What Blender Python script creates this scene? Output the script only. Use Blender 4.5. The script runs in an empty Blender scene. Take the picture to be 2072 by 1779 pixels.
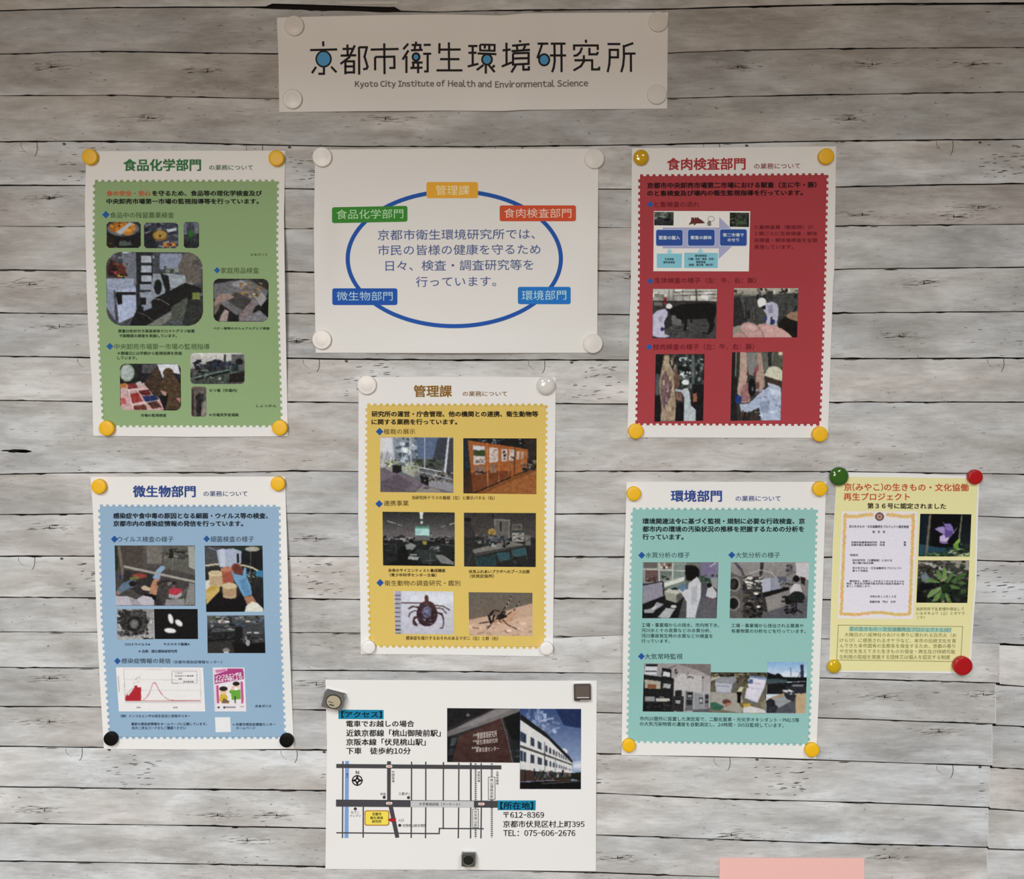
import bpy, math, random
import numpy as np
from mathutils import Vector, Matrix

# ------------------------------------------------------------------ camera, light, exposure
sc = bpy.context.scene
COL = sc.collection
W, H, F = 2072.0, 1779.0, 2000.0
DIST, PITCH = 1.05, math.radians(5.4)
CEN = Vector((0, 0, 1.40))
FWD = Vector((0, math.cos(PITCH), -math.sin(PITCH)))
UPV = Vector((0, math.sin(PITCH), math.cos(PITCH)))
CAM = CEN - FWD * DIST
cd = bpy.data.cameras.new('camera')
cam = bpy.data.objects.new('camera', cd)
COL.objects.link(cam)
cam.location = CAM
cam.rotation_euler = (math.pi / 2 - PITCH, 0, 0)
cd.sensor_fit = 'HORIZONTAL'
cd.sensor_width = 36.0
cd.lens = 36.0 * F / W
cd.clip_start = 0.01
sc.camera = cam
sc.view_settings.view_transform = 'Standard'
sc.view_settings.look = 'None'
sc.view_settings.gamma = 1.0
sc.view_settings.use_curve_mapping = False
sc.view_settings.exposure = 0.0
wd = bpy.data.worlds.new('world')
sc.world = wd
wd.use_nodes = True
wd.node_tree.nodes['Background'].inputs[0].default_value = (1.0, 0.84, 0.67, 1)
wd.node_tree.nodes['Background'].inputs[1].default_value = 0.15


def area(name, loc, target, sx, sy, energy, color):
    l = bpy.data.lights.new(name, 'AREA')
    l.shape = 'RECTANGLE'
    l.size, l.size_y, l.energy, l.color = sx, sy, energy, color
    o = bpy.data.objects.new(name, l)
    COL.objects.link(o)
    o.location = loc
    o.rotation_euler = (Vector(target) - Vector(loc)).to_track_quat('-Z', 'Y').to_euler()
    return o


# the room's ceiling lighting, partly hidden from the upper wall by an unseen board added above the display
area('ceiling_light_panel', (-0.9, -2.15, 2.65), (-0.9, -2.15, 0), 0.5, 2.1, 82, (0.92, 0.975, 1.0))
area('ceiling_light_panel', (0.9, -2.15, 2.65), (0.9, -2.15, 0), 0.5, 2.1, 48, (0.92, 0.975, 1.0))
# warm fill light added well behind the camera to the left: an even wash over the whole display
area('warm_fill_light', (-0.7, -3.5, 1.75), (0, 0, 1.5), 1.2, 0.8, 40, (1.0, 0.86, 0.72))

# ------------------------------------------------------------------ helpers
MM = 0.001


def unproject(px, py, depth=0.0):
    """pixel -> point on the plane lying depth metres in front of the wall (wall face is y = 0)"""
    d = FWD + Vector((1, 0, 0)) * ((px - W / 2) / F) + UPV * ((H / 2 - py) / F)
    t = (-depth - CAM.y) / d.y
    return CAM + d * t


def unproject_np(px, py, depth):
    px = np.asarray(px, float); py = np.asarray(py, float)
    a = (px - W / 2) / F
    b = (H / 2 - py) / F
    dx = a
    dy = FWD.y + UPV.y * b
    dz = FWD.z + UPV.z * b
    t = (-np.asarray(depth, float) - CAM.y) / dy
    return np.stack([CAM.x + dx * t, CAM.y + dy * t, CAM.z + dz * t], axis=-1)


def lin(c):
    c = np.asarray(c, float) / 255.0
    return np.where(c <= 0.04045, c / 12.92, ((c + 0.055) / 1.055) ** 2.4)


def albedo(rgb, white):
    """surface colour of a print, from its look next to white paper in the same light"""
    return np.clip(lin(rgb) / lin(white) * 0.80, 0.002, 0.9)


MATS = {}


def principled(name, color, rough=0.5, spec=0.5, coat=0.0, grain=0.0, gscale=300.0, metallic=0.0, bump=0.0):
    key = (name, tuple(round(float(x), 4) for x in color), rough, spec, coat, grain, metallic)
    if key in MATS:
        return MATS[key]
    m = bpy.data.materials.new(name)
    m.use_nodes = True
    nt = m.node_tree
    b = nt.nodes['Principled BSDF']
    b.inputs['Roughness'].default_value = rough
    b.inputs['Specular IOR Level'].default_value = spec
    b.inputs['Coat Weight'].default_value = coat
    b.inputs['Coat Roughness'].default_value = 0.05
    b.inputs['Metallic'].default_value = metallic
    c = [float(x) for x in color] + [1.0]
    tc = nt.nodes.new('ShaderNodeTexCoord')
    no = nt.nodes.new('ShaderNodeTexNoise')
    no.inputs['Scale'].default_value = gscale
    no.inputs['Detail'].default_value = 3
    nt.links.new(tc.outputs['Object'], no.inputs['Vector'])
    mx = nt.nodes.new('ShaderNodeMix')
    mx.data_type = 'RGBA'
    g = grain if grain else 0.03
    mx.inputs['A'].default_value = [x * (1 - g) for x in c[:3]] + [1]
    mx.inputs['B'].default_value = [min(1, x * (1 + g)) for x in c[:3]] + [1]
    nt.links.new(no.outputs['Fac'], mx.inputs['Factor'])
    nt.links.new(mx.outputs['Result'], b.inputs['Base Color'])
    if bump:
        bp = nt.nodes.new('ShaderNodeBump')
        bp.inputs['Strength'].default_value = bump
        bp.inputs['Distance'].default_value = 0.001
        nt.links.new(no.outputs['Fac'], bp.inputs['Height'])
        nt.links.new(bp.outputs['Normal'], b.inputs['Normal'])
    MATS[key] = m
    return m


def attr_material():
    if 'photo' in MATS:
        return MATS['photo']
    m = bpy.data.materials.new('printed_photograph')
    m.use_nodes = True
    nt = m.node_tree
    b = nt.nodes['Principled BSDF']
    b.inputs['Roughness'].default_value = 0.55
    b.inputs['Specular IOR Level'].default_value = 0.12
    a = nt.nodes.new('ShaderNodeAttribute')
    a.attribute_name = 'ink'
    nt.links.new(a.outputs['Color'], b.inputs['Base Color'])
    MATS['photo'] = m
    return m


def mesh_obj(name, verts, faces, mat=None, parent=None, smooth=False):
    me = bpy.data.meshes.new(name)
    if isinstance(verts, np.ndarray):
        verts = verts.tolist()
    me.from_pydata(verts, [], faces)
    if mat is not None:
        me.materials.append(mat)
    if smooth:
        me.polygons.foreach_set('use_smooth', [True] * len(me.polygons))
    me.update()
    o = bpy.data.objects.new(name, me)
    COL.objects.link(o)
    if parent is not None:
        o.parent = parent
        o.matrix_parent_inverse = Matrix.Translation(-parent.location)
    return o


def tag(o, label=None, cat=None, group=None, kind=None):
    if label: o['label'] = label
    if cat: o['category'] = cat
    if group: o['group'] = group
    if kind: o['kind'] = kind
    return o


def empty(name, loc):
    o = bpy.data.objects.new(name, None)
    o.empty_display_size = 0.02
    COL.objects.link(o)
    o.location = loc
    return o


def poly_at(pts, t):
    """point at parameter t (0..1 along the arc) of a polyline"""
    pts = np.asarray(pts, float)
    seg = np.hypot(*(pts[1:] - pts[:-1]).T)
    cum = np.concatenate([[0], np.cumsum(seg)]) / seg.sum()
    return np.stack([np.interp(t, cum, pts[:, 0]), np.interp(t, cum, pts[:, 1])], axis=-1)


def coons(top, right, bottom, left, nu, nv):
    """grid of pixel points; top and bottom run left to right, left and right run downwards"""
    u = np.linspace(0, 1, nu + 1)
    v = np.linspace(0, 1, nv + 1)
    T, B = poly_at(top, u), poly_at(bottom, u)
    L, R = poly_at(left, v), poly_at(right, v)
    U, V = np.meshgrid(u, v)
    U, V = U[..., None], V[..., None]
    P = (1 - V) * T[None] + V * B[None] + (1 - U) * L[:, None] + U * R[:, None]
    P -= (1 - U) * (1 - V) * T[0] + U * (1 - V) * T[-1] + (1 - U) * V * B[0] + U * V * B[-1]
    return P


# ------------------------------------------------------------------ fonts (Blender's own, nothing loaded)
GLYPH = {}


def glyph(ch):
    if ch in GLYPH:
        return GLYPH[ch]
    c = bpy.data.curves.new('t', 'FONT')
    c.body = ch
    c.size = 1
    c.resolution_u = 2
    o = bpy.data.objects.new('t', c)
    COL.objects.link(o)
    bpy.context.view_layer.update()
    dg = bpy.context.evaluated_depsgraph_get()
    me = o.evaluated_get(dg).to_mesh()
    co = np.empty(len(me.vertices) * 3)
    me.vertices.foreach_get('co', co)
    co = co.reshape(-1, 3)[:, :2].copy()
    fs = [tuple(p.vertices) for p in me.polygons]
    o.evaluated_get(dg).to_mesh_clear()
    bpy.data.objects.remove(o)
    bpy.data.curves.remove(c)
    GLYPH[ch] = (co, fs)
    return GLYPH[ch]


def glyphs(s, mono=False):
    """a line of text as vertices and faces; Latin letters and figures take the wide forms of the same gothic face, closed up"""
    V, Fc, x = [], [], 0.0
    latin = all(ord(c) < 0x250 for c in s)
    for ch in s:
        if ch == ' ':
            x += 0.24
            continue
        if ch == '\u3000':
            x += 1.0
            continue
        if 0x21 <= ord(ch) <= 0x7e:
            co, fs = glyph(chr(ord(ch) + 0xFEE0))
            if len(co) == 0:
                continue
            lo, hi = co[:, 0].min(), co[:, 0].max()
            k = 0.55 if ch == '-' else 0.90
            P = np.stack([(co[:, 0] - lo) * k + x + 0.045, co[:, 1]], axis=-1)
            adv = (hi - lo) * k + 0.09
        else:
            co, fs = glyph(ch)
            if len(co) == 0:
                x += 1.0
                continue
            P = np.stack([co[:, 0] + x, co[:, 1]], axis=-1)
            adv = 1.0
        b = sum(len(v) for v in V)
        V.append(P)
        Fc += [tuple(b + i for i in f) for f in fs]
        x += adv
    if not V:
        return np.zeros((0, 2)), []
    return np.concatenate(V), Fc


# ------------------------------------------------------------------ printed photographs: a small painter
def vnoise(x, y, seed, sx, sy):
    """smooth value noise at points x, y with cell size sx, sy"""
    r = np.random.RandomState(seed)
    n = 64
    g = r.rand(n, n)
    fx, fy = x / sx, y / sy
    ix, iy = np.floor(fx).astype(int), np.floor(fy).astype(int)
    tx, ty = fx - ix, fy - iy
    tx, ty = tx * tx * (3 - 2 * tx), ty * ty * (3 - 2 * ty)
    a, b = g[iy % n, ix % n], g[iy % n, (ix + 1) % n]
    c, d = g[(iy + 1) % n, ix % n], g[(iy + 1) % n, (ix + 1) % n]
    return (a * (1 - tx) + b * tx) * (1 - ty) + (c * (1 - tx) + d * tx) * ty


def in_poly(x, y, pts):
    m = np.zeros(x.shape, bool)
    n = len(pts)
    for i in range(n):
        x0, y0 = pts[i]
        x1, y1 = pts[(i + 1) % n]
        if y0 == y1:
            continue
        c = ((y0 > y) != (y1 > y)) & (x < (x1 - x0) * (y - y0) / (y1 - y0) + x0)
        m ^= c
    return m


def seg_dist(x, y, a, b):
    ax, ay = a; bx, by = b
    dx, dy = bx - ax, by - ay
    L = dx * dx + dy * dy + 1e-9
    t = np.clip(((x - ax) * dx + (y - ay) * dy) / L, 0, 1)
    return np.hypot(x - ax - t * dx, y - ay - t * dy)


def paint(x, y, ops, s):
    """ops are drawn in order at the points x, y (view units; s view units are one photo pixel)"""
    img = np.zeros(x.shape + (3,))
    for op in ops:
        k = op[0]
        if k == 'bg':
            img[:] = op[1]
        elif k == 'g':                                     # gradient between two colours along y0..y1
            t = np.clip((y - op[3]) / (op[4] - op[3]), 0, 1)[..., None]
            img[:] = np.array(op[1]) * (1 - t) + np.array(op[2]) * t
        elif k == 'p':
            img[in_poly(x, y, op[2])] = op[1]
        elif k == 'r':
            x0, y0, x1, y1 = op[2]
            img[(x > x0) & (x < x1) & (y > y0) & (y < y1)] = op[1]
        elif k == 'e':
            cx, cy, rx, ry = op[2][:4]
            a = math.radians(op[2][4]) if len(op[2]) > 4 else 0
            dx, dy = x - cx, y - cy
            u = (dx * math.cos(a) + dy * math.sin(a)) / rx
            v = (-dx * math.sin(a) + dy * math.cos(a)) / ry
            m = u * u + v * v < 1
            if len(op) > 3:                                # shaded ball
                sh = (1 - op[3] * (u * 0.5 + v * 0.7 + 0.3 * (u * u + v * v)))[m][:, None]
                img[m] = np.clip(np.array(op[1]) * sh, 0, 255)
            else:
                img[m] = op[1]
        elif k == 'l':
            pts = op[3]
            for a, b in zip(pts[:-1], pts[1:]):
                img[seg_dist(x, y, a, b) < max(op[2], s) / 2] = op[1]
        elif k == 'n':                                     # grain: amplitude, cell x, cell y, seed
            v = vnoise(x, y, op[4], op[2], op[3]) + 0.5 * vnoise(x, y, op[4] + 7, op[2] / 2.3, op[3] / 2.3) - 0.75
            img = np.clip(img + op[1] * v[..., None] * 1.3, 0, 255)
        elif k == 's':                                     # scatter: region, count, (w, h) range, colours, seed
            r = random.Random(op[5])
            x0, y0, x1, y1 = op[1]
            for i in range(op[2]):
                cx, cy = r.uniform(x0, x1), r.uniform(y0, y1)
                w = op[3][0] * r.uniform(0.4, 1.2) / 2
                h = op[3][1] * r.uniform(0.4, 1.2) / 2
                c = np.array(r.choice(op[4])) * r.uniform(0.8, 1.15)
                a = r.uniform(-0.35, 0.35)
                u, v = (x - cx) + a * (y - cy), (y - cy) - a * (x - cx)
                img[(np.abs(u) < w) & (np.abs(v) < h)] = np.clip(c, 0, 255)
    return img


def blur(img):
    p = np.pad(img, ((1, 1), (1, 1), (0, 0)), mode='edge')
    a = p[:-2] * 0.25 + p[1:-1] * 0.5 + p[2:] * 0.25
    return a[:, :-2] * 0.25 + a[:, 1:-1] * 0.5 + a[:, 2:] * 0.25


# ------------------------------------------------------------------ paper sheets and what is printed on them
SINGLE = {'place_dot', 'department_tag', 'traffic_light', 'blue_box', 'cyan_box', 'box_border', 'up_arrow', 'station_box', 'station_box_face'}
LAYER = 0.09 * MM
CUT = {}


def clip_half(p, axis, c, sign):
    out = []
    for i in range(len(p)):
        a, b = p[i], p[(i + 1) % len(p)]
        da, db = (a[axis] - c) * sign, (b[axis] - c) * sign
        if da >= 0:
            out.append(a)
        if (da > 0 > db) or (da < 0 < db):
            t = da / (da - db)
            out.append((a[0] + (b[0] - a[0]) * t, a[1] + (b[1] - a[1]) * t))
    return out


def convex(p):
    s = 0
    for i in range(len(p)):
        a, b, c = p[i - 2], p[i - 1], p[i]
        k = (b[0] - a[0]) * (c[1] - b[1]) - (b[1] - a[1]) * (c[0] - b[0])
        if abs(k) > 1e-9:
            if s * k < 0:
                return False
            s = 1 if k > 0 else -1
    return True


def cut_cells(p, size):
    """split a convex outline into cells so that the print can follow a curved sheet"""
    out = [p]
    if not convex(p):
        return out
    for axis in (0, 1):
        nxt = []
        for q in out:
            lo, hi = min(v[axis] for v in q), max(v[axis] for v in q)
            n = int((hi - lo) / size) + 1
            for i in range(n):
                r = q
                if i > 0: r = clip_half(r, axis, lo + (hi - lo) * i / n, 1)
                if i < n - 1: r = clip_half(r, axis, lo + (hi - lo) * (i + 1) / n, -1)
                if len(r) > 2: nxt.append(r)
        out = nxt
    return out


class Sheet:
    def __init__(self, name, label, cat, top, right, bottom, left, white, bumps=(), base=0.8, tint=None, group=None, nu=50, nv=56):
        self.white = white
        self.bumps = bumps
        self.base = base * MM
        self.v = (0, 0, 1)
        P = coons(top, right, bottom, left, nu, nv)
        c = P.reshape(-1, 2).mean(axis=0)
        self.root = empty(name, unproject(c[0], P[-1, :, 1].max(), self.base))
        tag(self.root, label, cat, group)
        col = (0.80, 0.80, 0.80) if tint is None else albedo(tint, white)
        self.grid(P, 'sheet', principled('paper', col, 0.55, 0.35, grain=0.02, gscale=900), 0, thick=0.25 * MM)

    def depth(self, px, py):
        px = np.asarray(px, float); py = np.asarray(py, float)
        d = np.full(px.shape, self.base)
        for cx, cy, rx, ry, h in self.bumps:
            u = np.clip(np.abs(px - cx) / rx, 0, 1)
            v = np.clip(np.abs(py - cy) / ry, 0, 1)
            d = d + h * MM * (0.5 + 0.5 * np.cos(np.pi * u)) * (0.5 + 0.5 * np.cos(np.pi * v))
        return d

    def at(self, px, py, layer):
        return unproject_np(px, py, self.depth(px, py) + layer * LAYER)

    def view(self, ox, oy, s):
        self.v = (ox, oy, s)
        return self

    def px(self, x, y):
        return self.v[0] + np.asarray(x, float) / self.v[2], self.v[1] + np.asarray(y, float) / self.v[2]

    def grid(self, P, name, mat, layer, thick=0.0, teeth=None):
        ny, nx = P.shape[:2]
        V = self.at(P[..., 0], P[..., 1], layer).reshape(-1, 3)
        faces = [(j * nx + i, (j + 1) * nx + i, (j + 1) * nx + i + 1, j * nx + i + 1) for j in range(ny - 1) for i in range(nx - 1)]
        if thick:
            B = V.copy(); B[:, 1] += thick
            n = len(V)
            V = np.vstack([V, B])
            faces += [tuple(n + k for k in reversed(f)) for f in faces]
            ring = [i for i in range(nx)] + [j * nx + nx - 1 for j in range(1, ny)] + [(ny - 1) * nx + i for i in range(nx - 2, -1, -1)] + [j * nx for j in range(ny - 2, 0, -1)]
            R1, R2 = V[ring].copy(), V[[n + k for k in ring]].copy()
            m0, m = len(V), len(ring)
            V = np.vstack([V, R1, R2])
            for a in range(m):
                b = (a + 1) % m
                faces.append((m0 + a, m0 + b, m0 + m + b, m0 + m + a))
        if teeth:
            V = list(map(tuple, V))
            step, depth = teeth
            edges = [P[0], P[:, -1], P[-1, ::-1], P[::-1, 0]]
            for e in edges:
                L = np.hypot(*(e[1:] - e[:-1]).T).sum()
                n = int(round(L / step))
                for k in range(n):
                    q = poly_at(e, np.array([(k + 0.02) / n, (k + 0.5) / n]))
                    d = q[1] - q[0]
                    nrm = np.array([d[1], -d[0]]) / np.hypot(*d)
                    pts = [q[0] - nrm * 0.5, q[1] - nrm * 0.5, q[1] + nrm * depth, q[0] + nrm * depth]
                    W3 = self.at([p[0] for p in pts], [p[1] for p in pts], layer)
                    b = len(V)
                    V += list(map(tuple, W3))
                    faces.append((b, b + 1, b + 2, b + 3))
        o = mesh_obj(name, [tuple(v) for v in V], faces, mat, self.root, smooth=not teeth)
        return o

    def ink(self, rgb, name='printing_ink'):
        return principled(name, albedo(rgb, self.white), 0.6, 0.12)

    def panel(self, rgb, top, right, bottom, left, teeth=(12.7, 3.6), name='colour_panel', layer=1):
        return self.grid(coons(top, right, bottom, left, 48, 58), name, self.ink(rgb), layer, teeth=teeth)

    def poly(self, name, rgb, polys, layer=3):
        """flat shapes (lists of view points) printed in one colour, one part; each is a fan-free n-gon"""
        if name in SINGLE and len(polys) > 1:
            for p in polys:
                self.poly(name, rgb, [p], layer)
            return
        V, Fc = [], []
        cells = []
        for i, p in enumerate(polys):
            cells += [(c, 0.03 * (i % 7)) for c in cut_cells([tuple(q) for q in p], 9 * self.v[2])]
        for p, lift in cells:
            x, y = self.px([q[0] for q in p], [q[1] for q in p])
            w = self.at(x, y, layer + lift)
            b = len(V)
            V += list(map(tuple, w))
            area2 = sum(x[i] * y[(i + 1) % len(x)] - x[(i + 1) % len(x)] * y[i] for i in range(len(x)))
            f = tuple(range(b, b + len(p)))
            Fc.append(f[::-1] if area2 > 0 else f)
        return mesh_obj(name, V, Fc, self.ink(rgb), self.root)

    def quadgrid(self, name, rgb, q, layer=2, n=16):
        x, y = self.px([p[0] for p in q], [p[1] for p in q])
        c = list(zip(x, y))
        P = coons([c[0], c[1]], [c[1], c[2]], [c[3], c[2]], [c[0], c[3]], n, n)
        return self.grid(P, name, self.ink(rgb), layer)

    def strokes(self, name, rgb, lines, w, layer=3, ext=0.5):
        polys = []
        for L in lines:
            ww = w
            if isinstance(L[0], (int, float)):
                ww, L = L[0], L[1]
            for i in range(len(L) - 1):
                a, b = np.array(L[i], float), np.array(L[i + 1], float)
                n = max(1, int(np.hypot(*(b - a)) / (60 if len(L) < 9 else 400)))
                d = (b - a) / (np.hypot(*(b - a)) + 1e-9)
                nr = np.array([-d[1], d[0]]) * ww / 2
                a2 = a - d * ww * ext * (0.9 if i > 0 else 0)
                b2 = b + d * ww * ext * (0.9 if i < len(L) - 2 else 0)
                for k in range(n):
                    p, q = a2 + (b2 - a2) * k / n, a2 + (b2 - a2) * (k + 1) / n
                    polys.append([p - nr, q - nr, q + nr, p + nr])
        return self.poly(name, rgb, polys, layer)

    def ring(self, name, rgb, cx, cy, rx, ry, w, layer=3, n=72):
        V = []
        for k in range(n):
            a = 2 * math.pi * k / n
            for q in (w / 2, -w / 2):
                V.append((cx + (rx + q) * math.cos(a), cy + (ry + q) * math.sin(a)))
        polys = [[V[2 * k], V[(2 * k + 2) % (2 * n)], V[(2 * k + 3) % (2 * n)], V[2 * k + 1]] for k in range(n)]
        return self.poly(name, rgb, polys, layer)

    @staticmethod
    def disc(cx, cy, rx, ry=None, n=28, a0=0.0):
        ry = rx if ry is None else ry
        return [(cx + rx * math.cos(a0 + 2 * math.pi * k / n), cy + ry * math.sin(a0 + 2 * math.pi * k / n)) for k in range(n)]

    @staticmethod
    def rrect(x0, y0, x1, y1, r, dy=0.0):
        P = []
        for cx, cy, a in ((x1 - r, y0 + r, -90), (x1 - r, y1 - r, 0), (x0 + r, y1 - r, 90), (x0 + r, y0 + r, 180)):
            for k in range(5):
                t = math.radians(a + 22.5 * k)
                X = cx + r * math.cos(t)
                P.append((X, cy + r * math.sin(t) + dy * (X - x0) / (x1 - x0)))
        return P

    def diamond(self, cx, cy, r):
        o = self.poly('bullet', (38, 82, 145), [[(cx - r, cy), (cx, cy - r), (cx + r, cy), (cx, cy + r)]], 3)
        return o

    def text(self, name, rgb, lines, bold=0.0, layer=5, one=False):
        if len(lines) > 1 and not one:
            for ln in lines:
                self.text(name, rgb, [ln], bold, layer)
            return
        V, Fc = [], []
        for ln in lines:
            s, x0, x1, yt, yb = ln[:5]
            dy = ln[5] if len(ln) > 5 else 0.0
            co, fs = glyphs(s)
            if len(co) == 0:
                continue
            mn, mx = co.min(axis=0), co.max(axis=0)
            if any(ord(ch) > 0x3000 for ch in s):
                b0, b1 = -0.08, 0.85
            else:
                b0, b1 = mn[1], mx[1]
            t = (co[:, 0] - mn[0]) / max(mx[0] - mn[0], 1e-6)
            X = x0 + t * (x1 - x0)
            Y = yb + (co[:, 1] - b0) / (b1 - b0) * (yt - yb) + dy * (t - 0.5)
            em = (yb - yt) / 0.93
            if bold > 0.013:
                sh = ((-1, -.7), (1, -.7), (-1, .7), (1, .7))
            elif bold > 0.003:
                sh = ((-1, -.5), (1, .5))
            else:
                sh = ((0, 0),)
            for si, (sx, sy) in enumerate(sh):
                px, py = self.px(X + sx * bold * em * 1.15, Y + sy * bold * em * 1.15)
                w = self.at(px, py, layer + 0.12 * si)
                b = len(V)
                V += list(map(tuple, w))
                Fc += [tuple(b + i for i in f) for f in fs]
        o = mesh_obj(name, V, Fc, self.ink(rgb), self.root)
        return o

    def vtext(self, name, rgb, s, cx, y0, y1, w, bold=0.0):
        n = len(s)
        h = (y1 - y0) / n
        return self.text(name, rgb, [(ch, cx - w / 2, cx + w / 2, y0 + i * h + h * 0.04, y0 + (i + 1) * h - h * 0.06) for i, ch in enumerate(s)], bold, one=True)

    def photo(self, q, ops, rnd=0.0, step=1.1, name='photo', label=None, nblur=1, layer=2, ragged=0.0):
        """printed photograph: q = corners TL, TR, BR, BL in view units"""
        if len(q) == 2:
            (x0, y0), (x1, y1) = q
            q = [(x0, y0), (x1, y0), (x1, y1), (x0, y1)]
        x, y = self.px([p[0] for p in q], [p[1] for p in q])
        c = np.stack([x, y], axis=-1)
        wpx = (np.hypot(*(c[1] - c[0])) + np.hypot(*(c[2] - c[3]))) / 2
        hpx = (np.hypot(*(c[3] - c[0])) + np.hypot(*(c[2] - c[1]))) / 2
        nu, nv = max(6, int(wpx / step)), max(6, int(hpx / step))
        u, v = np.meshgrid(np.linspace(0, 1, nu + 1), np.linspace(0, 1, nv + 1))
        U, Vv = u[..., None], v[..., None]
        P = (1 - U) * (1 - Vv) * c[0] + U * (1 - Vv) * c[1] + U * Vv * c[2] + (1 - U) * Vv * c[3]
        X = (P[..., 0] - self.v[0]) * self.v[2]
        Y = (P[..., 1] - self.v[1]) * self.v[2]
        img = paint(X, Y, ops, self.v[2])
        for _ in range(nblur):
            img = blur(img)
        r = np.random.RandomState(len(ops) * 13 + nu)
        if name == 'photo':                                # the print is darker and duller in the middle tones
            grey = img.mean(axis=-1, keepdims=True)
            img = np.clip(grey + (img - grey) * 0.70, 0, 255)
            img = 255 * (img / 255) ** (1.0 + 0.42 * (1 - (img / 255)))
        img = np.clip(img + blur(r.normal(0, 4.5, img.shape[:2] + (1,))), 0, 255)
        colr = albedo(img.reshape(-1, 3), self.white)
        w3 = self.at(P[..., 0], P[..., 1], layer).reshape(-1, 3)
        n1 = nu + 1
        jj, ii = np.meshgrid(np.arange(nv), np.arange(nu), indexing='ij')
        keep = np.ones(jj.shape, bool)
        if rnd:
            cxp, cyp = (ii + 0.5) / nu * wpx, (jj + 0.5) / nv * hpx
            R = rnd / self.v[2]
            dx = np.maximum(np.maximum(R - cxp, cxp - (wpx - R)), 0)
            dy = np.maximum(np.maximum(R - cyp, cyp - (hpx - R)), 0)
            keep = dx * dx + dy * dy <= R * R
        a = (jj * n1 + ii)[keep]
        F4 = np.stack([a, a + n1, a + n1 + 1, a + 1], axis=-1)
        me = bpy.data.meshes.new(name)
        me.vertices.add(len(w3))
        me.vertices.foreach_set('co', w3.ravel())
        me.loops.add(F4.size)
        me.loops.foreach_set('vertex_index', F4.ravel())
        me.polygons.add(len(F4))
        me.polygons.foreach_set('loop_start', np.arange(0, F4.size, 4))
        me.update(calc_edges=True)
        at = me.color_attributes.new('ink', 'FLOAT_COLOR', 'POINT')
        at.data.foreach_set('color', np.concatenate([colr, np.ones((len(colr), 1))], axis=1).ravel())
        me.materials.append(attr_material())
        o = bpy.data.objects.new(name, me)
        COL.objects.link(o)
        o.parent = self.root
        o.matrix_parent_inverse = Matrix.Translation(-self.root.location)
        if label:
            o['label'] = label
        return o

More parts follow.
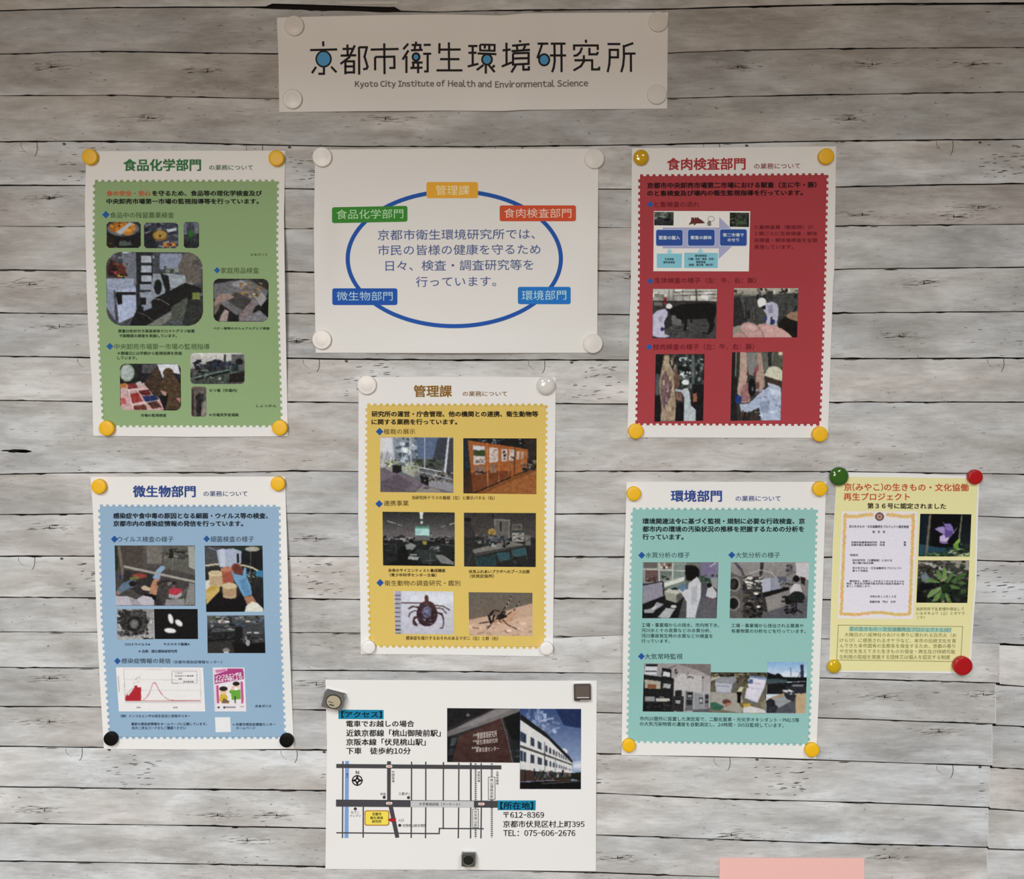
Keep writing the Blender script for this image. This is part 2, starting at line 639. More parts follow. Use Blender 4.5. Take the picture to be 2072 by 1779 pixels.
# ------------------------------------------------------------------ the wall: whitewashed planks over a dark backing
def wood_material():
    m = bpy.data.materials.new('whitewashed_wood')
    m.use_nodes = True
    nt = m.node_tree
    N, L = nt.nodes, nt.links
    b = N['Principled BSDF']
    b.inputs['Roughness'].default_value = 0.62
    b.inputs['Specular IOR Level'].default_value = 0.25
    tc = N.new('ShaderNodeTexCoord')
    tone = N.new('ShaderNodeAttribute'); tone.attribute_type = 'OBJECT'; tone.attribute_name = 'tone'
    seed = N.new('ShaderNodeAttribute'); seed.attribute_type = 'OBJECT'; seed.attribute_name = 'grain_seed'
    comb = N.new('ShaderNodeCombineXYZ'); L.new(seed.outputs['Fac'], comb.inputs['Y'])
    off = N.new('ShaderNodeVectorMath'); off.operation = 'ADD'
    L.new(tc.outputs['Object'], off.inputs[0]); L.new(comb.outputs[0], off.inputs[1])

    def noise(scale, detail=4, rough=0.55, dist=0.0):
        mp = N.new('ShaderNodeMapping'); mp.inputs['Scale'].default_value = scale
        L.new(off.outputs[0], mp.inputs['Vector'])
        n = N.new('ShaderNodeTexNoise')
        n.inputs['Scale'].default_value = 1; n.inputs['Detail'].default_value = detail
        n.inputs['Roughness'].default_value = rough; n.inputs['Distortion'].default_value = dist
        L.new(mp.outputs[0], n.inputs['Vector'])
        return n.outputs['Fac']

    def ramp(fac, stops, mode='LINEAR'):
        r = N.new('ShaderNodeValToRGB')
        r.color_ramp.interpolation = mode
        els = r.color_ramp.elements
        while len(els) > 1: els.remove(els[-1])
        for i, (p, c) in enumerate(stops):
            e = els[0] if i == 0 else els.new(p)
            e.position = p
            e.color = (c, c, c, 1) if isinstance(c, (int, float)) else (*c, 1)
        L.new(fac, r.inputs['Fac'])
        return r.outputs['Color']

    def mix(fac, a, c, mode='MIX'):
        x = N.new('ShaderNodeMix'); x.data_type = 'RGBA'; x.blend_type = mode
        for sock, val in ((x.inputs['Factor'], fac), (x.inputs['A'], a), (x.inputs['B'], c)):
            if isinstance(val, (int, float)): sock.default_value = val
            elif isinstance(val, tuple): sock.default_value = (*val, 1)
            else: L.new(val, sock)
        return x.outputs['Result']

    base = ramp(noise((10, 1, 34), 6, 0.62, 0.25), [(0.30, (0.32, 0.312, 0.302)), (0.43, (0.415, 0.408, 0.40)), (0.53, (0.495, 0.495, 0.492)), (0.66, (0.63, 0.64, 0.65))])
    hue = ramp(noise((3.2, 1, 9), 2), [(0.35, (1.07, 1.03, 1.02)), (0.5, (1.04, 1.05, 1.06)), (0.62, (1.01, 1.045, 1.10))])
    c = mix(1.0, base, hue, 'MULTIPLY')
    # long soft brushed streaks
    c = mix(ramp(noise((45, 1, 420), 4, 0.65), [(0.47, 0.0), (0.72, 0.34)]), c, (0.27, 0.255, 0.245))
    c = mix(ramp(noise((24, 1, 120), 5, 0.65, 0.2), [(0.50, 0.0), (0.68, 0.38)]), c, (0.66, 0.67, 0.68))
    # brown grey smears
    c = mix(ramp(noise((16, 1, 70), 5, 0.65, 0.3), [(0.56, 0.0), (0.72, 0.34)]), c, (0.25, 0.225, 0.205))
    # small dark checks, in loose clusters
    cl = ramp(noise((5, 1, 12), 2), [(0.50, 0.0), (0.60, 1.0)])
    fl = ramp(noise((75, 1, 650), 3, 0.6), [(0.66, 0.0), (0.70, 0.85)])
    c = mix(mix(1.0, cl, fl, 'MULTIPLY'), c, (0.10, 0.09, 0.085))
    fl2 = ramp(noise((130, 1, 520), 2, 0.5), [(0.715, 0.0), (0.75, 0.8)])
    c = mix(fl2, c, (0.14, 0.13, 0.12))
    t = N.new('ShaderNodeMath'); t.operation = 'MULTIPLY'; t.inputs[1].default_value = 1.0
    L.new(tone.outputs['Fac'], t.inputs[0])
    c = mix(1.0, c, t.outputs[0], 'MULTIPLY')
    L.new(c, b.inputs['Base Color'])
    bp = N.new('ShaderNodeBump'); bp.inputs['Strength'].default_value = 0.12; bp.inputs['Distance'].default_value = 0.0006
    L.new(noise((12, 1, 420), 5, 0.65), bp.inputs['Height'])
    L.new(bp.outputs['Normal'], b.inputs['Normal'])
    return m


WOOD = wood_material()
GRIME = principled('joint_grime', (0.012, 0.011, 0.010), 0.8, 0.1)
SOFT = principled('joint_stain', (0.10, 0.085, 0.075), 0.8, 0.1)
MARK = principled('dark_check', (0.10, 0.092, 0.086), 0.8, 0.1)
MARK2 = principled('brown_smear', (0.27, 0.25, 0.235), 0.8, 0.1)

# joints between planks, followed along the wall (pixel positions, gap width, plank tone below, soft joint)
J = [
    ([(0, 22), (100, 19), (200, 16), (400, 14.5), (560, 14), (700, 18), (870, 24), (1000, 21), (1340, 19), (1480, 14), (1700, 9), (1800, 7.5), (2072, 6)], 3.0, 0.86, 0),
    ([(0, 110), (85, 107), (140, 105), (200, 103.5), (400, 107), (560, 109), (1352, 108), (1480, 102), (1600, 100), (1850, 97), (2072, 96)], 2.0, 0.88, 0),
    ([(0, 194), (250, 193), (400, 197), (560, 200), (1350, 199), (1600, 193), (1850, 189), (2072, 186)], 2.0, 0.93, 0),
    ([(0, 287), (150, 286), (300, 287), (400, 290), (560, 294), (660, 296), (940, 297), (1200, 295), (1300, 293), (1650, 286), (2072, 282)], 2.6, 1.08, 0),
    ([(0, 375), (170, 375), (575, 382), (640, 383), (1210, 383), (1278, 383), (1690, 378.5), (1900, 374), (2072, 372)], 2.6, 0.92, 0),
    ([(0, 458), (170, 459), (575, 463.5), (1210, 460), (1278, 461), (1690, 457), (2072, 454)], 1.6, 1.0, 1),
    ([(0, 546), (170, 548), (575, 550), (635, 551), (1210, 548), (1278, 549), (1690, 545), (2072, 541)], 2.2, 0.95, 0),
    ([(0, 633), (175, 636), (578, 635), (1210, 636), (1278, 637), (1690, 633.5), (2072, 631)], 2.4, 0.95, 0),
    ([(0, 721), (180, 724), (578, 725), (700, 727), (900, 729), (1290, 728.7), (1685, 726), (2072, 725)], 3.0, 1.10, 0),
    ([(0, 810), (188, 813), (580, 813), (725, 815), (1125, 817), (1270, 818), (1680, 814), (2072, 814)], 2.4, 1.0, 0),
    ([(0, 960), (170, 957), (460, 956), (610, 953), (725, 954.6), (1125, 954), (1250, 953), (1700, 954.5), (2010, 959), (2072, 960)], 2.0, 0.97, 0),
    ([(0, 1041.6), (190, 1040), (580, 1039), (725, 1040), (1265, 1040), (1670, 1040), (1985, 1045), (2072, 1048)], 2.4, 1.0, 0),
    ([(0, 1125.6), (190, 1126), (580, 1126), (725, 1127), (1265, 1127), (1690, 1128), (1975, 1134), (2072, 1137)], 2.6, 1.08, 0),
    ([(0, 1208.7), (190, 1210), (585, 1211), (728, 1213), (1125, 1211), (1262, 1212), (1683, 1214), (1970, 1220), (2072, 1222)], 2.5, 0.94, 0),
    ([(0, 1279), (585, 1280), (728, 1281), (1160, 1289), (1262, 1286), (1665, 1293), (1968, 1301), (2072, 1305)], 1.2, 1.04, 2),
    ([(0, 1351), (190, 1352), (590, 1356.5), (728, 1357), (1190, 1362), (1262, 1363), (1690, 1373), (2010, 1382), (2072, 1387)], 2.0, 0.92, 0),
    ([(0, 1429.6), (200, 1431), (590, 1436), (660, 1437), (1208, 1442), (1258, 1443.5), (1655, 1453), (2005, 1465), (2072, 1468)], 2.4, 0.94, 0),
    ([(0, 1510.6), (210, 1513), (590, 1517), (660, 1518), (1208, 1525), (1500, 1533), (1701, 1540), (1999, 1550), (2072, 1554.5)], 2.5, 1.12, 0),
    ([(0, 1592), (240, 1595.6), (400, 1597.5), (660, 1600), (1208, 1605), (1441, 1616), (1726, 1624), (1999, 1634), (2072, 1639)], 2.6, 1.05, 0),
    ([(0, 1666), (240, 1669), (400, 1671), (660, 1676.5), (1208, 1690), (1620, 1704.6), (1999, 1715), (2072, 1718)], 2.6, 1.02, 0),
    ([(0, 1742.6), (240, 1746), (400, 1748.6), (660, 1754), (1208, 1766), (1450, 1775), (1700, 1784), (2072, 1795)], 2.6, 1.0, 0),
]
XL, XR = -1300, 3400


def joint_y(k, x):
    """height of joint k at x; beyond the traced ones the rows go on evenly"""
    if k < 0:
        return 22 + 84 * k + 0 * np.asarray(x, float) if k < -1 else joint_y(0, x) - 83
    if k >= len(J):
        return joint_y(len(J) - 1, x) + 80 * (k - len(J) + 1)
    p = np.array(J[k][0])
    return np.interp(x, p[:, 0], p[:, 1])


rng = random.Random(5)
wall = mesh_obj('wall_back', [tuple(v) for v in unproject_np([XL - 40, XR + 40, XR + 40, XL - 40], [-560, -560, 2560, 2560], [-0.0032] * 4)] +
                [tuple(v) for v in unproject_np([XL - 40, XR + 40, XR + 40, XL - 40], [-560, -560, 2560, 2560], [-0.03] * 4)],
                [(0, 3, 2, 1), (4, 5, 6, 7), (0, 1, 5, 4), (1, 2, 6, 5), (2, 3, 7, 6), (3, 0, 4, 7)], GRIME)
wall['kind'] = 'structure'


def ragged(xs, seed, amp):
    r = np.random.RandomState(seed)
    a = vnoise(xs, xs * 0 + 3, seed, 60, 1) - 0.5
    c = vnoise(xs, xs * 0 + 9, seed + 3, 14, 1)
    return a * amp + np.where(c > 0.80, (c - 0.80) * 9 * amp, 0)


def plank(k, x0, x1, dyl=0.0, dzr=0.0, seed=0):
    """plank between joint k (above) and joint k + 1 (below)"""
    inside = np.arange(max(x0, -60), min(x1, 2140), 13.0)
    xs = np.unique(np.concatenate([[x0, x1], inside]))
    wt = J[k][1] if 0 <= k < len(J) else 2.4
    wb = J[k + 1][1] if 0 <= k + 1 < len(J) else 2.4
    ht, hb = wt / 2, wb / 2
    yt = joint_y(k, xs) + ht * 0.75 + ragged(xs, seed * 2 + 1, 1.1) + dyl
    yb = joint_y(k + 1, xs) - hb * 0.75 - ragged(xs, seed * 2 + 2, 0.8) + dyl
    if k == -1:                                           # loose strip edge above the banner: a dark gap opens under it
        yb = yb - np.where((xs > 540) & (xs < 800), 5.5, 0) + np.where((xs >= 800) & (xs < 1000), 1.0, 0)
    if k == 0:
        yt = yt + np.interp(xs, [500, 560, 780, 800, 880], [0, 3.5, 3.0, 1.5, 0]) + np.interp(xs, [1400, 1700, 2072], [0, 1.5, 2.5])
    n = len(xs)
    e = 0.7                                               # eased edge, px
    rows = [(yt, -0.003), (yt, 0.0005 * 0 - 0.0004), (yt + e, 0.0), (yb - e, 0.0), (yb, -0.0004), (yb, -0.003)]
    V = np.concatenate([unproject_np(xs, y, np.full(n, d)) for y, d in rows])
    faces, mi = [], []
    for j in range(5):
        for i in range(n - 1):
            faces.append((j * n + i, (j + 1) * n + i, (j + 1) * n + i + 1, j * n + i + 1))
            mi.append(1 if j in (0, 4) else 0)
    for i in (0, n - 1):
        f = [j * n + i for j in range(6)]
        faces.append(tuple(f if i else f[::-1])); mi.append(1)
    o = mesh_obj('plank', [tuple(v) for v in V], faces, WOOD, wall)
    soft = any(0 <= q < len(J) and J[q][3] for q in (k,))
    o.data.materials.append(GRIME)
    o.data.polygons.foreach_set('material_index', mi)
    o.matrix_parent_inverse = Matrix()
    o['tone'] = (J[k][2] if 0 <= k < len(J) else rng.uniform(0.93, 1.05)) * rng.uniform(0.99, 1.01)
    o['grain_seed'] = seed * 3.17
    return o


PL = {}
sd = 0
for k in range(-6, 29):
    sd += 1
    if 14 <= k <= 19:                                     # lower right: the planks are butted along a seam
        sx = [2023, 2015, 2008, 2003, 2000, 1998][k - 14]
        PL[k] = plank(k, XL, sx, seed=sd)
        plank(k, sx, XR, dyl=2.6, seed=sd + 50)
    else:
        PL[k] = plank(k, XL, XR, seed=sd)


def marks(name, k, mat, slivers):
    """thin dark checks in the wood, as one part of their plank"""
    V, Fc = [], []
    for x, y, L, t, sl in slivers:
        pts = [(x - L / 2, y - sl * L / 2), (x - L * 0.2, y - t / 2 - sl * L * 0.2), (x + L * 0.25, y - t * 0.45 + sl * L * 0.25), (x + L / 2, y + sl * L / 2), (x + L * 0.15, y + t / 2 + sl * L * 0.15), (x - L * 0.3, y + t * 0.4 - sl * L * 0.3)]
        b = len(V)
        V += [tuple(v) for v in unproject_np([p[0] for p in pts], [p[1] for p in pts], np.full(6, 0.00006))]
        Fc.append(tuple(range(b + 5, b - 1, -1)))
    o = mesh_obj(name, V, Fc, mat, PL[k])
    o.matrix_parent_inverse = Matrix()
    return o


EDGE = principled('pale_edge', (0.60, 0.60, 0.60), 0.6, 0.2)
for k in range(14, 20):
    sx = [2023, 2015, 2008, 2003, 2000, 1998][k - 14]
    ya, yb = float(joint_y(k, sx)) + 3, float(joint_y(k + 1, sx)) - 2
    q = [(sx - 1.6, ya), (sx + 0.2, ya), (sx + 0.4, yb), (sx - 1.2, yb)]
    o = mesh_obj('plank_end', [tuple(v) for v in unproject_np([p[0] for p in q], [p[1] for p in q], np.full(4, 0.00008))], [(3, 2, 1, 0)], EDGE, PL[k])
    o.matrix_parent_inverse = Matrix()


q = [(690, 4.0), (805, 2.0), (806, 8.0), (690, 8.6)]
o = mesh_obj('plank_end', [tuple(v) for v in unproject_np([p[0] for p in q], [p[1] for p in q], np.full(4, 0.0006))], [(3, 2, 1, 0)], EDGE, PL[-1])
o.matrix_parent_inverse = Matrix()


def crack(k, x, y, h=25, w=1.5):
    V, Fc = [], []
    for line, ww in (([(x, y), (x + 0.5, y + h * 0.45), (x - 1, y + h * 0.75), (x - 5, y + h)], w), ([(x - 33, y + 1), (x - 32, y + h * 0.35), (x - 26, y + h * 0.6), (x - 20, y + h * 0.72)], w * 0.6)):
        for (ax, ay), (bx, by) in zip(line, line[1:]):
            b = len(V)
            q = [(ax - ww / 2, ay), (bx - ww / 2, by), (bx + ww / 2, by), (ax + ww / 2, ay)]
            V += [tuple(v) for v in unproject_np([p[0] for p in q], [p[1] for p in q], np.full(4, 0.00005))]
            Fc.append((b, b + 1, b + 2, b + 3))
    o = mesh_obj('crack', V, Fc, MARK, PL[k])
    o.matrix_parent_inverse = Matrix()


for k, xs in ((3, (75, 531, 1002, 1456, 1928)), (8, (190, 646, 1102, 2031)), (12, (70, 528, 1450, 1905)), (17, (166, 601, 1067, 1477, 1928))):
    for x in xs:
        y = float(joint_y(k, x)) + 1
        crack(k, x, y, 30 if k == 3 else 26)
        r = random.Random(int(x))
        sl = [(x + r.uniform(52, 165), y + r.uniform(8, 78), r.uniform(5, 18), r.uniform(0.6, 1.7), r.uniform(-0.12, 0.02)) for _ in range(26)]
        sl += [(x + r.uniform(95, 150), y + r.choice([14, 32, 52, 62]) + r.uniform(-3, 3), r.uniform(9, 20), r.uniform(1.1, 2.1), -0.06) for _ in range(8)]
        sl += [(x + 55, y + 4, 8, 5, 0.1)]
        marks('wood_check', k, MARK, [s for s in sl if s[0] < 1995 or k < 14])
# brown smears with a dark core, repeated along the rows
SM = []
for k, pts in ((1, ((103, 134), (420, 143), (1025, 140), (1493, 136), (1968, 130))), (1, ((1765, 130), (820, 135))), (2, ((300, 238), (780, 240), (1718, 240))), (4, ((1745, 434), (1930, 438), (100, 400), (1980, 420))), (6, ((60, 575), (1870, 572), (1275, 560))),
               (7, ((1820, 680), (120, 660), (600, 690))), (11, ((100, 1068), (640, 1090))), (15, ((100, 1372), (640, 1385), (1790, 1410), (1990, 1405))), (18, ((440, 1650), (560, 1650), (1480, 1690), (90, 1640))),
               (16, ((100, 1460), (1900, 1480))), (19, ((500, 1700), (1250, 1735), (1800, 1735)))):
    for (x, y) in pts:
        r = random.Random(int(x * 7 + y))
        marks('wood_smear', k, MARK2, [(x + r.gauss(0, 26), y + r.gauss(0, 4.2), r.uniform(8, 30), r.uniform(0.5, 1.5), r.uniform(-0.13, 0.02)) for _ in range(30)])
        marks('wood_check', k, MARK, [(x + r.gauss(0, 30), y + r.gauss(0, 5), r.uniform(4, 14), r.uniform(0.6, 1.1), r.uniform(-0.1, 0.05)) for _ in range(6)] + [(x, y, 2.6, 7, 0.1), (x + 6, y + 1, 22, 1.4, -0.03)])
# chips hanging on the joints
for k in range(len(J)):
    r = random.Random(900 + k)
    sl = []
    for _ in range(7):
        x = r.uniform(0, 1990)
        w = r.uniform(10, 40)
        sl.append((x, float(joint_y(k, x)) + r.uniform(0.8, 2.6), w, r.uniform(1.4, 2.8), 0.0))
    marks('joint_chip', k, MARK, sl)
# the black slit at the left edge
marks('wood_slit', 9, GRIME, [(38, 912.5, 54, 6.5, 0.02), (48, 914, 34, 5, 0.01), (12, 912, 22, 3, -0.02), (24, 915, 20, 2, 0.05)])

# ------------------------------------------------------------------ what the printed photographs show
PH = {}
g0, g1, g2, g3, g4 = (28, 28, 30), (58, 58, 60), (96, 96, 98), (140, 140, 142), (190, 190, 190)
PH['oranges'] = [('bg', (70, 62, 66)), ('r', (40, 34, 36), (262, 850, 590, 1000)), ('e', (120, 118, 122), (420, 815, 150, 72)), ('e', (190, 110, 30), (415, 800, 130, 58)), ('s', (310, 770, 540, 850), 22, (50, 34), [(224, 140, 40), (206, 118, 30), (236, 158, 60)], 3),
                 ('e', (214, 132, 40), (460, 850, 50, 26)), ('p', (176, 172, 176), [(350, 848), (480, 752), (520, 762), (400, 875)]), ('p', (60, 40, 24), [(262, 890), (330, 900), (335, 1000), (262, 1000)]), ('r', (28, 26, 30), (350, 905, 520, 998)), ('p', (96, 104, 98), [(385, 930), (490, 925), (500, 975), (378, 978)]),
                 ('s', (262, 752, 590, 998), 26, (30, 14), [g1, g2, (44, 40, 44)], 5), ('s', (360, 776, 530, 840), 14, (46, 30), [(228, 142, 40), (212, 120, 34)], 9), ('p', (182, 178, 182), [(352, 846), (478, 756), (515, 764), (398, 868)])]
PH['bowl'] = [('bg', (74, 76, 92)), ('s', (618, 757, 945, 1000), 50, (60, 30), [(50, 50, 62), (110, 112, 122), (140, 142, 148), (64, 66, 84)], 2), ('p', (44, 46, 58), [(618, 870), (720, 830), (740, 1000), (618, 1000)]), ('p', (196, 200, 206), [(830, 820), (925, 808), (930, 830), (850, 850)]),
              ('e', (160, 116, 44), (772, 878, 72, 52)), ('e', (190, 146, 62), (775, 872, 56, 38)), ('e', (70, 60, 34), (772, 882, 12, 10)), ('s', (805, 950, 935, 998), 12, (34, 22), [(220, 136, 54), (204, 120, 44)], 4), ('n', 26, 12, 8, 4)]
PH['tube'] = [('g', (86, 88, 100), (50, 54, 56), 750, 998), ('r', (120, 124, 142), (1000, 760, 1030, 870)), ('r', (128, 126, 138), (1095, 760, 1140, 860)), ('e', (52, 128, 44), (1066, 872, 24, 46)), ('p', (40, 100, 40), [(1040, 890), (1090, 880), (1070, 940)]), ('p', (38, 40, 46), [(1000, 920), (1060, 940), (1060, 998), (1000, 998)]), ('n', 34, 12, 20, 8)]
PH['lab_bench'] = [('bg', (86, 86, 92)), ('r', (140, 146, 168), (770, 1050, 980, 1200)), ('s', (260, 1040, 700, 1100), 24, (60, 24), [(168, 176, 190), (120, 96, 110), (140, 150, 160)], 1), ('p', (120, 122, 134), [(410, 1050), (545, 1040), (560, 1500), (430, 1500)]), ('r', (52, 54, 60), (545, 1040, 700, 1560)),
                   ('r', (172, 176, 186), (590, 1070, 690, 1140)), ('r', (166, 170, 182), (590, 1165, 690, 1235)), ('r', (168, 172, 182), (595, 1260, 690, 1320)), ('r', (150, 154, 168), (580, 1340, 700, 1400)), ('r', (30, 30, 34), (575, 1232, 700, 1256)), ('r', (24, 24, 28), (570, 1320, 690, 1342)),
                   ('p', (154, 158, 180), [(262, 1290), (520, 1290), (525, 1370), (330, 1400), (262, 1380)]), ('p', (140, 144, 166), [(262, 1380), (330, 1400), (345, 1690), (262, 1560)]), ('p', (166, 172, 200), [(345, 1400), (540, 1365), (545, 1640), (380, 1715)]), ('r', (28, 28, 32), (352, 1418, 540, 1446)), ('p', (24, 24, 28), [(350, 1440), (410, 1430), (410, 1530), (370, 1540)]),
                   ('p', (80, 34, 32), [(270, 1190), (300, 1130), (320, 1110), (345, 1160), (350, 1280), (275, 1260)]), ('p', (120, 60, 40), [(340, 1190), (380, 1130), (440, 1180), (450, 1265), (350, 1290)]), ('r', (196, 186, 60), (370, 1250, 450, 1275)), ('r', (190, 60, 90), (305, 1220, 360, 1245)),
                   ('s', (270, 1120, 460, 1290), 20, (26, 20), [(90, 40, 36), (40, 26, 28), (140, 70, 50)], 6),
                   ('s', (800, 1180, 1160, 1330), 40, (50, 40), [(120, 122, 112), (148, 150, 138), (90, 92, 86), (64, 66, 66)], 7), ('p', (118, 108, 100), [(1000, 1050), (1110, 1040), (1160, 1120), (1165, 1330), (1020, 1330), (940, 1180)]), ('r', (96, 92, 86), (1080, 1110, 1150, 1160)),
                   ('p', (158, 162, 170), [(700, 1245), (860, 1240), (1010, 1262), (1030, 1400), (900, 1520), (700, 1520)]), ('e', (146, 150, 158), (745, 1380, 62, 130)), ('e', (32, 32, 34), (752, 1370, 36, 72)), ('p', (36, 36, 38), [(775, 1240), (850, 1262), (868, 1380), (860, 1500), (800, 1520), (822, 1400)]), ('l', (110, 112, 120), 5, [(870, 1385), (1020, 1370)]),
                   ('p', (34, 34, 36), [(560, 1560), (1010, 1330), (1165, 1380), (1165, 1420), (640, 1738), (480, 1738)]), ('p', (128, 126, 116), [(640, 1738), (1170, 1430), (1180, 1470), (780, 1738)]), ('p', (92, 96, 86), [(880, 1560), (1040, 1460), (1010, 1640), (880, 1700)]), ('p', (62, 64, 60), [(1040, 1490), (1180, 1450), (1183, 1738), (980, 1738)]),
                   ('r', (134, 142, 70), (1080, 1420, 1150, 1490)), ('l', (150, 150, 150), 7, [(690, 1480), (780, 1490), (860, 1540)]), ('l', (134, 132, 126), 6, [(560, 1610), (640, 1640), (700, 1690)]), ('r', (36, 36, 40), (700, 1560, 560, 1600)), ('p', (148, 152, 164), [(575, 1420), (700, 1410), (700, 1500), (600, 1560)]), ('r', (30, 30, 34), (585, 1470, 640, 1540)), ('p', (138, 142, 156), [(612, 1550), (690, 1510), (695, 1570), (612, 1600)]),
                   ('l', (120, 126, 122), 5, [(800, 1690), (920, 1712), (1010, 1600)]), ('n', 22, 16, 14, 3)]
PH['textile'] = [('g', (70, 66, 62), (30, 28, 28), 1290, 1700), ('p', (40, 38, 34), [(1280, 1290), (1480, 1290), (1440, 1400), (1290, 1330)]), ('p', (120, 116, 118), [(1280, 1340), (1460, 1310), (1620, 1300), (1805, 1400), (1760, 1520), (1500, 1640), (1280, 1480)]), ('p', (150, 146, 148), [(1460, 1330), (1540, 1300), (1620, 1340), (1560, 1380), (1470, 1370)]),
                 ('s', (1520, 1330, 1740, 1470), 50, (34, 20), [(166, 130, 88), (140, 110, 78), (184, 152, 104), (120, 96, 78)], 2), ('p', (84, 78, 76), [(1380, 1480), (1500, 1420), (1660, 1500), (1560, 1600)]), ('p', (158, 132, 122), [(1282, 1520), (1330, 1440), (1440, 1430), (1480, 1470), (1400, 1500), (1360, 1520), (1290, 1580)]), ('p', (126, 108, 100), [(1284, 1560), (1360, 1500), (1330, 1580), (1290, 1640)]),
                 ('p', (168, 146, 140), [(1350, 1640), (1390, 1580), (1430, 1600), (1410, 1700), (1330, 1700)]), ('p', (136, 118, 118), [(1520, 1640), (1660, 1480), (1700, 1500), (1620, 1700), (1520, 1700)]), ('p', (160, 154, 152), [(1690, 1480), (1740, 1420), (1790, 1480), (1730, 1560)]), ('p', (30, 30, 30), [(1740, 1560), (1805, 1480), (1805, 1640), (1720, 1640)]), ('p', (134, 130, 134), [(1620, 1640), (1720, 1590), (1800, 1660), (1800, 1700), (1600, 1700)]), ('n', 24, 18, 12, 4)]
PH['market'] = [('g', (50, 48, 54), (36, 30, 30), 688, 1134), ('p', (206, 202, 206), [(740, 690), (940, 688), (965, 790), (830, 760), (810, 860)]), ('r', (96, 90, 94), (600, 690, 740, 780)), ('e', (150, 160, 132), (458, 775, 70, 84)), ('e', (168, 172, 168), (458, 775, 56, 70)),
                ('p', (196, 150, 146), [(392, 880), (620, 870), (840, 1080), (800, 1134), (392, 1134)]), ('p', (200, 120, 50), [(395, 880), (450, 870), (460, 920), (400, 920)]), ('p', (176, 60, 56), [(480, 980), (560, 960), (620, 1040), (500, 1070)]), ('p', (120, 40, 40), [(560, 950), (660, 935), (690, 985), (600, 990)]), ('p', (140, 50, 48), [(460, 880), (540, 870), (560, 920), (470, 930)]), ('p', (182, 176, 174), [(540, 870), (590, 850), (600, 890), (560, 905)]),
                ('p', (44, 60, 112), [(600, 1000), (730, 985), (760, 1030), (640, 1060)]), ('p', (104, 60, 50), [(650, 1060), (740, 1040), (790, 1100), (700, 1120)]), ('p', (134, 70, 56), [(520, 1090), (640, 1075), (650, 1130), (510, 1130)]), ('p', (200, 96, 86), [(395, 1020), (440, 1010), (450, 1070), (400, 1080)]), ('l', (222, 208, 204), 7, [(470, 940), (520, 1130)]), ('l', (222, 208, 204), 6, [(400, 940), (660, 925)]), ('l', (216, 198, 194), 6, [(500, 1080), (760, 1035)]), ('l', (216, 200, 196), 6, [(550, 930), (660, 1130)]),
                ('p', (84, 62, 46), [(620, 880), (700, 760), (780, 790), (790, 900), (770, 1020), (700, 980)]), ('e', (88, 66, 50), (735, 775, 42, 40)), ('p', (98, 74, 50), [(770, 900), (810, 800), (900, 790), (965, 880), (970, 1120), (820, 1130), (850, 980), (770, 950)]), ('e', (96, 72, 50), (850, 775, 50, 46)), ('p', (188, 140, 124), [(775, 940), (835, 960), (830, 1000), (790, 980)]), ('p', (196, 130, 130), [(925, 1020), (968, 1010), (965, 1060)]), ('p', (24, 22, 24), [(760, 1000), (850, 990), (820, 1130), (800, 1100)]), ('n', 26, 16, 14, 3)]
PH['auction'] = [('g', (206, 196, 188), (150, 146, 140), 586, 740), ('p', (96, 92, 88), [(1060, 740), (1440, 660), (1578, 700), (1578, 883), (1060, 883)]), ('r', (70, 72, 72), (1380, 600, 1400, 760)), ('r', (104, 104, 102), (1450, 600, 1578, 740)), ('s', (1100, 660, 1440, 740), 40, (44, 34), [(30, 34, 46), (48, 58, 84), (60, 60, 66)], 2), ('s', (1060, 740, 1578, 820), 44, (60, 24), [(30, 34, 34), (60, 66, 64), (100, 116, 110)], 5),
                 ('l', (124, 148, 140), 10, [(1100, 820), (1430, 745)]), ('l', (24, 26, 26), 14, [(1110, 840), (1430, 765)]), ('p', (78, 86, 76), [(1100, 850), (1420, 780), (1440, 883), (1100, 883)]), ('s', (1180, 800, 1420, 880), 16, (26, 14), [(176, 176, 164), (60, 70, 60)], 6), ('p', (44, 34, 34), [(1430, 790), (1578, 760), (1578, 860), (1430, 870)]), ('e', (28, 26, 28), (1525, 670, 34, 30)), ('r', (44, 60, 66), (1450, 690, 1520, 760)), ('n', 26, 16, 14, 3)]
PH['aisle'] = [('g', (120, 106, 96), (104, 90, 82), 905, 1192), ('r', (72, 60, 56), (1070, 930, 1095, 1192)), ('p', (56, 52, 50), [(1110, 1000), (1150, 960), (1190, 1010), (1170, 1180), (1120, 1192)]), ('r', (44, 48, 56), (1150, 975, 1196, 998)), ('e', (84, 84, 100), (1190, 1030, 12, 36)), ('p', (140, 128, 116), [(1170, 1060), (1212, 1040), (1212, 1192), (1160, 1192)]), ('n', 34, 20, 30, 9)]
PH['pen'] = [('g', (94, 102, 92), (48, 50, 50), 702, 830), ('r', (60, 60, 62), (300, 775, 486, 831)), ('s', (300, 705, 486, 770), 24, (34, 20), [(120, 134, 116), (70, 78, 70), (44, 48, 46)], 2), ('r', (16, 16, 18), (392, 765, 450, 785)), ('n', 24, 12, 12, 3)]
PH['pen_green'] = [('bg', (58, 56, 54)), ('p', (84, 104, 76), [(1060, 730), (1180, 740), (1170, 820), (1080, 830)]), ('s', (1020, 707, 1205, 845), 40, (44, 14), [(30, 28, 28), (96, 92, 88), (70, 90, 62), (120, 112, 100)], 4), ('p', (24, 20, 20), [(1020, 800), (1060, 845), (1020, 845)]), ('l', (30, 28, 28), 8, [(1055, 710), (1070, 830)])]
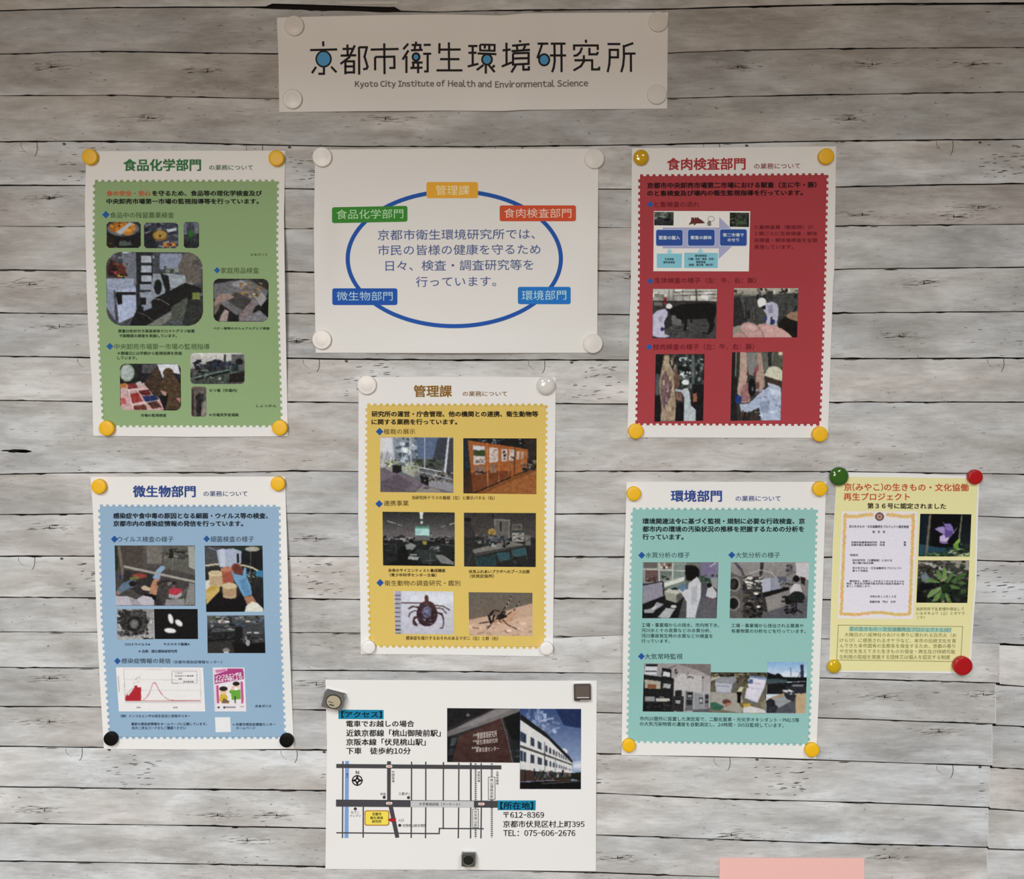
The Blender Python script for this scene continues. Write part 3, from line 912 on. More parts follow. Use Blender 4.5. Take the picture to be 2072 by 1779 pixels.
PH['cow'] = [('g', (190, 184, 172), (170, 164, 154), 70, 180), ('r', (74, 68, 66), (280, 190, 900, 300)), ('p', (86, 80, 80), [(280, 300), (900, 280), (900, 545), (280, 545)]), ('s', (290, 75, 900, 180), 30, (90, 40), [(202, 196, 182), (166, 158, 146), (180, 174, 160)], 1),
             ('l', (96, 84, 84), 7, [(440, 75), (440, 190)]), ('l', (110, 98, 96), 5, [(480, 75), (480, 180)]), ('l', (100, 84, 84), 8, [(480, 135), (890, 120)]), ('l', (100, 86, 84), 6, [(480, 100), (890, 92)]), ('l', (92, 78, 76), 12, [(700, 75), (705, 185)]), ('l', (86, 74, 72), 6, [(570, 75), (575, 190)]), ('r', (160, 50, 50), (388, 150, 420, 215)), ('r', (120, 114, 112), (300, 190, 380, 230)), ('l', (58, 52, 52), 9, [(285, 186), (890, 192)]), ('l', (70, 64, 62), 7, [(285, 245), (520, 240)]), ('l', (60, 54, 52), 5, [(600, 200), (890, 198)]),
             ('s', (460, 420, 880, 540), 26, (80, 12), [(104, 100, 100), (72, 66, 66), (92, 86, 88)], 3), ('p', (116, 110, 112), [(440, 300), (560, 300), (560, 420), (450, 400)]),
             ('p', (28, 22, 24), [(448, 262), (480, 250), (540, 218), (640, 208), (830, 206), (888, 215), (893, 300), (870, 360), (872, 420), (850, 470), (820, 500), (812, 470), (830, 420), (800, 352), (700, 356), (612, 356), (612, 420), (605, 466), (575, 462), (590, 420), (580, 370), (520, 350), (500, 322), (462, 318)]), ('l', (24, 20, 22), 14, [(655, 350), (652, 388)]), ('l', (28, 22, 24), 14, [(565, 350), (572, 395)]), ('l', (30, 24, 26), 12, [(760, 488), (820, 498)]),
             ('p', (60, 56, 56), [(416, 290), (450, 260), (466, 340), (466, 420), (430, 440), (396, 470), (400, 380)]), ('p', (186, 176, 194), [(285, 320), (330, 276), (400, 258), (430, 285), (425, 330), (395, 380), (400, 450), (398, 500), (444, 515), (430, 530), (340, 535), (285, 515)]), ('p', (164, 154, 174), [(340, 350), (380, 320), (370, 400), (350, 380)]),
             ('e', (216, 210, 214), (441, 235, 29, 26)), ('p', (46, 38, 38), [(424, 255), (455, 262), (444, 284), (426, 278)]), ('e', (40, 60, 132), (377, 452, 17, 18)), ('l', (50, 46, 48), 10, [(395, 450), (450, 420)]), ('l', (60, 56, 54), 8, [(290, 528), (340, 540)]), ('n', 16, 20, 14, 3)]
PH['pigs'] = [('g', (176, 166, 146), (150, 142, 126), 62, 130), ('p', (84, 84, 80), [(1050, 130), (1380, 125), (1673, 105), (1673, 400), (1050, 420)]), ('s', (1060, 70, 1673, 110), 26, (26, 34), [(60, 54, 50), (120, 110, 96), (190, 180, 158)], 1), ('r', (70, 70, 68), (1380, 90, 1430, 200)), ('l', (150, 146, 136), 6, [(1130, 138), (1380, 124)]), ('l', (160, 156, 144), 7, [(1440, 118), (1673, 100)]),
              ('s', (1060, 140, 1673, 390), 46, (26, 110), [(72, 72, 70), (92, 92, 86), (60, 60, 58), (82, 78, 70)], 2), ('l', (48, 48, 48), 9, [(1170, 200), (1180, 400)]), ('p', (60, 58, 56), [(1050, 160), (1120, 150), (1170, 380), (1050, 440)]), ('p', (44, 34, 28), [(1480, 400), (1540, 340), (1673, 320), (1673, 531), (1480, 531)]), ('p', (158, 124, 96), [(1555, 320), (1600, 290), (1673, 282), (1673, 380), (1600, 360), (1565, 345)]), ('e', (40, 30, 26), (1610, 440, 90, 60)),
              ('p', (178, 172, 188), [(1338, 268), (1362, 205), (1420, 190), (1470, 210), (1486, 262), (1480, 330), (1466, 420), (1440, 415), (1430, 370), (1400, 420), (1362, 405), (1375, 320)]), ('p', (150, 142, 168), [(1380, 230), (1430, 220), (1430, 300), (1390, 300)]), ('e', (222, 218, 216), (1325, 195, 42, 42)), ('p', (222, 218, 216), [(1288, 222), (1340, 205), (1340, 236), (1300, 245)]), ('p', (42, 34, 34), [(1330, 232), (1362, 226), (1362, 262), (1340, 266)]), ('e', (46, 62, 130), (1436, 382, 15, 22)), ('e', (46, 62, 130), (1364, 352, 12, 20)), ('p', (40, 44, 62), [(1410, 345), (1425, 330), (1425, 400), (1405, 405)]),
              ('p', (196, 148, 140), [(1122, 440), (1140, 400), (1195, 384), (1260, 402), (1320, 460), (1340, 531), (1180, 531)]), ('p', (206, 156, 146), [(1285, 408), (1340, 400), (1420, 412), (1520, 450), (1580, 490), (1615, 531), (1345, 531), (1320, 470)]), ('p', (186, 138, 130), [(1052, 500), (1130, 475), (1180, 531), (1050, 531)]), ('p', (166, 118, 112), [(1125, 460), (1150, 480), (1190, 531), (1170, 531)]), ('l', (130, 88, 86), 5, [(1290, 430), (1330, 480), (1345, 531)]), ('p', (206, 166, 156), [(1160, 420), (1220, 405), (1280, 450), (1250, 470)]), ('p', (170, 130, 126), [(1050, 430), (1090, 430), (1070, 450)]), ('n', 16, 20, 14, 5)]
PH['carcass_beef'] = [('bg', (56, 60, 58)), ('s', (430, 695, 780, 1000), 70, (30, 60), [(90, 98, 94), (40, 42, 42), (120, 128, 124), (64, 72, 68)], 1), ('p', (30, 34, 34), [(312, 695), (385, 695), (350, 900), (360, 1330), (300, 1335)]), ('r', (92, 96, 92), (312, 880, 352, 1080)), ('r', (160, 172, 168), (540, 718, 620, 736)), ('s', (530, 740, 760, 900), 16, (24, 16), [(186, 200, 198), (150, 160, 158)], 8), ('r', (104, 110, 106), (655, 700, 685, 1000)), ('l', (60, 70, 66), 8, [(690, 740), (690, 1000)]), ('r', (34, 30, 34), (660, 980, 775, 1335)),
                      ('p', (30, 30, 32), [(520, 820), (560, 800), (640, 840), (640, 900), (560, 850)]), ('s', (560, 860, 640, 940), 18, (22, 18), [(170, 176, 172), (200, 204, 200), (80, 80, 80)], 4),
                      ('p', (166, 140, 112), [(395, 700), (445, 700), (448, 780), (478, 850), (490, 960), (498, 1080), (510, 1200), (498, 1330), (360, 1330), (372, 1180), (352, 1060), (355, 920), (378, 800)]), ('p', (120, 88, 92), [(408, 840), (440, 930), (462, 1000), (455, 1100), (430, 1150), (415, 1220), (385, 1200), (362, 1060), (372, 920)]), ('p', (134, 100, 102), [(410, 860), (432, 940), (440, 1010), (400, 1060), (372, 1000)]), ('l', (96, 66, 74), 6, [(368, 1040), (460, 1010)]), ('p', (184, 158, 128), [(400, 720), (436, 720), (440, 800), (412, 830), (390, 860)]),
                      ('p', (126, 88, 70), [(480, 800), (500, 830), (540, 900), (540, 1000), (500, 1030)]), ('p', (140, 100, 84), [(500, 1050), (560, 1060), (570, 1140), (510, 1130)]), ('p', (30, 28, 30), [(510, 1160), (580, 1150), (590, 1325), (500, 1325)]), ('p', (176, 180, 178), [(498, 1020), (560, 1030), (620, 1008), (640, 1070), (650, 1180), (698, 1220), (695, 1330), (580, 1330), (585, 1100), (560, 1055), (500, 1044)]), ('e', (216, 214, 206), (598, 960, 34, 26)), ('p', (70, 60, 60), [(572, 985), (622, 990), (618, 1015), (575, 1010)]), ('p', (160, 100, 66), [(665, 1070), (705, 1060), (712, 1140), (670, 1150)]), ('s', (380, 700, 500, 1320), 30, (16, 70), [(150, 122, 96), (176, 152, 124)], 6), ('n', 20, 16, 22, 3)]
PH['carcass_pork'] = [('bg', (70, 70, 62)), ('r', (44, 44, 42), (1030, 670, 1090, 1326)), ('l', (150, 144, 120), 10, [(1080, 672), (1075, 900)]), ('r', (112, 110, 96), (1320, 672, 1400, 860)), ('r', (60, 60, 56), (1385, 672, 1420, 800)), ('r', (100, 98, 84), (1420, 672, 1527, 820)), ('l', (140, 136, 116), 6, [(1430, 672), (1425, 800)]), ('e', (216, 180, 150), (1505, 684, 22, 18)), ('p', (136, 132, 124), [(1172, 672), (1300, 672), (1290, 800), (1245, 900), (1200, 880)]),
                      ('p', (186, 150, 132), [(1120, 672), (1178, 672), (1185, 780), (1190, 900), (1170, 1010), (1215, 1120), (1205, 1150), (1120, 1160), (1090, 1060), (1110, 900)]), ('p', (160, 110, 106), [(1150, 990), (1195, 960), (1218, 1100), (1190, 1140), (1130, 1140), (1120, 1060)]), ('p', (178, 140, 124), [(1282, 672), (1320, 672), (1335, 800), (1350, 900), (1355, 1000), (1290, 1070), (1270, 1000), (1265, 900), (1290, 820)]), ('p', (150, 74, 86), [(1245, 850), (1290, 790), (1300, 840), (1262, 870)]), ('p', (128, 60, 64), [(1180, 862), (1200, 862), (1196, 900), (1182, 890)]), ('p', (130, 62, 64), [(1240, 870), (1276, 870), (1268, 920)]),
                      ('e', (28, 26, 28), (1232, 1010, 36, 85)), ('r', (110, 110, 110), (1228, 1000, 1246, 1040)), ('p', (120, 84, 70), [(1262, 960), (1300, 960), (1300, 1070), (1268, 1080)]), ('e', (196, 188, 158), (1450, 875, 84, 66, 20)), ('p', (196, 188, 158), [(1345, 890), (1380, 845), (1527, 900), (1520, 950), (1440, 925), (1352, 896)]), ('p', (84, 62, 54), [(1360, 900), (1440, 925), (1515, 950), (1505, 1000), (1380, 980)]), ('p', (172, 176, 186), [(1378, 960), (1430, 975), (1500, 1000), (1490, 1010), (1385, 990)]),
                      ('p', (166, 172, 192), [(1285, 1080), (1350, 1030), (1400, 990), (1510, 1010), (1506, 1321), (1320, 1324), (1300, 1200), (1200, 1250), (1130, 1245), (1112, 1170), (1200, 1160), (1260, 1110)]), ('p', (186, 192, 208), [(1400, 1020), (1500, 1030), (1500, 1090), (1420, 1080)]), ('p', (140, 148, 170), [(1300, 1150), (1400, 1130), (1390, 1260), (1310, 1230)]), ('p', (40, 66, 138), [(1072, 1100), (1100, 1075), (1130, 1100), (1132, 1150), (1100, 1168), (1078, 1150)]), ('s', (1110, 1240, 1320, 1326), 24, (14, 60), [(50, 40, 34), (110, 70, 52), (70, 56, 44)], 3), ('s', (1280, 1020, 1505, 1320), 24, (50, 18), [(180, 186, 204), (148, 156, 178)], 5), ('n', 18, 16, 18, 3)]
PH['terrace'] = [('g', (140, 146, 160), (110, 116, 124), 650, 960), ('p', (212, 206, 212), [(285, 650), (410, 652), (420, 890), (300, 930), (285, 930)]), ('p', (180, 180, 190), [(285, 800), (420, 800), (420, 930), (290, 950)]), ('s', (290, 800, 420, 930), 20, (6, 100), [(130, 126, 136), (196, 192, 200)], 1), ('p', (150, 158, 172), [(420, 652), (600, 652), (600, 930), (440, 880)]), ('s', (440, 660, 660, 900), 50, (60, 50), [(176, 182, 192), (130, 138, 150), (96, 108, 120), (200, 206, 212)], 2), ('p', (100, 118, 150), [(640, 652), (860, 652), (830, 850), (650, 860)]), ('p', (74, 80, 92), [(850, 652), (950, 652), (920, 960), (800, 860)]),
                 ('p', (92, 96, 88), [(600, 860), (900, 870), (890, 990), (610, 930)]), ('s', (620, 860, 880, 980), 30, (60, 16), [(110, 114, 98), (70, 76, 74), (60, 60, 60)], 3), ('l', (176, 184, 194), 14, [(405, 652), (425, 880)]), ('l', (182, 188, 198), 10, [(575, 652), (590, 930)]), ('l', (160, 170, 182), 8, [(495, 652), (505, 900)]), ('l', (168, 178, 190), 10, [(722, 652), (720, 960)]), ('l', (198, 202, 210), 22, [(955, 652), (915, 1000)]), ('l', (206, 206, 204), 10, [(600, 930), (900, 990)]), ('p', (84, 82, 88), [(960, 660), (999, 660), (999, 1050), (930, 1000)]),
                 ('p', (126, 112, 122), [(285, 960), (340, 950), (480, 1000), (600, 1040), (690, 1090), (800, 1140), (999, 1192), (287, 1185)]), ('p', (110, 98, 108), [(287, 1090), (450, 1010), (600, 1100), (500, 1190), (287, 1185)]), ('l', (90, 80, 90), 4, [(300, 1120), (600, 1190)]), ('l', (94, 84, 92), 4, [(610, 1190), (700, 1110)]), ('p', (150, 142, 138), [(620, 1190), (700, 1120), (830, 1150), (900, 1190)]), ('e', (96, 90, 96), (485, 1060, 26, 10)), ('e', (100, 94, 98), (735, 1145, 32, 12)),
                 ('p', (158, 154, 152), [(338, 908), (410, 930), (412, 990), (342, 962)]), ('p', (36, 34, 38), [(405, 925), (490, 925), (490, 985), (450, 1002), (408, 990)]), ('s', (330, 870, 480, 935), 40, (18, 14), [(150, 160, 96), (110, 126, 74), (206, 200, 170), (70, 80, 50)], 4), ('p', (168, 168, 150), [(498, 930), (665, 950), (664, 1030), (620, 1042), (500, 990)]), ('p', (136, 134, 126), [(615, 990), (664, 975), (664, 1030), (620, 1042)]), ('s', (500, 890, 660, 975), 44, (18, 14), [(176, 184, 140), (196, 200, 176), (130, 142, 104)], 5),
                 ('p', (28, 28, 30), [(676, 1018), (755, 1040), (755, 1125), (684, 1090)]), ('p', (152, 148, 154), [(755, 1040), (995, 1105), (995, 1190), (757, 1125)]), ('s', (690, 990, 995, 1090), 60, (20, 14), [(60, 40, 34), (176, 168, 160), (96, 80, 72), (130, 100, 70)], 6), ('l', (190, 188, 190), 8, [(660, 985), (990, 1060)]), ('n', 14, 16, 12, 7)]
PH['panels'] = [('g', (34, 30, 32), (90, 60, 40), 660, 1205), ('p', (44, 58, 72), [(1097, 662), (1180, 662), (1170, 960), (1097, 960)]), ('s', (1200, 662, 1720, 740), 40, (40, 16), [(60, 90, 120), (30, 30, 36), (20, 18, 20), (130, 150, 166)], 1), ('p', (64, 52, 44), [(1690, 662), (1811, 662), (1811, 1000), (1720, 940)]), ('p', (186, 104, 42), [(1140, 680), (1600, 745), (1730, 770), (1720, 960), (1560, 1040), (1340, 1130), (1190, 1200)]), ('p', (140, 76, 36), [(1170, 1000), (1340, 980), (1560, 980), (1560, 1040), (1340, 1130), (1190, 1200)]),
                ('p', (150, 88, 40), [(1190, 1200), (1340, 1140), (1560, 1040), (1811, 950), (1811, 1205)]), ('p', (176, 106, 50), [(1300, 1200), (1560, 1080), (1811, 980), (1811, 1205)]), ('l', (214, 140, 80), 7, [(1326, 700), (1336, 1150)]), ('l', (206, 132, 76), 6, [(1445, 720), (1440, 1090)]), ('l', (198, 124, 70), 5, [(1545, 740), (1535, 1040)]), ('l', (90, 70, 60), 10, [(1600, 745), (1592, 1020)]), ('l', (30, 22, 20), 8, [(1200, 1198), (1560, 1040)]),
                ('p', (206, 190, 184), [(1190, 728), (1308, 740), (1310, 912), (1198, 920)]), ('p', (72, 92, 50), [(1196, 770), (1308, 775), (1306, 836), (1194, 830)]), ('p', (206, 200, 214), [(1194, 735), (1300, 745), (1250, 780), (1194, 770)]), ('s', (1200, 850, 1310, 905), 12, (40, 10), [(60, 50, 46), (140, 120, 110)], 2), ('p', (206, 188, 182), [(1350, 748), (1436, 755), (1432, 890), (1352, 898)]), ('s', (1358, 755, 1430, 880), 12, (26, 8), [(150, 130, 124), (120, 140, 96), (190, 96, 60)], 3), ('p', (196, 176, 170), [(1465, 762), (1525, 768), (1522, 884), (1464, 890)]), ('s', (1490, 780, 1520, 860), 5, (22, 16), [(50, 40, 38)], 4),
                ('p', (200, 182, 176), [(1546, 768), (1594, 772), (1590, 880), (1542, 880)]), ('s', (1560, 785, 1592, 870), 6, (20, 12), [(50, 44, 44), (90, 80, 80)], 5), ('p', (196, 172, 160), [(1618, 785), (1646, 787), (1640, 868), (1614, 866)]), ('p', (188, 150, 130), [(1660, 788), (1690, 790), (1680, 865), (1655, 862)]), ('p', (176, 144, 124), [(1704, 795), (1716, 797), (1712, 836), (1702, 834)]), ('p', (150, 114, 100), [(1206, 930), (1310, 930), (1306, 1000), (1212, 1020)]), ('s', (1215, 980, 1305, 1005), 6, (26, 14), [(50, 46, 40)], 6), ('p', (160, 122, 100), [(1360, 915), (1420, 910), (1416, 995), (1362, 1000)]), ('s', (1365, 920, 1415, 990), 10, (20, 8), [(110, 86, 76)], 7), ('s', (1542, 890, 1592, 985), 10, (20, 10), [(96, 80, 80), (176, 150, 140)], 8),
                ('s', (1660, 880, 1800, 990), 30, (34, 18), [(40, 34, 34), (110, 96, 86), (160, 140, 124)], 9), ('n', 16, 20, 14, 3)]
PH['classroom'] = [('g', (70, 70, 70), (104, 102, 102), 28, 200), ('p', (112, 108, 108), [(310, 190), (620, 150), (780, 150), (1012, 190), (1012, 320), (310, 320)]), ('g', (64, 62, 62), (116, 110, 110), 28, 260), ('p', (46, 50, 50), [(310, 300), (620, 310), (1012, 300), (1012, 560), (310, 560)]), ('p', (206, 214, 206), [(668, 28), (706, 28), (698, 96), (676, 96)]), ('r', (190, 220, 206), (680, 122, 698, 145)), ('e', (150, 200, 180), (689, 166, 9, 6)), ('l', (176, 176, 172), 8, [(355, 118), (435, 142)]), ('l', (166, 166, 162), 7, [(465, 154), (502, 166)]), ('l', (186, 186, 182), 8, [(962, 152), (1010, 138)]), ('l', (166, 166, 162), 6, [(882, 176), (922, 166)]),
                   ('p', (92, 128, 112), [(628, 160), (764, 160), (768, 262), (625, 262)]), ('p', (172, 214, 206), [(625, 180), (764, 182), (764, 262), (626, 258)]), ('r', (110, 170, 150), (626, 178, 764, 196)), ('s', (640, 204, 690, 240), 7, (40, 4), [(120, 166, 160)], 1), ('s', (310, 262, 620, 330), 34, (44, 18), [(30, 30, 34), (150, 148, 146), (70, 72, 74)], 2), ('s', (780, 270, 1012, 330), 28, (44, 14), [(30, 30, 34), (150, 150, 146), (60, 60, 64)], 3), ('s', (310, 320, 1012, 555), 90, (60, 16), [(24, 24, 26), (70, 76, 76), (50, 54, 52), (38, 40, 40)], 4),
                   ('p', (26, 26, 28), [(460, 400), (500, 370), (545, 380), (560, 470), (700, 540), (1012, 552), (320, 552), (450, 500)]), ('e', (28, 26, 28), (590, 312, 22, 22)), ('p', (140, 142, 140), [(530, 350), (590, 330), (640, 360), (600, 400), (540, 395)]), ('p', (160, 160, 158), [(560, 460), (670, 468), (650, 500), (555, 492)]), ('p', (150, 150, 148), [(580, 436), (650, 440), (640, 458), (572, 452)]), ('p', (160, 156, 62), [(698, 310), (742, 312), (738, 352), (700, 350)]), ('p', (64, 72, 70), [(640, 400), (820, 390), (860, 500), (700, 540)]), ('p', (134, 134, 132), [(820, 450), (890, 445), (1005, 520), (1005, 545), (880, 530)]), ('s', (780, 360, 870, 420), 12, (44, 12), [(150, 150, 148), (100, 102, 100)], 6),
                   ('l', (110, 112, 112), 4, [(720, 500), (820, 505)]), ('l', (130, 130, 130), 4, [(770, 440), (775, 490)]), ('e', (60, 50, 50), (518, 272, 11, 11)), ('p', (150, 152, 150), [(508, 285), (530, 285), (532, 318), (506, 318)]), ('e', (40, 36, 36), (907, 296, 12, 12)), ('p', (60, 40, 50), [(890, 310), (925, 310), (930, 360), (880, 350)]), ('e', (60, 56, 56), (782, 238, 7, 8)), ('p', (140, 140, 138), [(774, 246), (792, 248), (796, 300), (774, 300)]), ('r', (22, 22, 24), (776, 288, 806, 304)), ('l', (96, 100, 100), 6, [(320, 345), (440, 345), (440, 420)]), ('l', (110, 112, 110), 6, [(880, 345), (1010, 360)]), ('n', 14, 16, 12, 5)]
PH['booth'] = [('g', (72, 68, 66), (96, 86, 82), 38, 280), ('p', (52, 54, 54), [(1102, 280), (1804, 280), (1804, 567), (1102, 567)]), ('p', (60, 60, 58), [(1102, 300), (1200, 280), (1210, 567), (1102, 567)]), ('p', (30, 26, 26), [(1104, 85), (1165, 90), (1170, 125), (1104, 120)]), ('p', (70, 66, 66), [(1104, 125), (1165, 130), (1225, 280), (1104, 280)]), ('p', (146, 140, 134), [(1395, 98), (1550, 105), (1545, 290), (1400, 290)]), ('p', (112, 106, 102), [(1405, 110), (1540, 115), (1536, 290), (1410, 290)]), ('r', (20, 20, 20), (1455, 128, 1466, 215)), ('r', (130, 124, 118), (1572, 148, 1670, 205)), ('r', (104, 98, 94), (1580, 156, 1662, 198)), ('e', (80, 78, 80), (1640, 175, 16, 16)),
               ('p', (166, 160, 152), [(1570, 218), (1690, 220), (1688, 320), (1572, 318)]), ('s', (1590, 240, 1690, 310), 20, (30, 8), [(60, 58, 56), (110, 106, 104), (130, 130, 126)], 2), ('r', (70, 80, 80), (1572, 218, 1688, 234)), ('p', (120, 116, 112), [(1698, 255), (1755, 257), (1752, 360), (1700, 355)]), ('s', (1705, 270, 1750, 345), 12, (36, 6), [(70, 68, 68), (150, 146, 140)], 4), ('l', (30, 28, 28), 7, [(1386, 55), (1388, 90)]), ('e', (176, 146, 70), (1376, 230, 40, 40)), ('e', (160, 130, 60), (1376, 230, 20, 20)), ('l', (50, 48, 48), 6, [(1378, 270), (1380, 380)]), ('s', (1220, 250, 1530, 330), 60, (34, 20), [(110, 96, 100), (140, 130, 128), (70, 62, 66), (96, 110, 120)], 5), ('l', (120, 84, 40), 6, [(1320, 205), (1312, 232)]), ('l', (60, 40, 30), 5, [(1398, 170), (1402, 192)]),
               ('p', (132, 126, 118), [(1185, 395), (1540, 310), (1700, 350), (1650, 362), (1230, 440), (1200, 430)]), ('p', (84, 82, 80), [(1205, 432), (1640, 356), (1648, 372), (1215, 460)]), ('s', (1260, 330, 1545, 370), 18, (26, 34), [(34, 34, 36), (60, 62, 64), (150, 150, 146)], 7), ('s', (1275, 345, 1520, 395), 6, (24, 10), [(196, 196, 190)], 8), ('p', (48, 78, 84), [(1210, 480), (1420, 440), (1420, 560), (1230, 560)]), ('p', (60, 100, 106), [(1420, 430), (1540, 420), (1560, 490), (1470, 510), (1440, 500)]), ('p', (62, 102, 110), [(1560, 400), (1700, 375), (1710, 450), (1600, 470)]), ('l', (130, 130, 128), 4, [(1700, 380), (1720, 500)]), ('l', (110, 108, 106), 4, [(1570, 420), (1600, 560)]), ('s', (1380, 480, 1760, 565), 30, (50, 8), [(34, 36, 38), (80, 82, 80)], 9), ('l', (96, 92, 90), 5, [(1190, 400), (1130, 560)]), ('l', (100, 96, 94), 5, [(1215, 460), (1225, 560)]), ('n', 14, 16, 12, 6)]
PH['tick'] = [('g', (206, 206, 218), (190, 184, 198), 800, 1224), ('e', (214, 212, 222), (800, 880, 220, 60)), ('r', (176, 170, 184), (430, 800, 492, 1222))] + [('l', (40, 34, 52), 6, [(430, y), (482, y)]) for y in (842, 880, 922, 965, 1008, 1052, 1096, 1138, 1178, 1214)] + \
    [('l', (96, 66, 66), 10, p) for p in ([(495, 918), (600, 916), (700, 920)], [(790, 935), (900, 950), (962, 985)], [(560, 975), (590, 955), (660, 955)], [(565, 1050), (575, 1015), (620, 992), (660, 1000)], [(640, 1060), (610, 1080), (605, 1120), (640, 1140)], [(820, 965), (890, 972), (930, 1020)], [(830, 1010), (890, 1020), (900, 1070), (905, 1110), (895, 1160), (870, 1160)])] + \
    [('l', (84, 52, 54), 18, [(640, 1130), (612, 1090), (620, 1060), (660, 1050)]), ('l', (84, 54, 56), 15, [(840, 1010), (892, 1035), (902, 1075)]), ('l', (88, 58, 58), 15, [(570, 968), (600, 952), (670, 960)]), ('e', (78, 50, 56), (742, 1028, 102, 118)), ('e', (92, 62, 66), (742, 950, 76, 50)), ('p', (110, 66, 62), [(722, 850), (735, 838), (752, 848), (760, 900), (775, 940), (715, 940)]), ('e', (108, 108, 142), (742, 1005, 46, 58)), ('e', (132, 132, 164), (735, 985, 26, 26)), ('s', (660, 930, 830, 1130), 60, (18, 12), [(56, 34, 42), (110, 84, 92), (140, 130, 156), (84, 52, 54)], 2), ('l', (50, 30, 36), 5, [(742, 1070), (742, 1135)]), ('l', (50, 30, 36), 5, [(690, 1060), (670, 1110)]), ('l', (50, 30, 36), 5, [(795, 1060), (815, 1105)]), ('n', 12, 18, 18, 5)]
PH['mosquito'] = [('g', (120, 110, 100), (132, 112, 96), 812, 1080), ('p', (204, 164, 136), [(1140, 1085), (1300, 1050), (1420, 1040), (1500, 1000), (1620, 960), (1775, 918), (1775, 1245), (1140, 1245)]), ('p', (214, 172, 144), [(1140, 1130), (1400, 1110), (1775, 1040), (1775, 1245), (1140, 1245)]), ('p', (206, 154, 120), [(1380, 1080), (1560, 1010), (1640, 980), (1560, 1100), (1400, 1140)]), ('s', (1160, 1060, 1770, 1235), 40, (60, 20), [(210, 168, 140), (198, 156, 128), (220, 180, 152)], 1)] + \
    [('l', (46, 36, 34), w, p) for w, p in ((7, [(1485, 990), (1540, 905), (1562, 855)]), (7, [(1530, 1030), (1600, 980), (1640, 905)]), (22, [(1430, 1050), (1500, 1010)]), (26, [(1445, 1070), (1510, 1045)]), (20, [(1365, 1110), (1345, 1040), (1385, 1000)]), (9, [(1385, 1000), (1400, 985), (1450, 1000)]), (18, [(1380, 1100), (1398, 1040)]), (8, [(1350, 1100), (1250, 1118)]), (6, [(1375, 1120), (1325, 1175)]), (7, [(1480, 1075), (1520, 1125), (1615, 1172)]), (8, [(1410, 1080), (1440, 1045), (1480, 1000)]), (30, [(1470, 1045), (1490, 1020)]))] + \
    [('e', (196, 186, 170), (x, y, 6, 8)) for x, y in ((1556, 875), (1538, 912), (1515, 950), (1632, 925), (1606, 965), (1575, 998))] + [('s', (1340, 1010, 1520, 1110), 26, (14, 10), [(120, 106, 96), (24, 20, 20), (80, 66, 60)], 3), ('e', (190, 180, 166), (1492, 1018, 7, 5)), ('n', 10, 14, 12, 4)]
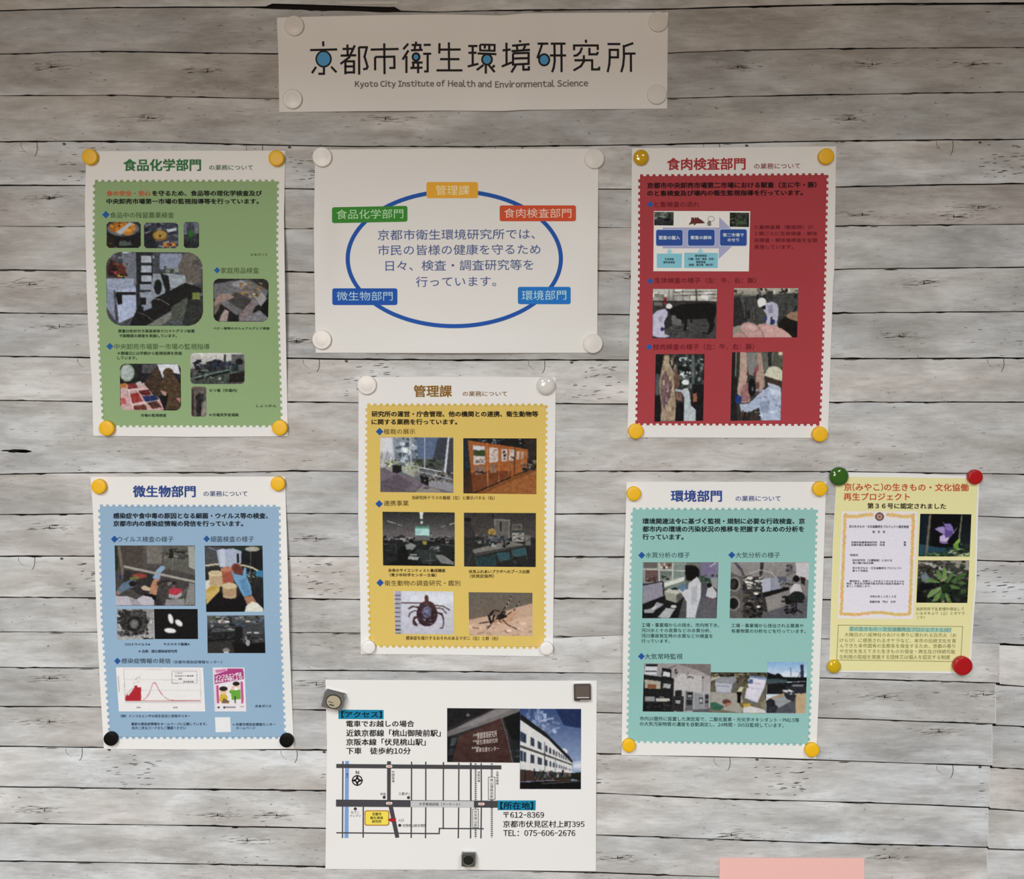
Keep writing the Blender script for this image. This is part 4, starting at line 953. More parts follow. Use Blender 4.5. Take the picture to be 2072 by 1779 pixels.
PH['hood'] = [('g', (112, 104, 98), (92, 86, 84), 725, 1000), ('p', (96, 86, 80), [(291, 725), (560, 725), (560, 1000), (380, 960), (291, 980)]), ('p', (132, 124, 116), [(600, 725), (745, 728), (740, 900), (600, 900)]), ('p', (110, 108, 100), [(745, 728), (1056, 725), (1058, 1010), (745, 930)]), ('s', (760, 750, 990, 850), 24, (60, 16), [(84, 82, 76), (140, 136, 128), (56, 54, 52)], 1), ('p', (166, 166, 156), [(990, 735), (1056, 735), (1058, 960), (1000, 930)]), ('r', (52, 48, 44), (815, 760, 850, 850)), ('l', (128, 122, 112), 12, [(845, 850), (838, 960)]), ('l', (60, 56, 54), 5, [(755, 830), (750, 880)]), ('p', (50, 66, 46), [(292, 735), (315, 735), (325, 940), (300, 980)]),
              ('p', (130, 116, 104), [(318, 735), (345, 735), (392, 1050), (365, 1055)]), ('p', (66, 64, 64), [(380, 960), (700, 1000), (1058, 1080), (1060, 1299), (700, 1299), (500, 1180), (370, 1060)]), ('e', (172, 72, 64), (528, 1015, 70, 26)), ('p', (130, 126, 70), [(430, 1030), (520, 1015), (520, 1050), (440, 1050)]), ('p', (88, 82, 78), [(700, 1010), (1058, 1090), (1060, 1299), (760, 1299), (690, 1150)]), ('p', (146, 142, 140), [(1000, 1080), (1056, 1090), (1060, 1290), (960, 1290)]), ('l', (176, 168, 158), 20, [(385, 925), (1055, 1070)]), ('l', (130, 122, 114), 6, [(385, 938), (1055, 1082)]),
              ('p', (140, 166, 196), [(690, 960), (730, 920), (775, 925), (770, 950), (735, 985), (725, 1045), (670, 1050), (655, 1030)]), ('l', (176, 168, 158), 14, [(640, 980), (780, 1010)]), ('p', (196, 136, 104), [(665, 1050), (720, 1040), (700, 1140), (690, 1200), (620, 1190), (635, 1110)]), ('p', (206, 176, 146), [(540, 1120), (580, 1105), (635, 1130), (620, 1160), (560, 1150)]), ('p', (28, 26, 30), [(565, 1190), (640, 1185), (690, 1205), (680, 1260), (640, 1240)]), ('p', (190, 180, 190), [(300, 1205), (420, 1210), (500, 1240), (560, 1200), (640, 1215), (672, 1250), (665, 1299), (305, 1299)]), ('p', (168, 158, 168), [(420, 1215), (500, 1240), (560, 1299), (460, 1299)]),
              ('p', (104, 126, 148), [(310, 1160), (360, 1090), (440, 1050), (500, 1060), (500, 1110), (400, 1150), (340, 1190)]), ('e', (50, 34, 32), (465, 1090, 36, 26)), ('p', (170, 126, 104), [(304, 1160), (340, 1155), (345, 1190), (306, 1195)]), ('p', (206, 60, 78), [(806, 1150), (850, 1125), (935, 1140), (930, 1170), (880, 1200), (806, 1185)]), ('p', (170, 164, 168), [(806, 1185), (880, 1200), (930, 1170), (935, 1200), (885, 1235), (806, 1222)]), ('p', (110, 104, 104), [(935, 1170), (1005, 1095), (1000, 1130), (935, 1220)]), ('p', (150, 144, 148), [(780, 1240), (960, 1230), (960, 1299), (770, 1299)]), ('e', (60, 46, 46), (850, 1082, 38, 14)), ('s', (700, 1060, 860, 1130), 14, (40, 18), [(130, 120, 112), (70, 62, 62)], 4), ('e', (56, 70, 130), (345, 1020, 16, 14)), ('n', 14, 18, 14, 3)]
PH['dishes'] = [('g', (74, 74, 72), (44, 44, 48), 727, 1359), ('p', (96, 94, 96), [(1150, 730), (1290, 740), (1290, 900), (1155, 905)]), ('r', (50, 72, 60), (1440, 727, 1560, 800)), ('p', (44, 44, 48), [(1500, 780), (1700, 760), (1705, 1000), (1510, 960)]), ('e', (176, 172, 156), (1603, 760, 68, 24)), ('l', (206, 196, 160), 16, [(1150, 918), (1250, 905), (1420, 905), (1520, 915), (1600, 935), (1690, 985)]), ('l', (120, 110, 90), 4, [(1150, 930), (1250, 917), (1420, 917), (1600, 947)]),
                ('p', (168, 176, 200), [(1262, 770), (1420, 752), (1500, 778), (1495, 900), (1400, 940), (1290, 930)]), ('p', (190, 196, 214), [(1290, 760), (1340, 755), (1350, 920), (1300, 925)]), ('p', (40, 42, 50), [(1455, 800), (1475, 800), (1475, 890), (1455, 890)]), ('l', (150, 160, 190), 8, [(1190, 745), (1250, 765)]), ('p', (206, 166, 70), [(1152, 1100), (1290, 1040), (1300, 1120), (1165, 1280)]), ('p', (214, 206, 190), [(1152, 1060), (1210, 1050), (1240, 1090), (1160, 1150)]), ('p', (216, 178, 96), [(1160, 1180), (1290, 1130), (1290, 1160), (1165, 1290)]),
                ('e', (196, 110, 84), (1362, 985, 62, 60)), ('p', (186, 96, 72), [(1300, 960), (1420, 960), (1425, 1090), (1320, 1090)]), ('e', (206, 130, 100), (1352, 955, 52, 24)), ('p', (206, 176, 134), [(1185, 990), (1318, 990), (1320, 1115), (1200, 1110)]), ('e', (222, 200, 160), (1250, 990, 66, 28)), ('e', (206, 180, 138), (1250, 988, 50, 18)), ('p', (196, 160, 118), [(1315, 1110), (1455, 1110), (1452, 1210), (1325, 1220)]), ('e', (214, 186, 146), (1385, 1110, 70, 30)), ('e', (190, 160, 124), (1385, 1210, 66, 24))] + \
    [('l', (168, 128, 92), 4, [(1320, y), (1385, y + 14), (1452, y)]) for y in (1140, 1162, 1184)] + [('l', (172, 130, 96), 4, [(1195, y), (1250, y + 12), (1316, y)]) for y in (1020, 1042, 1064, 1086)] + [('l', (160, 76, 60), 4, [(1312, y), (1362, y + 10), (1420, y)]) for y in (1000, 1022, 1046)] + \
    [('p', (112, 164, 206), [(1405, 960), (1440, 1000), (1510, 1010), (1525, 930), (1545, 940), (1545, 1010), (1590, 1110), (1600, 1195), (1520, 1215), (1470, 1120), (1430, 1060)]), ('p', (96, 148, 192), [(1480, 1060), (1540, 1030), (1590, 1190), (1530, 1200)]), ('e', (150, 84, 66), (1460, 950, 62, 46, 48)), ('e', (128, 66, 54), (1466, 955, 50, 34, 48)), ('p', (186, 128, 98), [(1522, 1218), (1600, 1200), (1640, 1260), (1560, 1300)]), ('p', (222, 214, 200), [(1545, 1300), (1600, 1260), (1650, 1270), (1712, 1330), (1713, 1357), (1530, 1358)]), ('l', (196, 186, 170), 5, [(1600, 1345), (1690, 1310)]), ('p', (30, 28, 32), [(1165, 1290), (1300, 1160), (1330, 1225), (1450, 1240), (1500, 1180), (1545, 1290), (1530, 1357), (1166, 1358)]), ('p', (60, 140, 186), [(1620, 975), (1700, 960), (1705, 1030), (1640, 1020)]), ('s', (1555, 980, 1650, 1070), 16, (26, 12), [(150, 166, 130), (90, 130, 160), (50, 56, 60)], 4), ('l', (150, 148, 146), 5, [(1588, 780), (1585, 980)]), ('n', 12, 16, 14, 6)]
PH['virus'] = [('g', (156, 152, 150), (170, 166, 164), 12, 303), ('s', (312, 12, 672, 303), 90, (40, 26), [(140, 136, 134), (180, 176, 174), (120, 116, 116)], 2), ('e', (86, 84, 84), (480, 140, 128, 118)), ('s', (350, 20, 610, 262), 130, (30, 26), [(60, 58, 58), (84, 82, 82), (104, 102, 102), (70, 68, 68)], 4), ('s', (330, 30, 430, 180), 50, (34, 20), [(60, 58, 58), (76, 74, 74)], 7), ('e', (52, 50, 50), (480, 150, 72, 70)), ('e', (112, 110, 110), (480, 155, 42, 46)), ('e', (124, 122, 122), (480, 155, 30, 34)), ('l', (30, 28, 28), 8, [(568, 294), (655, 294)]), ('n', 26, 12, 12, 5)]
PH['bacteria'] = [('bg', (36, 34, 36)), ('e', (150, 148, 146), (826, 105, 26, 52, -15)), ('e', (226, 224, 220), (826, 105, 19, 46, -15)), ('e', (150, 148, 146), (904, 145, 44, 29, 38)), ('e', (226, 224, 220), (904, 145, 38, 22, 38)), ('e', (150, 148, 146), (821, 218, 60, 27, 6)), ('e', (228, 226, 222), (821, 218, 54, 20, 6)), ('n', 8, 14, 14, 5)]
PH['instrument'] = [('g', (110, 112, 114), (40, 40, 42), 74, 300), ('p', (96, 120, 80), [(1190, 76), (1280, 76), (1270, 120), (1230, 130)]), ('p', (150, 150, 146), [(1280, 76), (1340, 76), (1310, 140), (1270, 130)]), ('s', (1180, 76, 1720, 180), 50, (50, 24), [(96, 92, 90), (140, 138, 134), (90, 112, 150), (60, 60, 62)], 1), ('r', (214, 206, 200), (1280, 124, 1385, 145)), ('r', (170, 60, 50), (1300, 128, 1340, 140)), ('p', (54, 54, 58), [(1180, 230), (1240, 180), (1430, 190), (1430, 330), (1180, 340)]), ('p', (96, 96, 100), [(1200, 240), (1240, 190), (1430, 200), (1430, 225), (1230, 232)]), ('r', (40, 40, 44), (1440, 180, 1510, 430)),
                    ('p', (84, 84, 88), [(1510, 180), (1717, 175), (1720, 330), (1515, 340)]), ('s', (1510, 240, 1720, 330), 30, (50, 18), [(50, 50, 54), (100, 100, 104), (70, 70, 74)], 3), ('r', (30, 30, 32), (1440, 340, 1730, 432)), ('p', (70, 68, 66), [(1180, 330), (1400, 320), (1440, 432), (1180, 432)]), ('e', (200, 198, 196), (1572, 237, 24, 7)), ('e', (206, 204, 200), (1642, 238, 26, 8)), ('e', (150, 150, 150), (1545, 292, 10, 22)), ('e', (160, 160, 160), (1562, 335, 22, 30)), ('e', (150, 140, 134), (1355, 405, 34, 22)), ('r', (200, 204, 210), (1330, 418, 1380, 432)), ('r', (214, 212, 208), (1370, 196, 1410, 202)), ('r', (190, 190, 190), (1375, 208, 1440, 213)), ('s', (1180, 240, 1430, 320), 24, (50, 10), [(40, 40, 44), (74, 74, 78)], 6), ('l', (26, 26, 28), 9, [(1180, 310), (1430, 300)]), ('e', (220, 190, 190), (1560, 130, 22, 10)), ('n', 16, 12, 10, 5)]
_bars = [(395, 835), (408, 830), (420, 835), (432, 820), (444, 806), (456, 786), (468, 768), (480, 745), (492, 740), (504, 755), (516, 762), (530, 756)]
_cur = [(565, 880), (600, 850), (625, 815), (640, 770), (655, 725), (672, 716), (690, 735), (715, 790), (745, 830), (780, 862), (815, 880), (900, 884), (1110, 886)]
PH['chart'] = [('bg', (230, 224, 222)), ('l', (206, 186, 184), 3, [(375, 585), (1105, 590)]), ('l', (206, 190, 188), 3, [(380, 685), (1108, 690)]), ('l', (206, 188, 186), 3, [(385, 785), (1112, 788)]), ('l', (176, 160, 160), 3, [(378, 585), (393, 885)]), ('l', (196, 180, 180), 3, [(1105, 590), (1115, 885)]), ('l', (170, 60, 64), 5, [(393, 886), (1110, 888)])] + \
    [('r', (172, 38, 50), (x, y, x + 14, 885)) for x, y in _bars] + [('l', (178, 96, 104), 5, _cur), ('l', (206, 150, 156), 3, [(x, y - 8) for x, y in _cur[1:9]])] + [('l', (140, 130, 130), 4, [(x, y), (x + 14, y - 10)]) for x, y in ((395, 830), (412, 815), (432, 795), (450, 775), (470, 722), (484, 690), (496, 676), (522, 668), (508, 712))] + \
    [('l', (150, 140, 142), 3, p) for p in ([(838, 606), (1076, 606)], [(838, 720), (1076, 720)], [(838, 606), (838, 720)], [(1076, 606), (1076, 720)])] + [('l', (170, 160, 160), 3, [(x, 896), (x + 6, 906)]) for x in range(400, 1110, 16)] + [('l', (150, 80, 84), 6, [(326, 655), (336, 800)])]
PH['flu'] = [('bg', (228, 218, 222)), ('p', (168, 62, 120), [(1362, 580), (1517, 582), (1522, 680), (1245, 728), (1240, 640), (1365, 600)]), ('p', (206, 120, 160), [(1250, 592), (1350, 582), (1362, 604), (1252, 622)]), ('p', (190, 80, 130), [(1258, 740), (1280, 738), (1290, 910), (1266, 912)]), ('p', (190, 80, 130), [(1490, 704), (1512, 702), (1520, 912), (1498, 914)]), ('p', (206, 170, 60), [(1290, 880), (1295, 830), (1330, 800), (1370, 850), (1360, 890), (1300, 900)]), ('p', (120, 96, 70), [(1330, 860), (1385, 890), (1380, 912), (1310, 912)]),
             ('e', (226, 186, 150), (1328, 800, 32, 28)), ('e', (44, 34, 32), (1328, 772, 40, 22)), ('p', (104, 160, 60), [(1380, 800), (1410, 770), (1490, 780), (1495, 870), (1410, 880), (1400, 820)]), ('e', (222, 190, 160), (1448, 758, 34, 30)), ('e', (36, 28, 28), (1450, 724, 33, 20)), ('e', (234, 228, 226), (1448, 772, 24, 14)), ('e', (226, 180, 150), (1416, 770, 12, 18)), ('l', (60, 70, 50), 12, [(1440, 850), (1442, 905)]), ('e', (60, 70, 62), (1282, 950, 12, 9)), ('r', (50, 54, 70), (1328, 942, 1346, 960)), ('r', (140, 140, 144), (1350, 942, 1446, 956)), ('r', (176, 160, 160), (1485, 938, 1522, 950)), ('l', (190, 170, 180), 3, [(1238, 580), (1256, 978)])]
PH['water_lab'] = [('g', (120, 124, 118), (90, 90, 92), 865, 1387), ('p', (150, 156, 148), [(235, 865), (640, 865), (640, 1010), (430, 1070), (235, 1060)]), ('r', (120, 112, 108), (240, 870, 370, 920)), ('r', (150, 130, 118), (390, 870, 510, 930)), ('s', (390, 870, 520, 925), 14, (24, 26), [(170, 150, 140), (206, 196, 180), (110, 90, 84)], 1), ('r', (124, 96, 92), (255, 940, 375, 1050)), ('s', (250, 985, 370, 1045), 12, (34, 12), [(150, 140, 130), (90, 70, 66)], 2), ('r', (116, 126, 120), (395, 950, 505, 1030)), ('s', (400, 985, 500, 1025), 14, (30, 12), [(50, 50, 48), (150, 150, 140)], 3), ('r', (132, 146, 140), (520, 890, 640, 1010)), ('l', (196, 196, 186), 9, [(235, 930), (640, 945)]), ('l', (200, 200, 190), 9, [(385, 870), (388, 1050)]), ('l', (200, 200, 190), 8, [(512, 870), (510, 1040)]),
                   ('p', (206, 208, 196), [(430, 1060), (620, 1000), (620, 1040), (430, 1100)]), ('p', (124, 140, 130), [(430, 1100), (640, 1040), (640, 1060), (500, 1120)]), ('p', (130, 120, 150), [(770, 868), (938, 866), (930, 1040), (780, 1010)]), ('l', (200, 204, 212), 8, [(860, 905), (910, 872)]), ('p', (74, 96, 84), [(770, 1005), (935, 1010), (932, 1060), (775, 1050)]), ('s', (780, 985, 930, 1050), 20, (30, 16), [(120, 150, 134), (60, 80, 66), (140, 140, 140)], 4), ('p', (92, 92, 98), [(775, 1060), (932, 1065), (922, 1387), (720, 1387)]), ('p', (150, 150, 152), [(860, 1010), (932, 1010), (930, 1120), (880, 1090)]), ('p', (108, 106, 112), [(760, 1190), (925, 1220), (922, 1387), (720, 1387)]),
                   ('p', (40, 40, 42), [(230, 1230), (430, 1165), (560, 1240), (620, 1180), (560, 1387), (228, 1387)]), ('p', (150, 146, 160), [(232, 1085), (415, 1048), (425, 1180), (232, 1255)]), ('l', (44, 42, 44), 9, [(232, 1078), (420, 1042), (428, 1180)]), ('p', (158, 158, 142), [(432, 1150), (500, 1100), (620, 1110), (612, 1190), (548, 1245), (450, 1215)]), ('p', (104, 104, 96), [(548, 1170), (618, 1130), (612, 1190), (548, 1245)]), ('p', (188, 188, 172), [(432, 1140), (500, 1098), (620, 1112), (550, 1165)]), ('p', (34, 38, 48), [(488, 1108), (540, 1100), (570, 1118), (510, 1122)]),
                   ('p', (176, 176, 178), [(370, 1380), (450, 1290), (535, 1300), (480, 1387)]), ('p', (160, 160, 160), [(240, 1310), (330, 1290), (360, 1235), (430, 1255), (400, 1280), (350, 1310), (330, 1340), (250, 1340)]), ('p', (196, 196, 194), [(305, 1300), (350, 1265), (372, 1275), (325, 1312)]), ('e', (190, 190, 186), (520, 1278, 28, 16)), ('e', (30, 24, 26), (700, 968, 62, 72)), ('p', (36, 28, 30), [(630, 895), (690, 890), (760, 950), (750, 1010), (700, 1045), (640, 1030), (625, 960)]), ('e', (28, 22, 24), (702, 960, 58, 62)),
                   ('p', (196, 196, 200), [(660, 1060), (740, 998), (775, 1060), (775, 1180), (745, 1280), (720, 1387), (640, 1387), (640, 1230), (610, 1180), (575, 1130), (600, 1110), (650, 1120)]), ('p', (176, 176, 182), [(690, 1100), (740, 1080), (740, 1240), (680, 1260)]), ('p', (100, 130, 160), [(560, 1105), (600, 1065), (640, 1080), (630, 1120), (600, 1140)]), ('e', (34, 30, 32), (854, 1080, 22, 20)), ('p', (190, 190, 192), [(835, 1110), (880, 1090), (922, 1150), (920, 1190), (880, 1205), (820, 1180)]), ('p', (120, 96, 100), [(830, 1190), (900, 1205), (880, 1220), (830, 1205)]), ('n', 12, 16, 14, 5)]
PH['air_lab'] = [('g', (156, 148, 144), (140, 134, 130), 865, 1060), ('p', (196, 190, 192), [(1660, 870), (1784, 870), (1780, 1030), (1660, 1000)]), ('p', (92, 92, 100), [(1075, 868), (1110, 868), (1160, 930), (1190, 1000), (1170, 1020), (1140, 940)]), ('p', (70, 66, 72), [(1330, 868), (1362, 868), (1345, 990), (1318, 985)]), ('r', (110, 108, 110), (1575, 885, 1630, 960)), ('s', (1575, 880, 1660, 1000), 18, (20, 20), [(70, 70, 76), (130, 124, 124)], 1), ('p', (80, 78, 80), [(1050, 1000), (1360, 1000), (1350, 1387), (1042, 1387)]), ('p', (110, 106, 104), [(1050, 960), (1170, 1010), (1165, 1387), (1042, 1387)]), ('e', (150, 142, 134), (1085, 1070, 60, 68)), ('e', (40, 38, 38), (1082, 1070, 44, 54)), ('e', (70, 66, 64), (1075, 1065, 28, 40)), ('e', (146, 138, 130), (1080, 1250, 60, 68)), ('e', (38, 36, 36), (1078, 1250, 44, 52)),
                 ('s', (1170, 995, 1350, 1120), 60, (44, 18), [(176, 172, 166), (60, 58, 58), (110, 106, 104), (206, 202, 190)], 2), ('s', (1170, 1120, 1345, 1380), 80, (50, 18), [(44, 40, 38), (96, 88, 78), (130, 122, 108), (24, 22, 22), (70, 64, 58)], 3), ('e', (226, 222, 206), (1290, 1158, 22, 12)), ('e', (220, 216, 200), (1310, 1280, 18, 10)), ('e', (210, 206, 190), (1230, 1012, 30, 14)), ('p', (150, 152, 168), [(1345, 1020), (1500, 1005), (1520, 1120), (1345, 1165)]), ('p', (176, 178, 192), [(1345, 1020), (1430, 1010), (1430, 1140), (1350, 1160)]), ('l', (120, 122, 136), 5, [(1428, 1015), (1430, 1140)]), ('p', (100, 104, 124), [(1480, 998), (1575, 1000), (1570, 1050), (1520, 1060)]), ('s', (1500, 1040, 1650, 1100), 20, (44, 12), [(40, 40, 44), (150, 148, 150), (90, 88, 92)], 4),
                 ('p', (34, 32, 34), [(1345, 1150), (1590, 1095), (1600, 1120), (1360, 1195)]), ('p', (150, 144, 140), [(1355, 1195), (1530, 1150), (1510, 1290), (1395, 1335)]), ('p', (70, 66, 64), [(1350, 1190), (1372, 1190), (1398, 1335), (1350, 1320)]), ('p', (106, 104, 112), [(1350, 1340), (1510, 1290), (1770, 1180), (1762, 1388), (1330, 1388)]), ('s', (1540, 1150, 1650, 1340), 34, (44, 24), [(28, 26, 28), (50, 46, 48)], 6), ('l', (206, 206, 206), 5, [(1230, 970), (1330, 938), (1430, 960), (1475, 1010)]), ('e', (36, 30, 32), (1662, 1020, 32, 30)), ('p', (196, 192, 192), [(1600, 1130), (1640, 1065), (1700, 1070), (1720, 1140), (1610, 1165)]), ('p', (60, 44, 44), [(1700, 1000), (1750, 1010), (1740, 1080), (1710, 1060)]),
                 ('e', (44, 50, 50), (1670, 1190, 72, 54)), ('l', (34, 32, 34), 12, [(1660, 1240), (1665, 1320)]), ('l', (30, 28, 30), 9, [(1600, 1330), (1665, 1310), (1720, 1335)]), ('l', (34, 32, 34), 8, [(1640, 1350), (1665, 1310)]), ('l', (30, 28, 30), 8, [(1700, 1240), (1740, 1235)]), ('n', 12, 16, 14, 5)]
PH['racks'] = [('g', (158, 148, 146), (176, 170, 168), 472, 700), ('p', (134, 124, 120), [(560, 478), (868, 478), (865, 600), (760, 540)]), ('p', (186, 182, 180), [(540, 560), (780, 590), (780, 740), (520, 720)]), ('p', (48, 48, 50), [(240, 580), (520, 610), (520, 930), (232, 920)]), ('p', (200, 200, 204), [(262, 478), (372, 480), (360, 580), (246, 572)]), ('p', (40, 40, 44), [(262, 478), (372, 482), (368, 502), (262, 498)]), ('r', (70, 72, 76), (256, 540, 362, 552)), ('p', (150, 150, 154), [(372, 520), (410, 524), (405, 590), (368, 585)]), ('p', (40, 40, 44), [(412, 512), (498, 528), (495, 610), (408, 600)]), ('p', (196, 196, 198), [(424, 545), (490, 558), (485, 600), (418, 592)]), ('l', (38, 38, 40), 14, [(245, 585), (518, 625)]),
               ('p', (176, 168, 150), [(250, 620), (400, 640), (400, 712), (250, 705)]), ('p', (150, 96, 66), [(280, 665), (360, 672), (355, 710), (278, 705)]), ('p', (50, 50, 54), [(415, 640), (505, 650), (500, 720), (410, 715)]), ('p', (170, 170, 172), [(425, 660), (495, 665), (490, 705), (420, 702)]), ('l', (40, 40, 42), 12, [(240, 718), (515, 728)]), ('r', (150, 150, 150), (255, 780, 345, 825)), ('r', (44, 44, 48), (250, 735, 350, 775)), ('r', (186, 184, 178), (355, 798, 485, 826)), ('r', (150, 146, 120), (385, 780, 430, 792)), ('s', (240, 840, 500, 915), 34, (60, 16), [(28, 28, 30), (70, 70, 72), (44, 44, 46)], 2), ('l', (36, 36, 38), 8, [(505, 620), (495, 915)]),
               ('p', (60, 60, 62), [(505, 780), (615, 780), (610, 920), (495, 918)]), ('r', (50, 50, 54), (535, 725, 595, 780)), ('p', (30, 30, 32), [(540, 800), (585, 800), (585, 860), (538, 858)]), ('p', (160, 160, 160), [(540, 812), (584, 814), (580, 850), (538, 846)]), ('p', (116, 116, 118), [(632, 730), (702, 735), (700, 915), (625, 915)]), ('r', (36, 36, 38), (648, 742, 697, 795)), ('r', (150, 150, 152), (652, 765, 692, 790)), ('r', (60, 60, 62), (642, 810, 690, 860)), ('p', (150, 150, 154), [(715, 745), (800, 760), (800, 900), (708, 905)]), ('r', (60, 62, 64), (760, 790, 795, 850)), ('r', (176, 178, 182), (765, 800, 790, 840)), ('p', (128, 126, 128), [(808, 755), (852, 760), (848, 890), (806, 885)]), ('r', (60, 60, 62), (815, 765, 845, 800)), ('r', (70, 72, 74), (812, 820, 842, 845)),
               ('p', (110, 108, 110), [(700, 905), (862, 890), (862, 930), (700, 930)]), ('l', (60, 56, 56), 5, [(470, 520), (545, 492)]), ('s', (535, 520, 575, 590), 8, (14, 20), [(90, 84, 84)], 4), ('s', (640, 565, 700, 610), 8, (20, 14), [(96, 90, 88)], 5), ('e', (30, 28, 28), (793, 604, 8, 7)), ('l', (130, 124, 122), 4, [(795, 612), (790, 740)]), ('n', 12, 14, 12, 5)]
PH['desk'] = [('g', (104, 96, 76), (130, 124, 104), 555, 935), ('p', (96, 88, 70), [(866, 557), (1390, 557), (1390, 640), (866, 640)]), ('s', (866, 560, 1390, 660), 44, (50, 24), [(150, 142, 112), (70, 66, 54), (120, 112, 92), (50, 46, 40)], 1), ('p', (184, 180, 158), [(866, 610), (950, 590), (960, 605), (866, 640)]), ('p', (166, 160, 148), [(866, 740), (1150, 750), (1180, 900), (1140, 935), (950, 900), (866, 850)]), ('p', (150, 150, 156), [(905, 620), (960, 600), (1100, 595), (1110, 640), (1090, 700), (1050, 752), (915, 740)]), ('p', (180, 182, 192), [(905, 655), (1070, 665), (1050, 745), (918, 735)]), ('p', (150, 154, 172), [(920, 672), (1050, 680), (1045, 695), (920, 688)]), ('p', (110, 108, 104), [(1070, 665), (1115, 630), (1100, 700), (1052, 750)]),
              ('p', (206, 202, 160), [(1112, 735), (1140, 690), (1175, 690), (1150, 745)]), ('p', (24, 22, 24), [(1112, 738), (1150, 740), (1142, 845), (1112, 838)]), ('p', (130, 110, 60), [(1130, 850), (1190, 830), (1260, 860), (1250, 890), (1170, 900)]), ('p', (206, 166, 72), [(1165, 850), (1230, 845), (1250, 880), (1180, 890)]), ('p', (66, 118, 96), [(862, 840), (900, 830), (985, 870), (990, 890), (910, 915), (862, 890)]), ('p', (120, 72, 60), [(980, 815), (1020, 805), (1060, 830), (1020, 860), (975, 840)]), ('p', (176, 126, 100), [(985, 870), (1020, 840), (1065, 830), (1060, 850), (1010, 880)]),
              ('p', (186, 184, 190), [(1222, 588), (1388, 605), (1370, 690), (1300, 845), (1180, 800)]), ('p', (120, 150, 196), [(1225, 588), (1388, 605), (1386, 625), (1222, 606)]), ('p', (210, 204, 216), [(1222, 608), (1384, 628), (1360, 700), (1300, 830), (1190, 790)]), ('r', (84, 112, 170), (1225, 620, 1258, 662)), ('l', (160, 158, 190), 4, [(1215, 700), (1350, 715)]), ('l', (180, 120, 130), 4, [(1275, 655), (1330, 668)]), ('l', (90, 100, 130), 7, [(1182, 800), (1300, 848)]), ('p', (206, 200, 196), [(1168, 885), (1240, 870), (1370, 905), (1384, 940), (1170, 935)]), ('p', (150, 140, 118), [(1330, 840), (1384, 800), (1384, 900), (1340, 890)]), ('s', (1150, 560, 1220, 690), 14, (30, 24), [(130, 122, 96), (90, 80, 60)], 3), ('n', 14, 16, 12, 4)]
PH['roof'] = [('g', (128, 176, 224), (196, 208, 222), 459, 600), ('p', (206, 214, 224), [(1560, 540), (1660, 560), (1766, 570), (1766, 600), (1500, 600)]), ('p', (30, 32, 36), [(1390, 555), (1430, 568), (1470, 580), (1490, 562), (1515, 575), (1540, 598), (1766, 600), (1760, 640), (1390, 640)]), ('p', (78, 98, 102), [(1388, 615), (1580, 620), (1570, 665), (1388, 670)]), ('p', (40, 40, 44), [(1390, 665), (1766, 640), (1760, 750), (1390, 760)]), ('r', (54, 70, 96), (1702, 485, 1732, 600)), ('l', (70, 84, 110), 5, [(1610, 515), (1614, 590)]), ('l', (50, 60, 84), 6, [(1680, 600), (1700, 560)]), ('l', (150, 152, 156), 6, [(1620, 680), (1740, 672)]), ('r', (130, 132, 138), (1625, 668, 1730, 690)), ('p', (60, 62, 68), [(1560, 690), (1760, 690), (1755, 760), (1600, 740)]),
              ('p', (196, 166, 128), [(1640, 760), (1755, 750), (1748, 940), (1655, 938)]), ('p', (176, 150, 116), [(1400, 800), (1540, 750), (1640, 760), (1660, 940), (1390, 938)]), ('p', (66, 66, 76), [(1382, 820), (1430, 800), (1460, 830), (1500, 880), (1480, 938), (1380, 938)]), ('p', (96, 98, 106), [(1480, 900), (1660, 800), (1655, 938), (1470, 938)]), ('p', (150, 156, 160), [(1450, 800), (1560, 780), (1610, 820), (1500, 885), (1460, 850)]), ('p', (60, 62, 70), [(1550, 760), (1600, 735), (1665, 770), (1640, 830), (1570, 800)]), ('e', (52, 54, 62), (1425, 840, 40, 36)), ('p', (206, 206, 206), [(1520, 722), (1600, 715), (1650, 740), (1570, 748)]), ('s', (1520, 715, 1660, 760), 10, (30, 10), [(150, 154, 160), (60, 60, 66)], 3), ('n', 12, 16, 12, 4)]
_r = random.Random(4)
_gold = []
for _t in np.linspace(0, 1, 64):
    _gold += [('e', (216 + _r.randint(-10, 10), 178 + _r.randint(-12, 12), 112 + _r.randint(-14, 14)), (x + _r.uniform(-5, 5), y + _r.uniform(-5, 5), 19, 17)) for x, y in ((298 - 50 * _t, 660 + 1190 * _t), (1115 - 45 * _t, 660 + 1190 * _t), (262 + 800 * _t, 1845 + 12 * math.sin(_t * 9)))]
for _t in np.linspace(0, 1, 30):
    _gold += [('e', (218 + _r.randint(-10, 10), 180 + _r.randint(-12, 12), 118), (x, y + _r.uniform(-6, 6), 17, 20)) for x, y in ((300 + 320 * _t, 672 + 10 * math.sin(_t * 5)), (1115 - 310 * _t, 672 + 10 * math.sin(_t * 5)))]
PH['certificate'] = [('bg', (226, 218, 218)), ('p', (222, 216, 226), [(310, 730), (1080, 730), (1040, 1820), (272, 1820)])] + _gold + [('e', (66, 44, 50), (708, 685, 52, 50)), ('e', (156, 116, 104), (708, 685, 40, 38))] + [('e', (186, 146, 126), (708 + 22 * math.cos(a), 685 + 22 * math.sin(a), 11, 11)) for a in np.arange(0, 6.28, 1.2566)] + [('e', (96, 64, 62), (708, 685, 9, 9))]
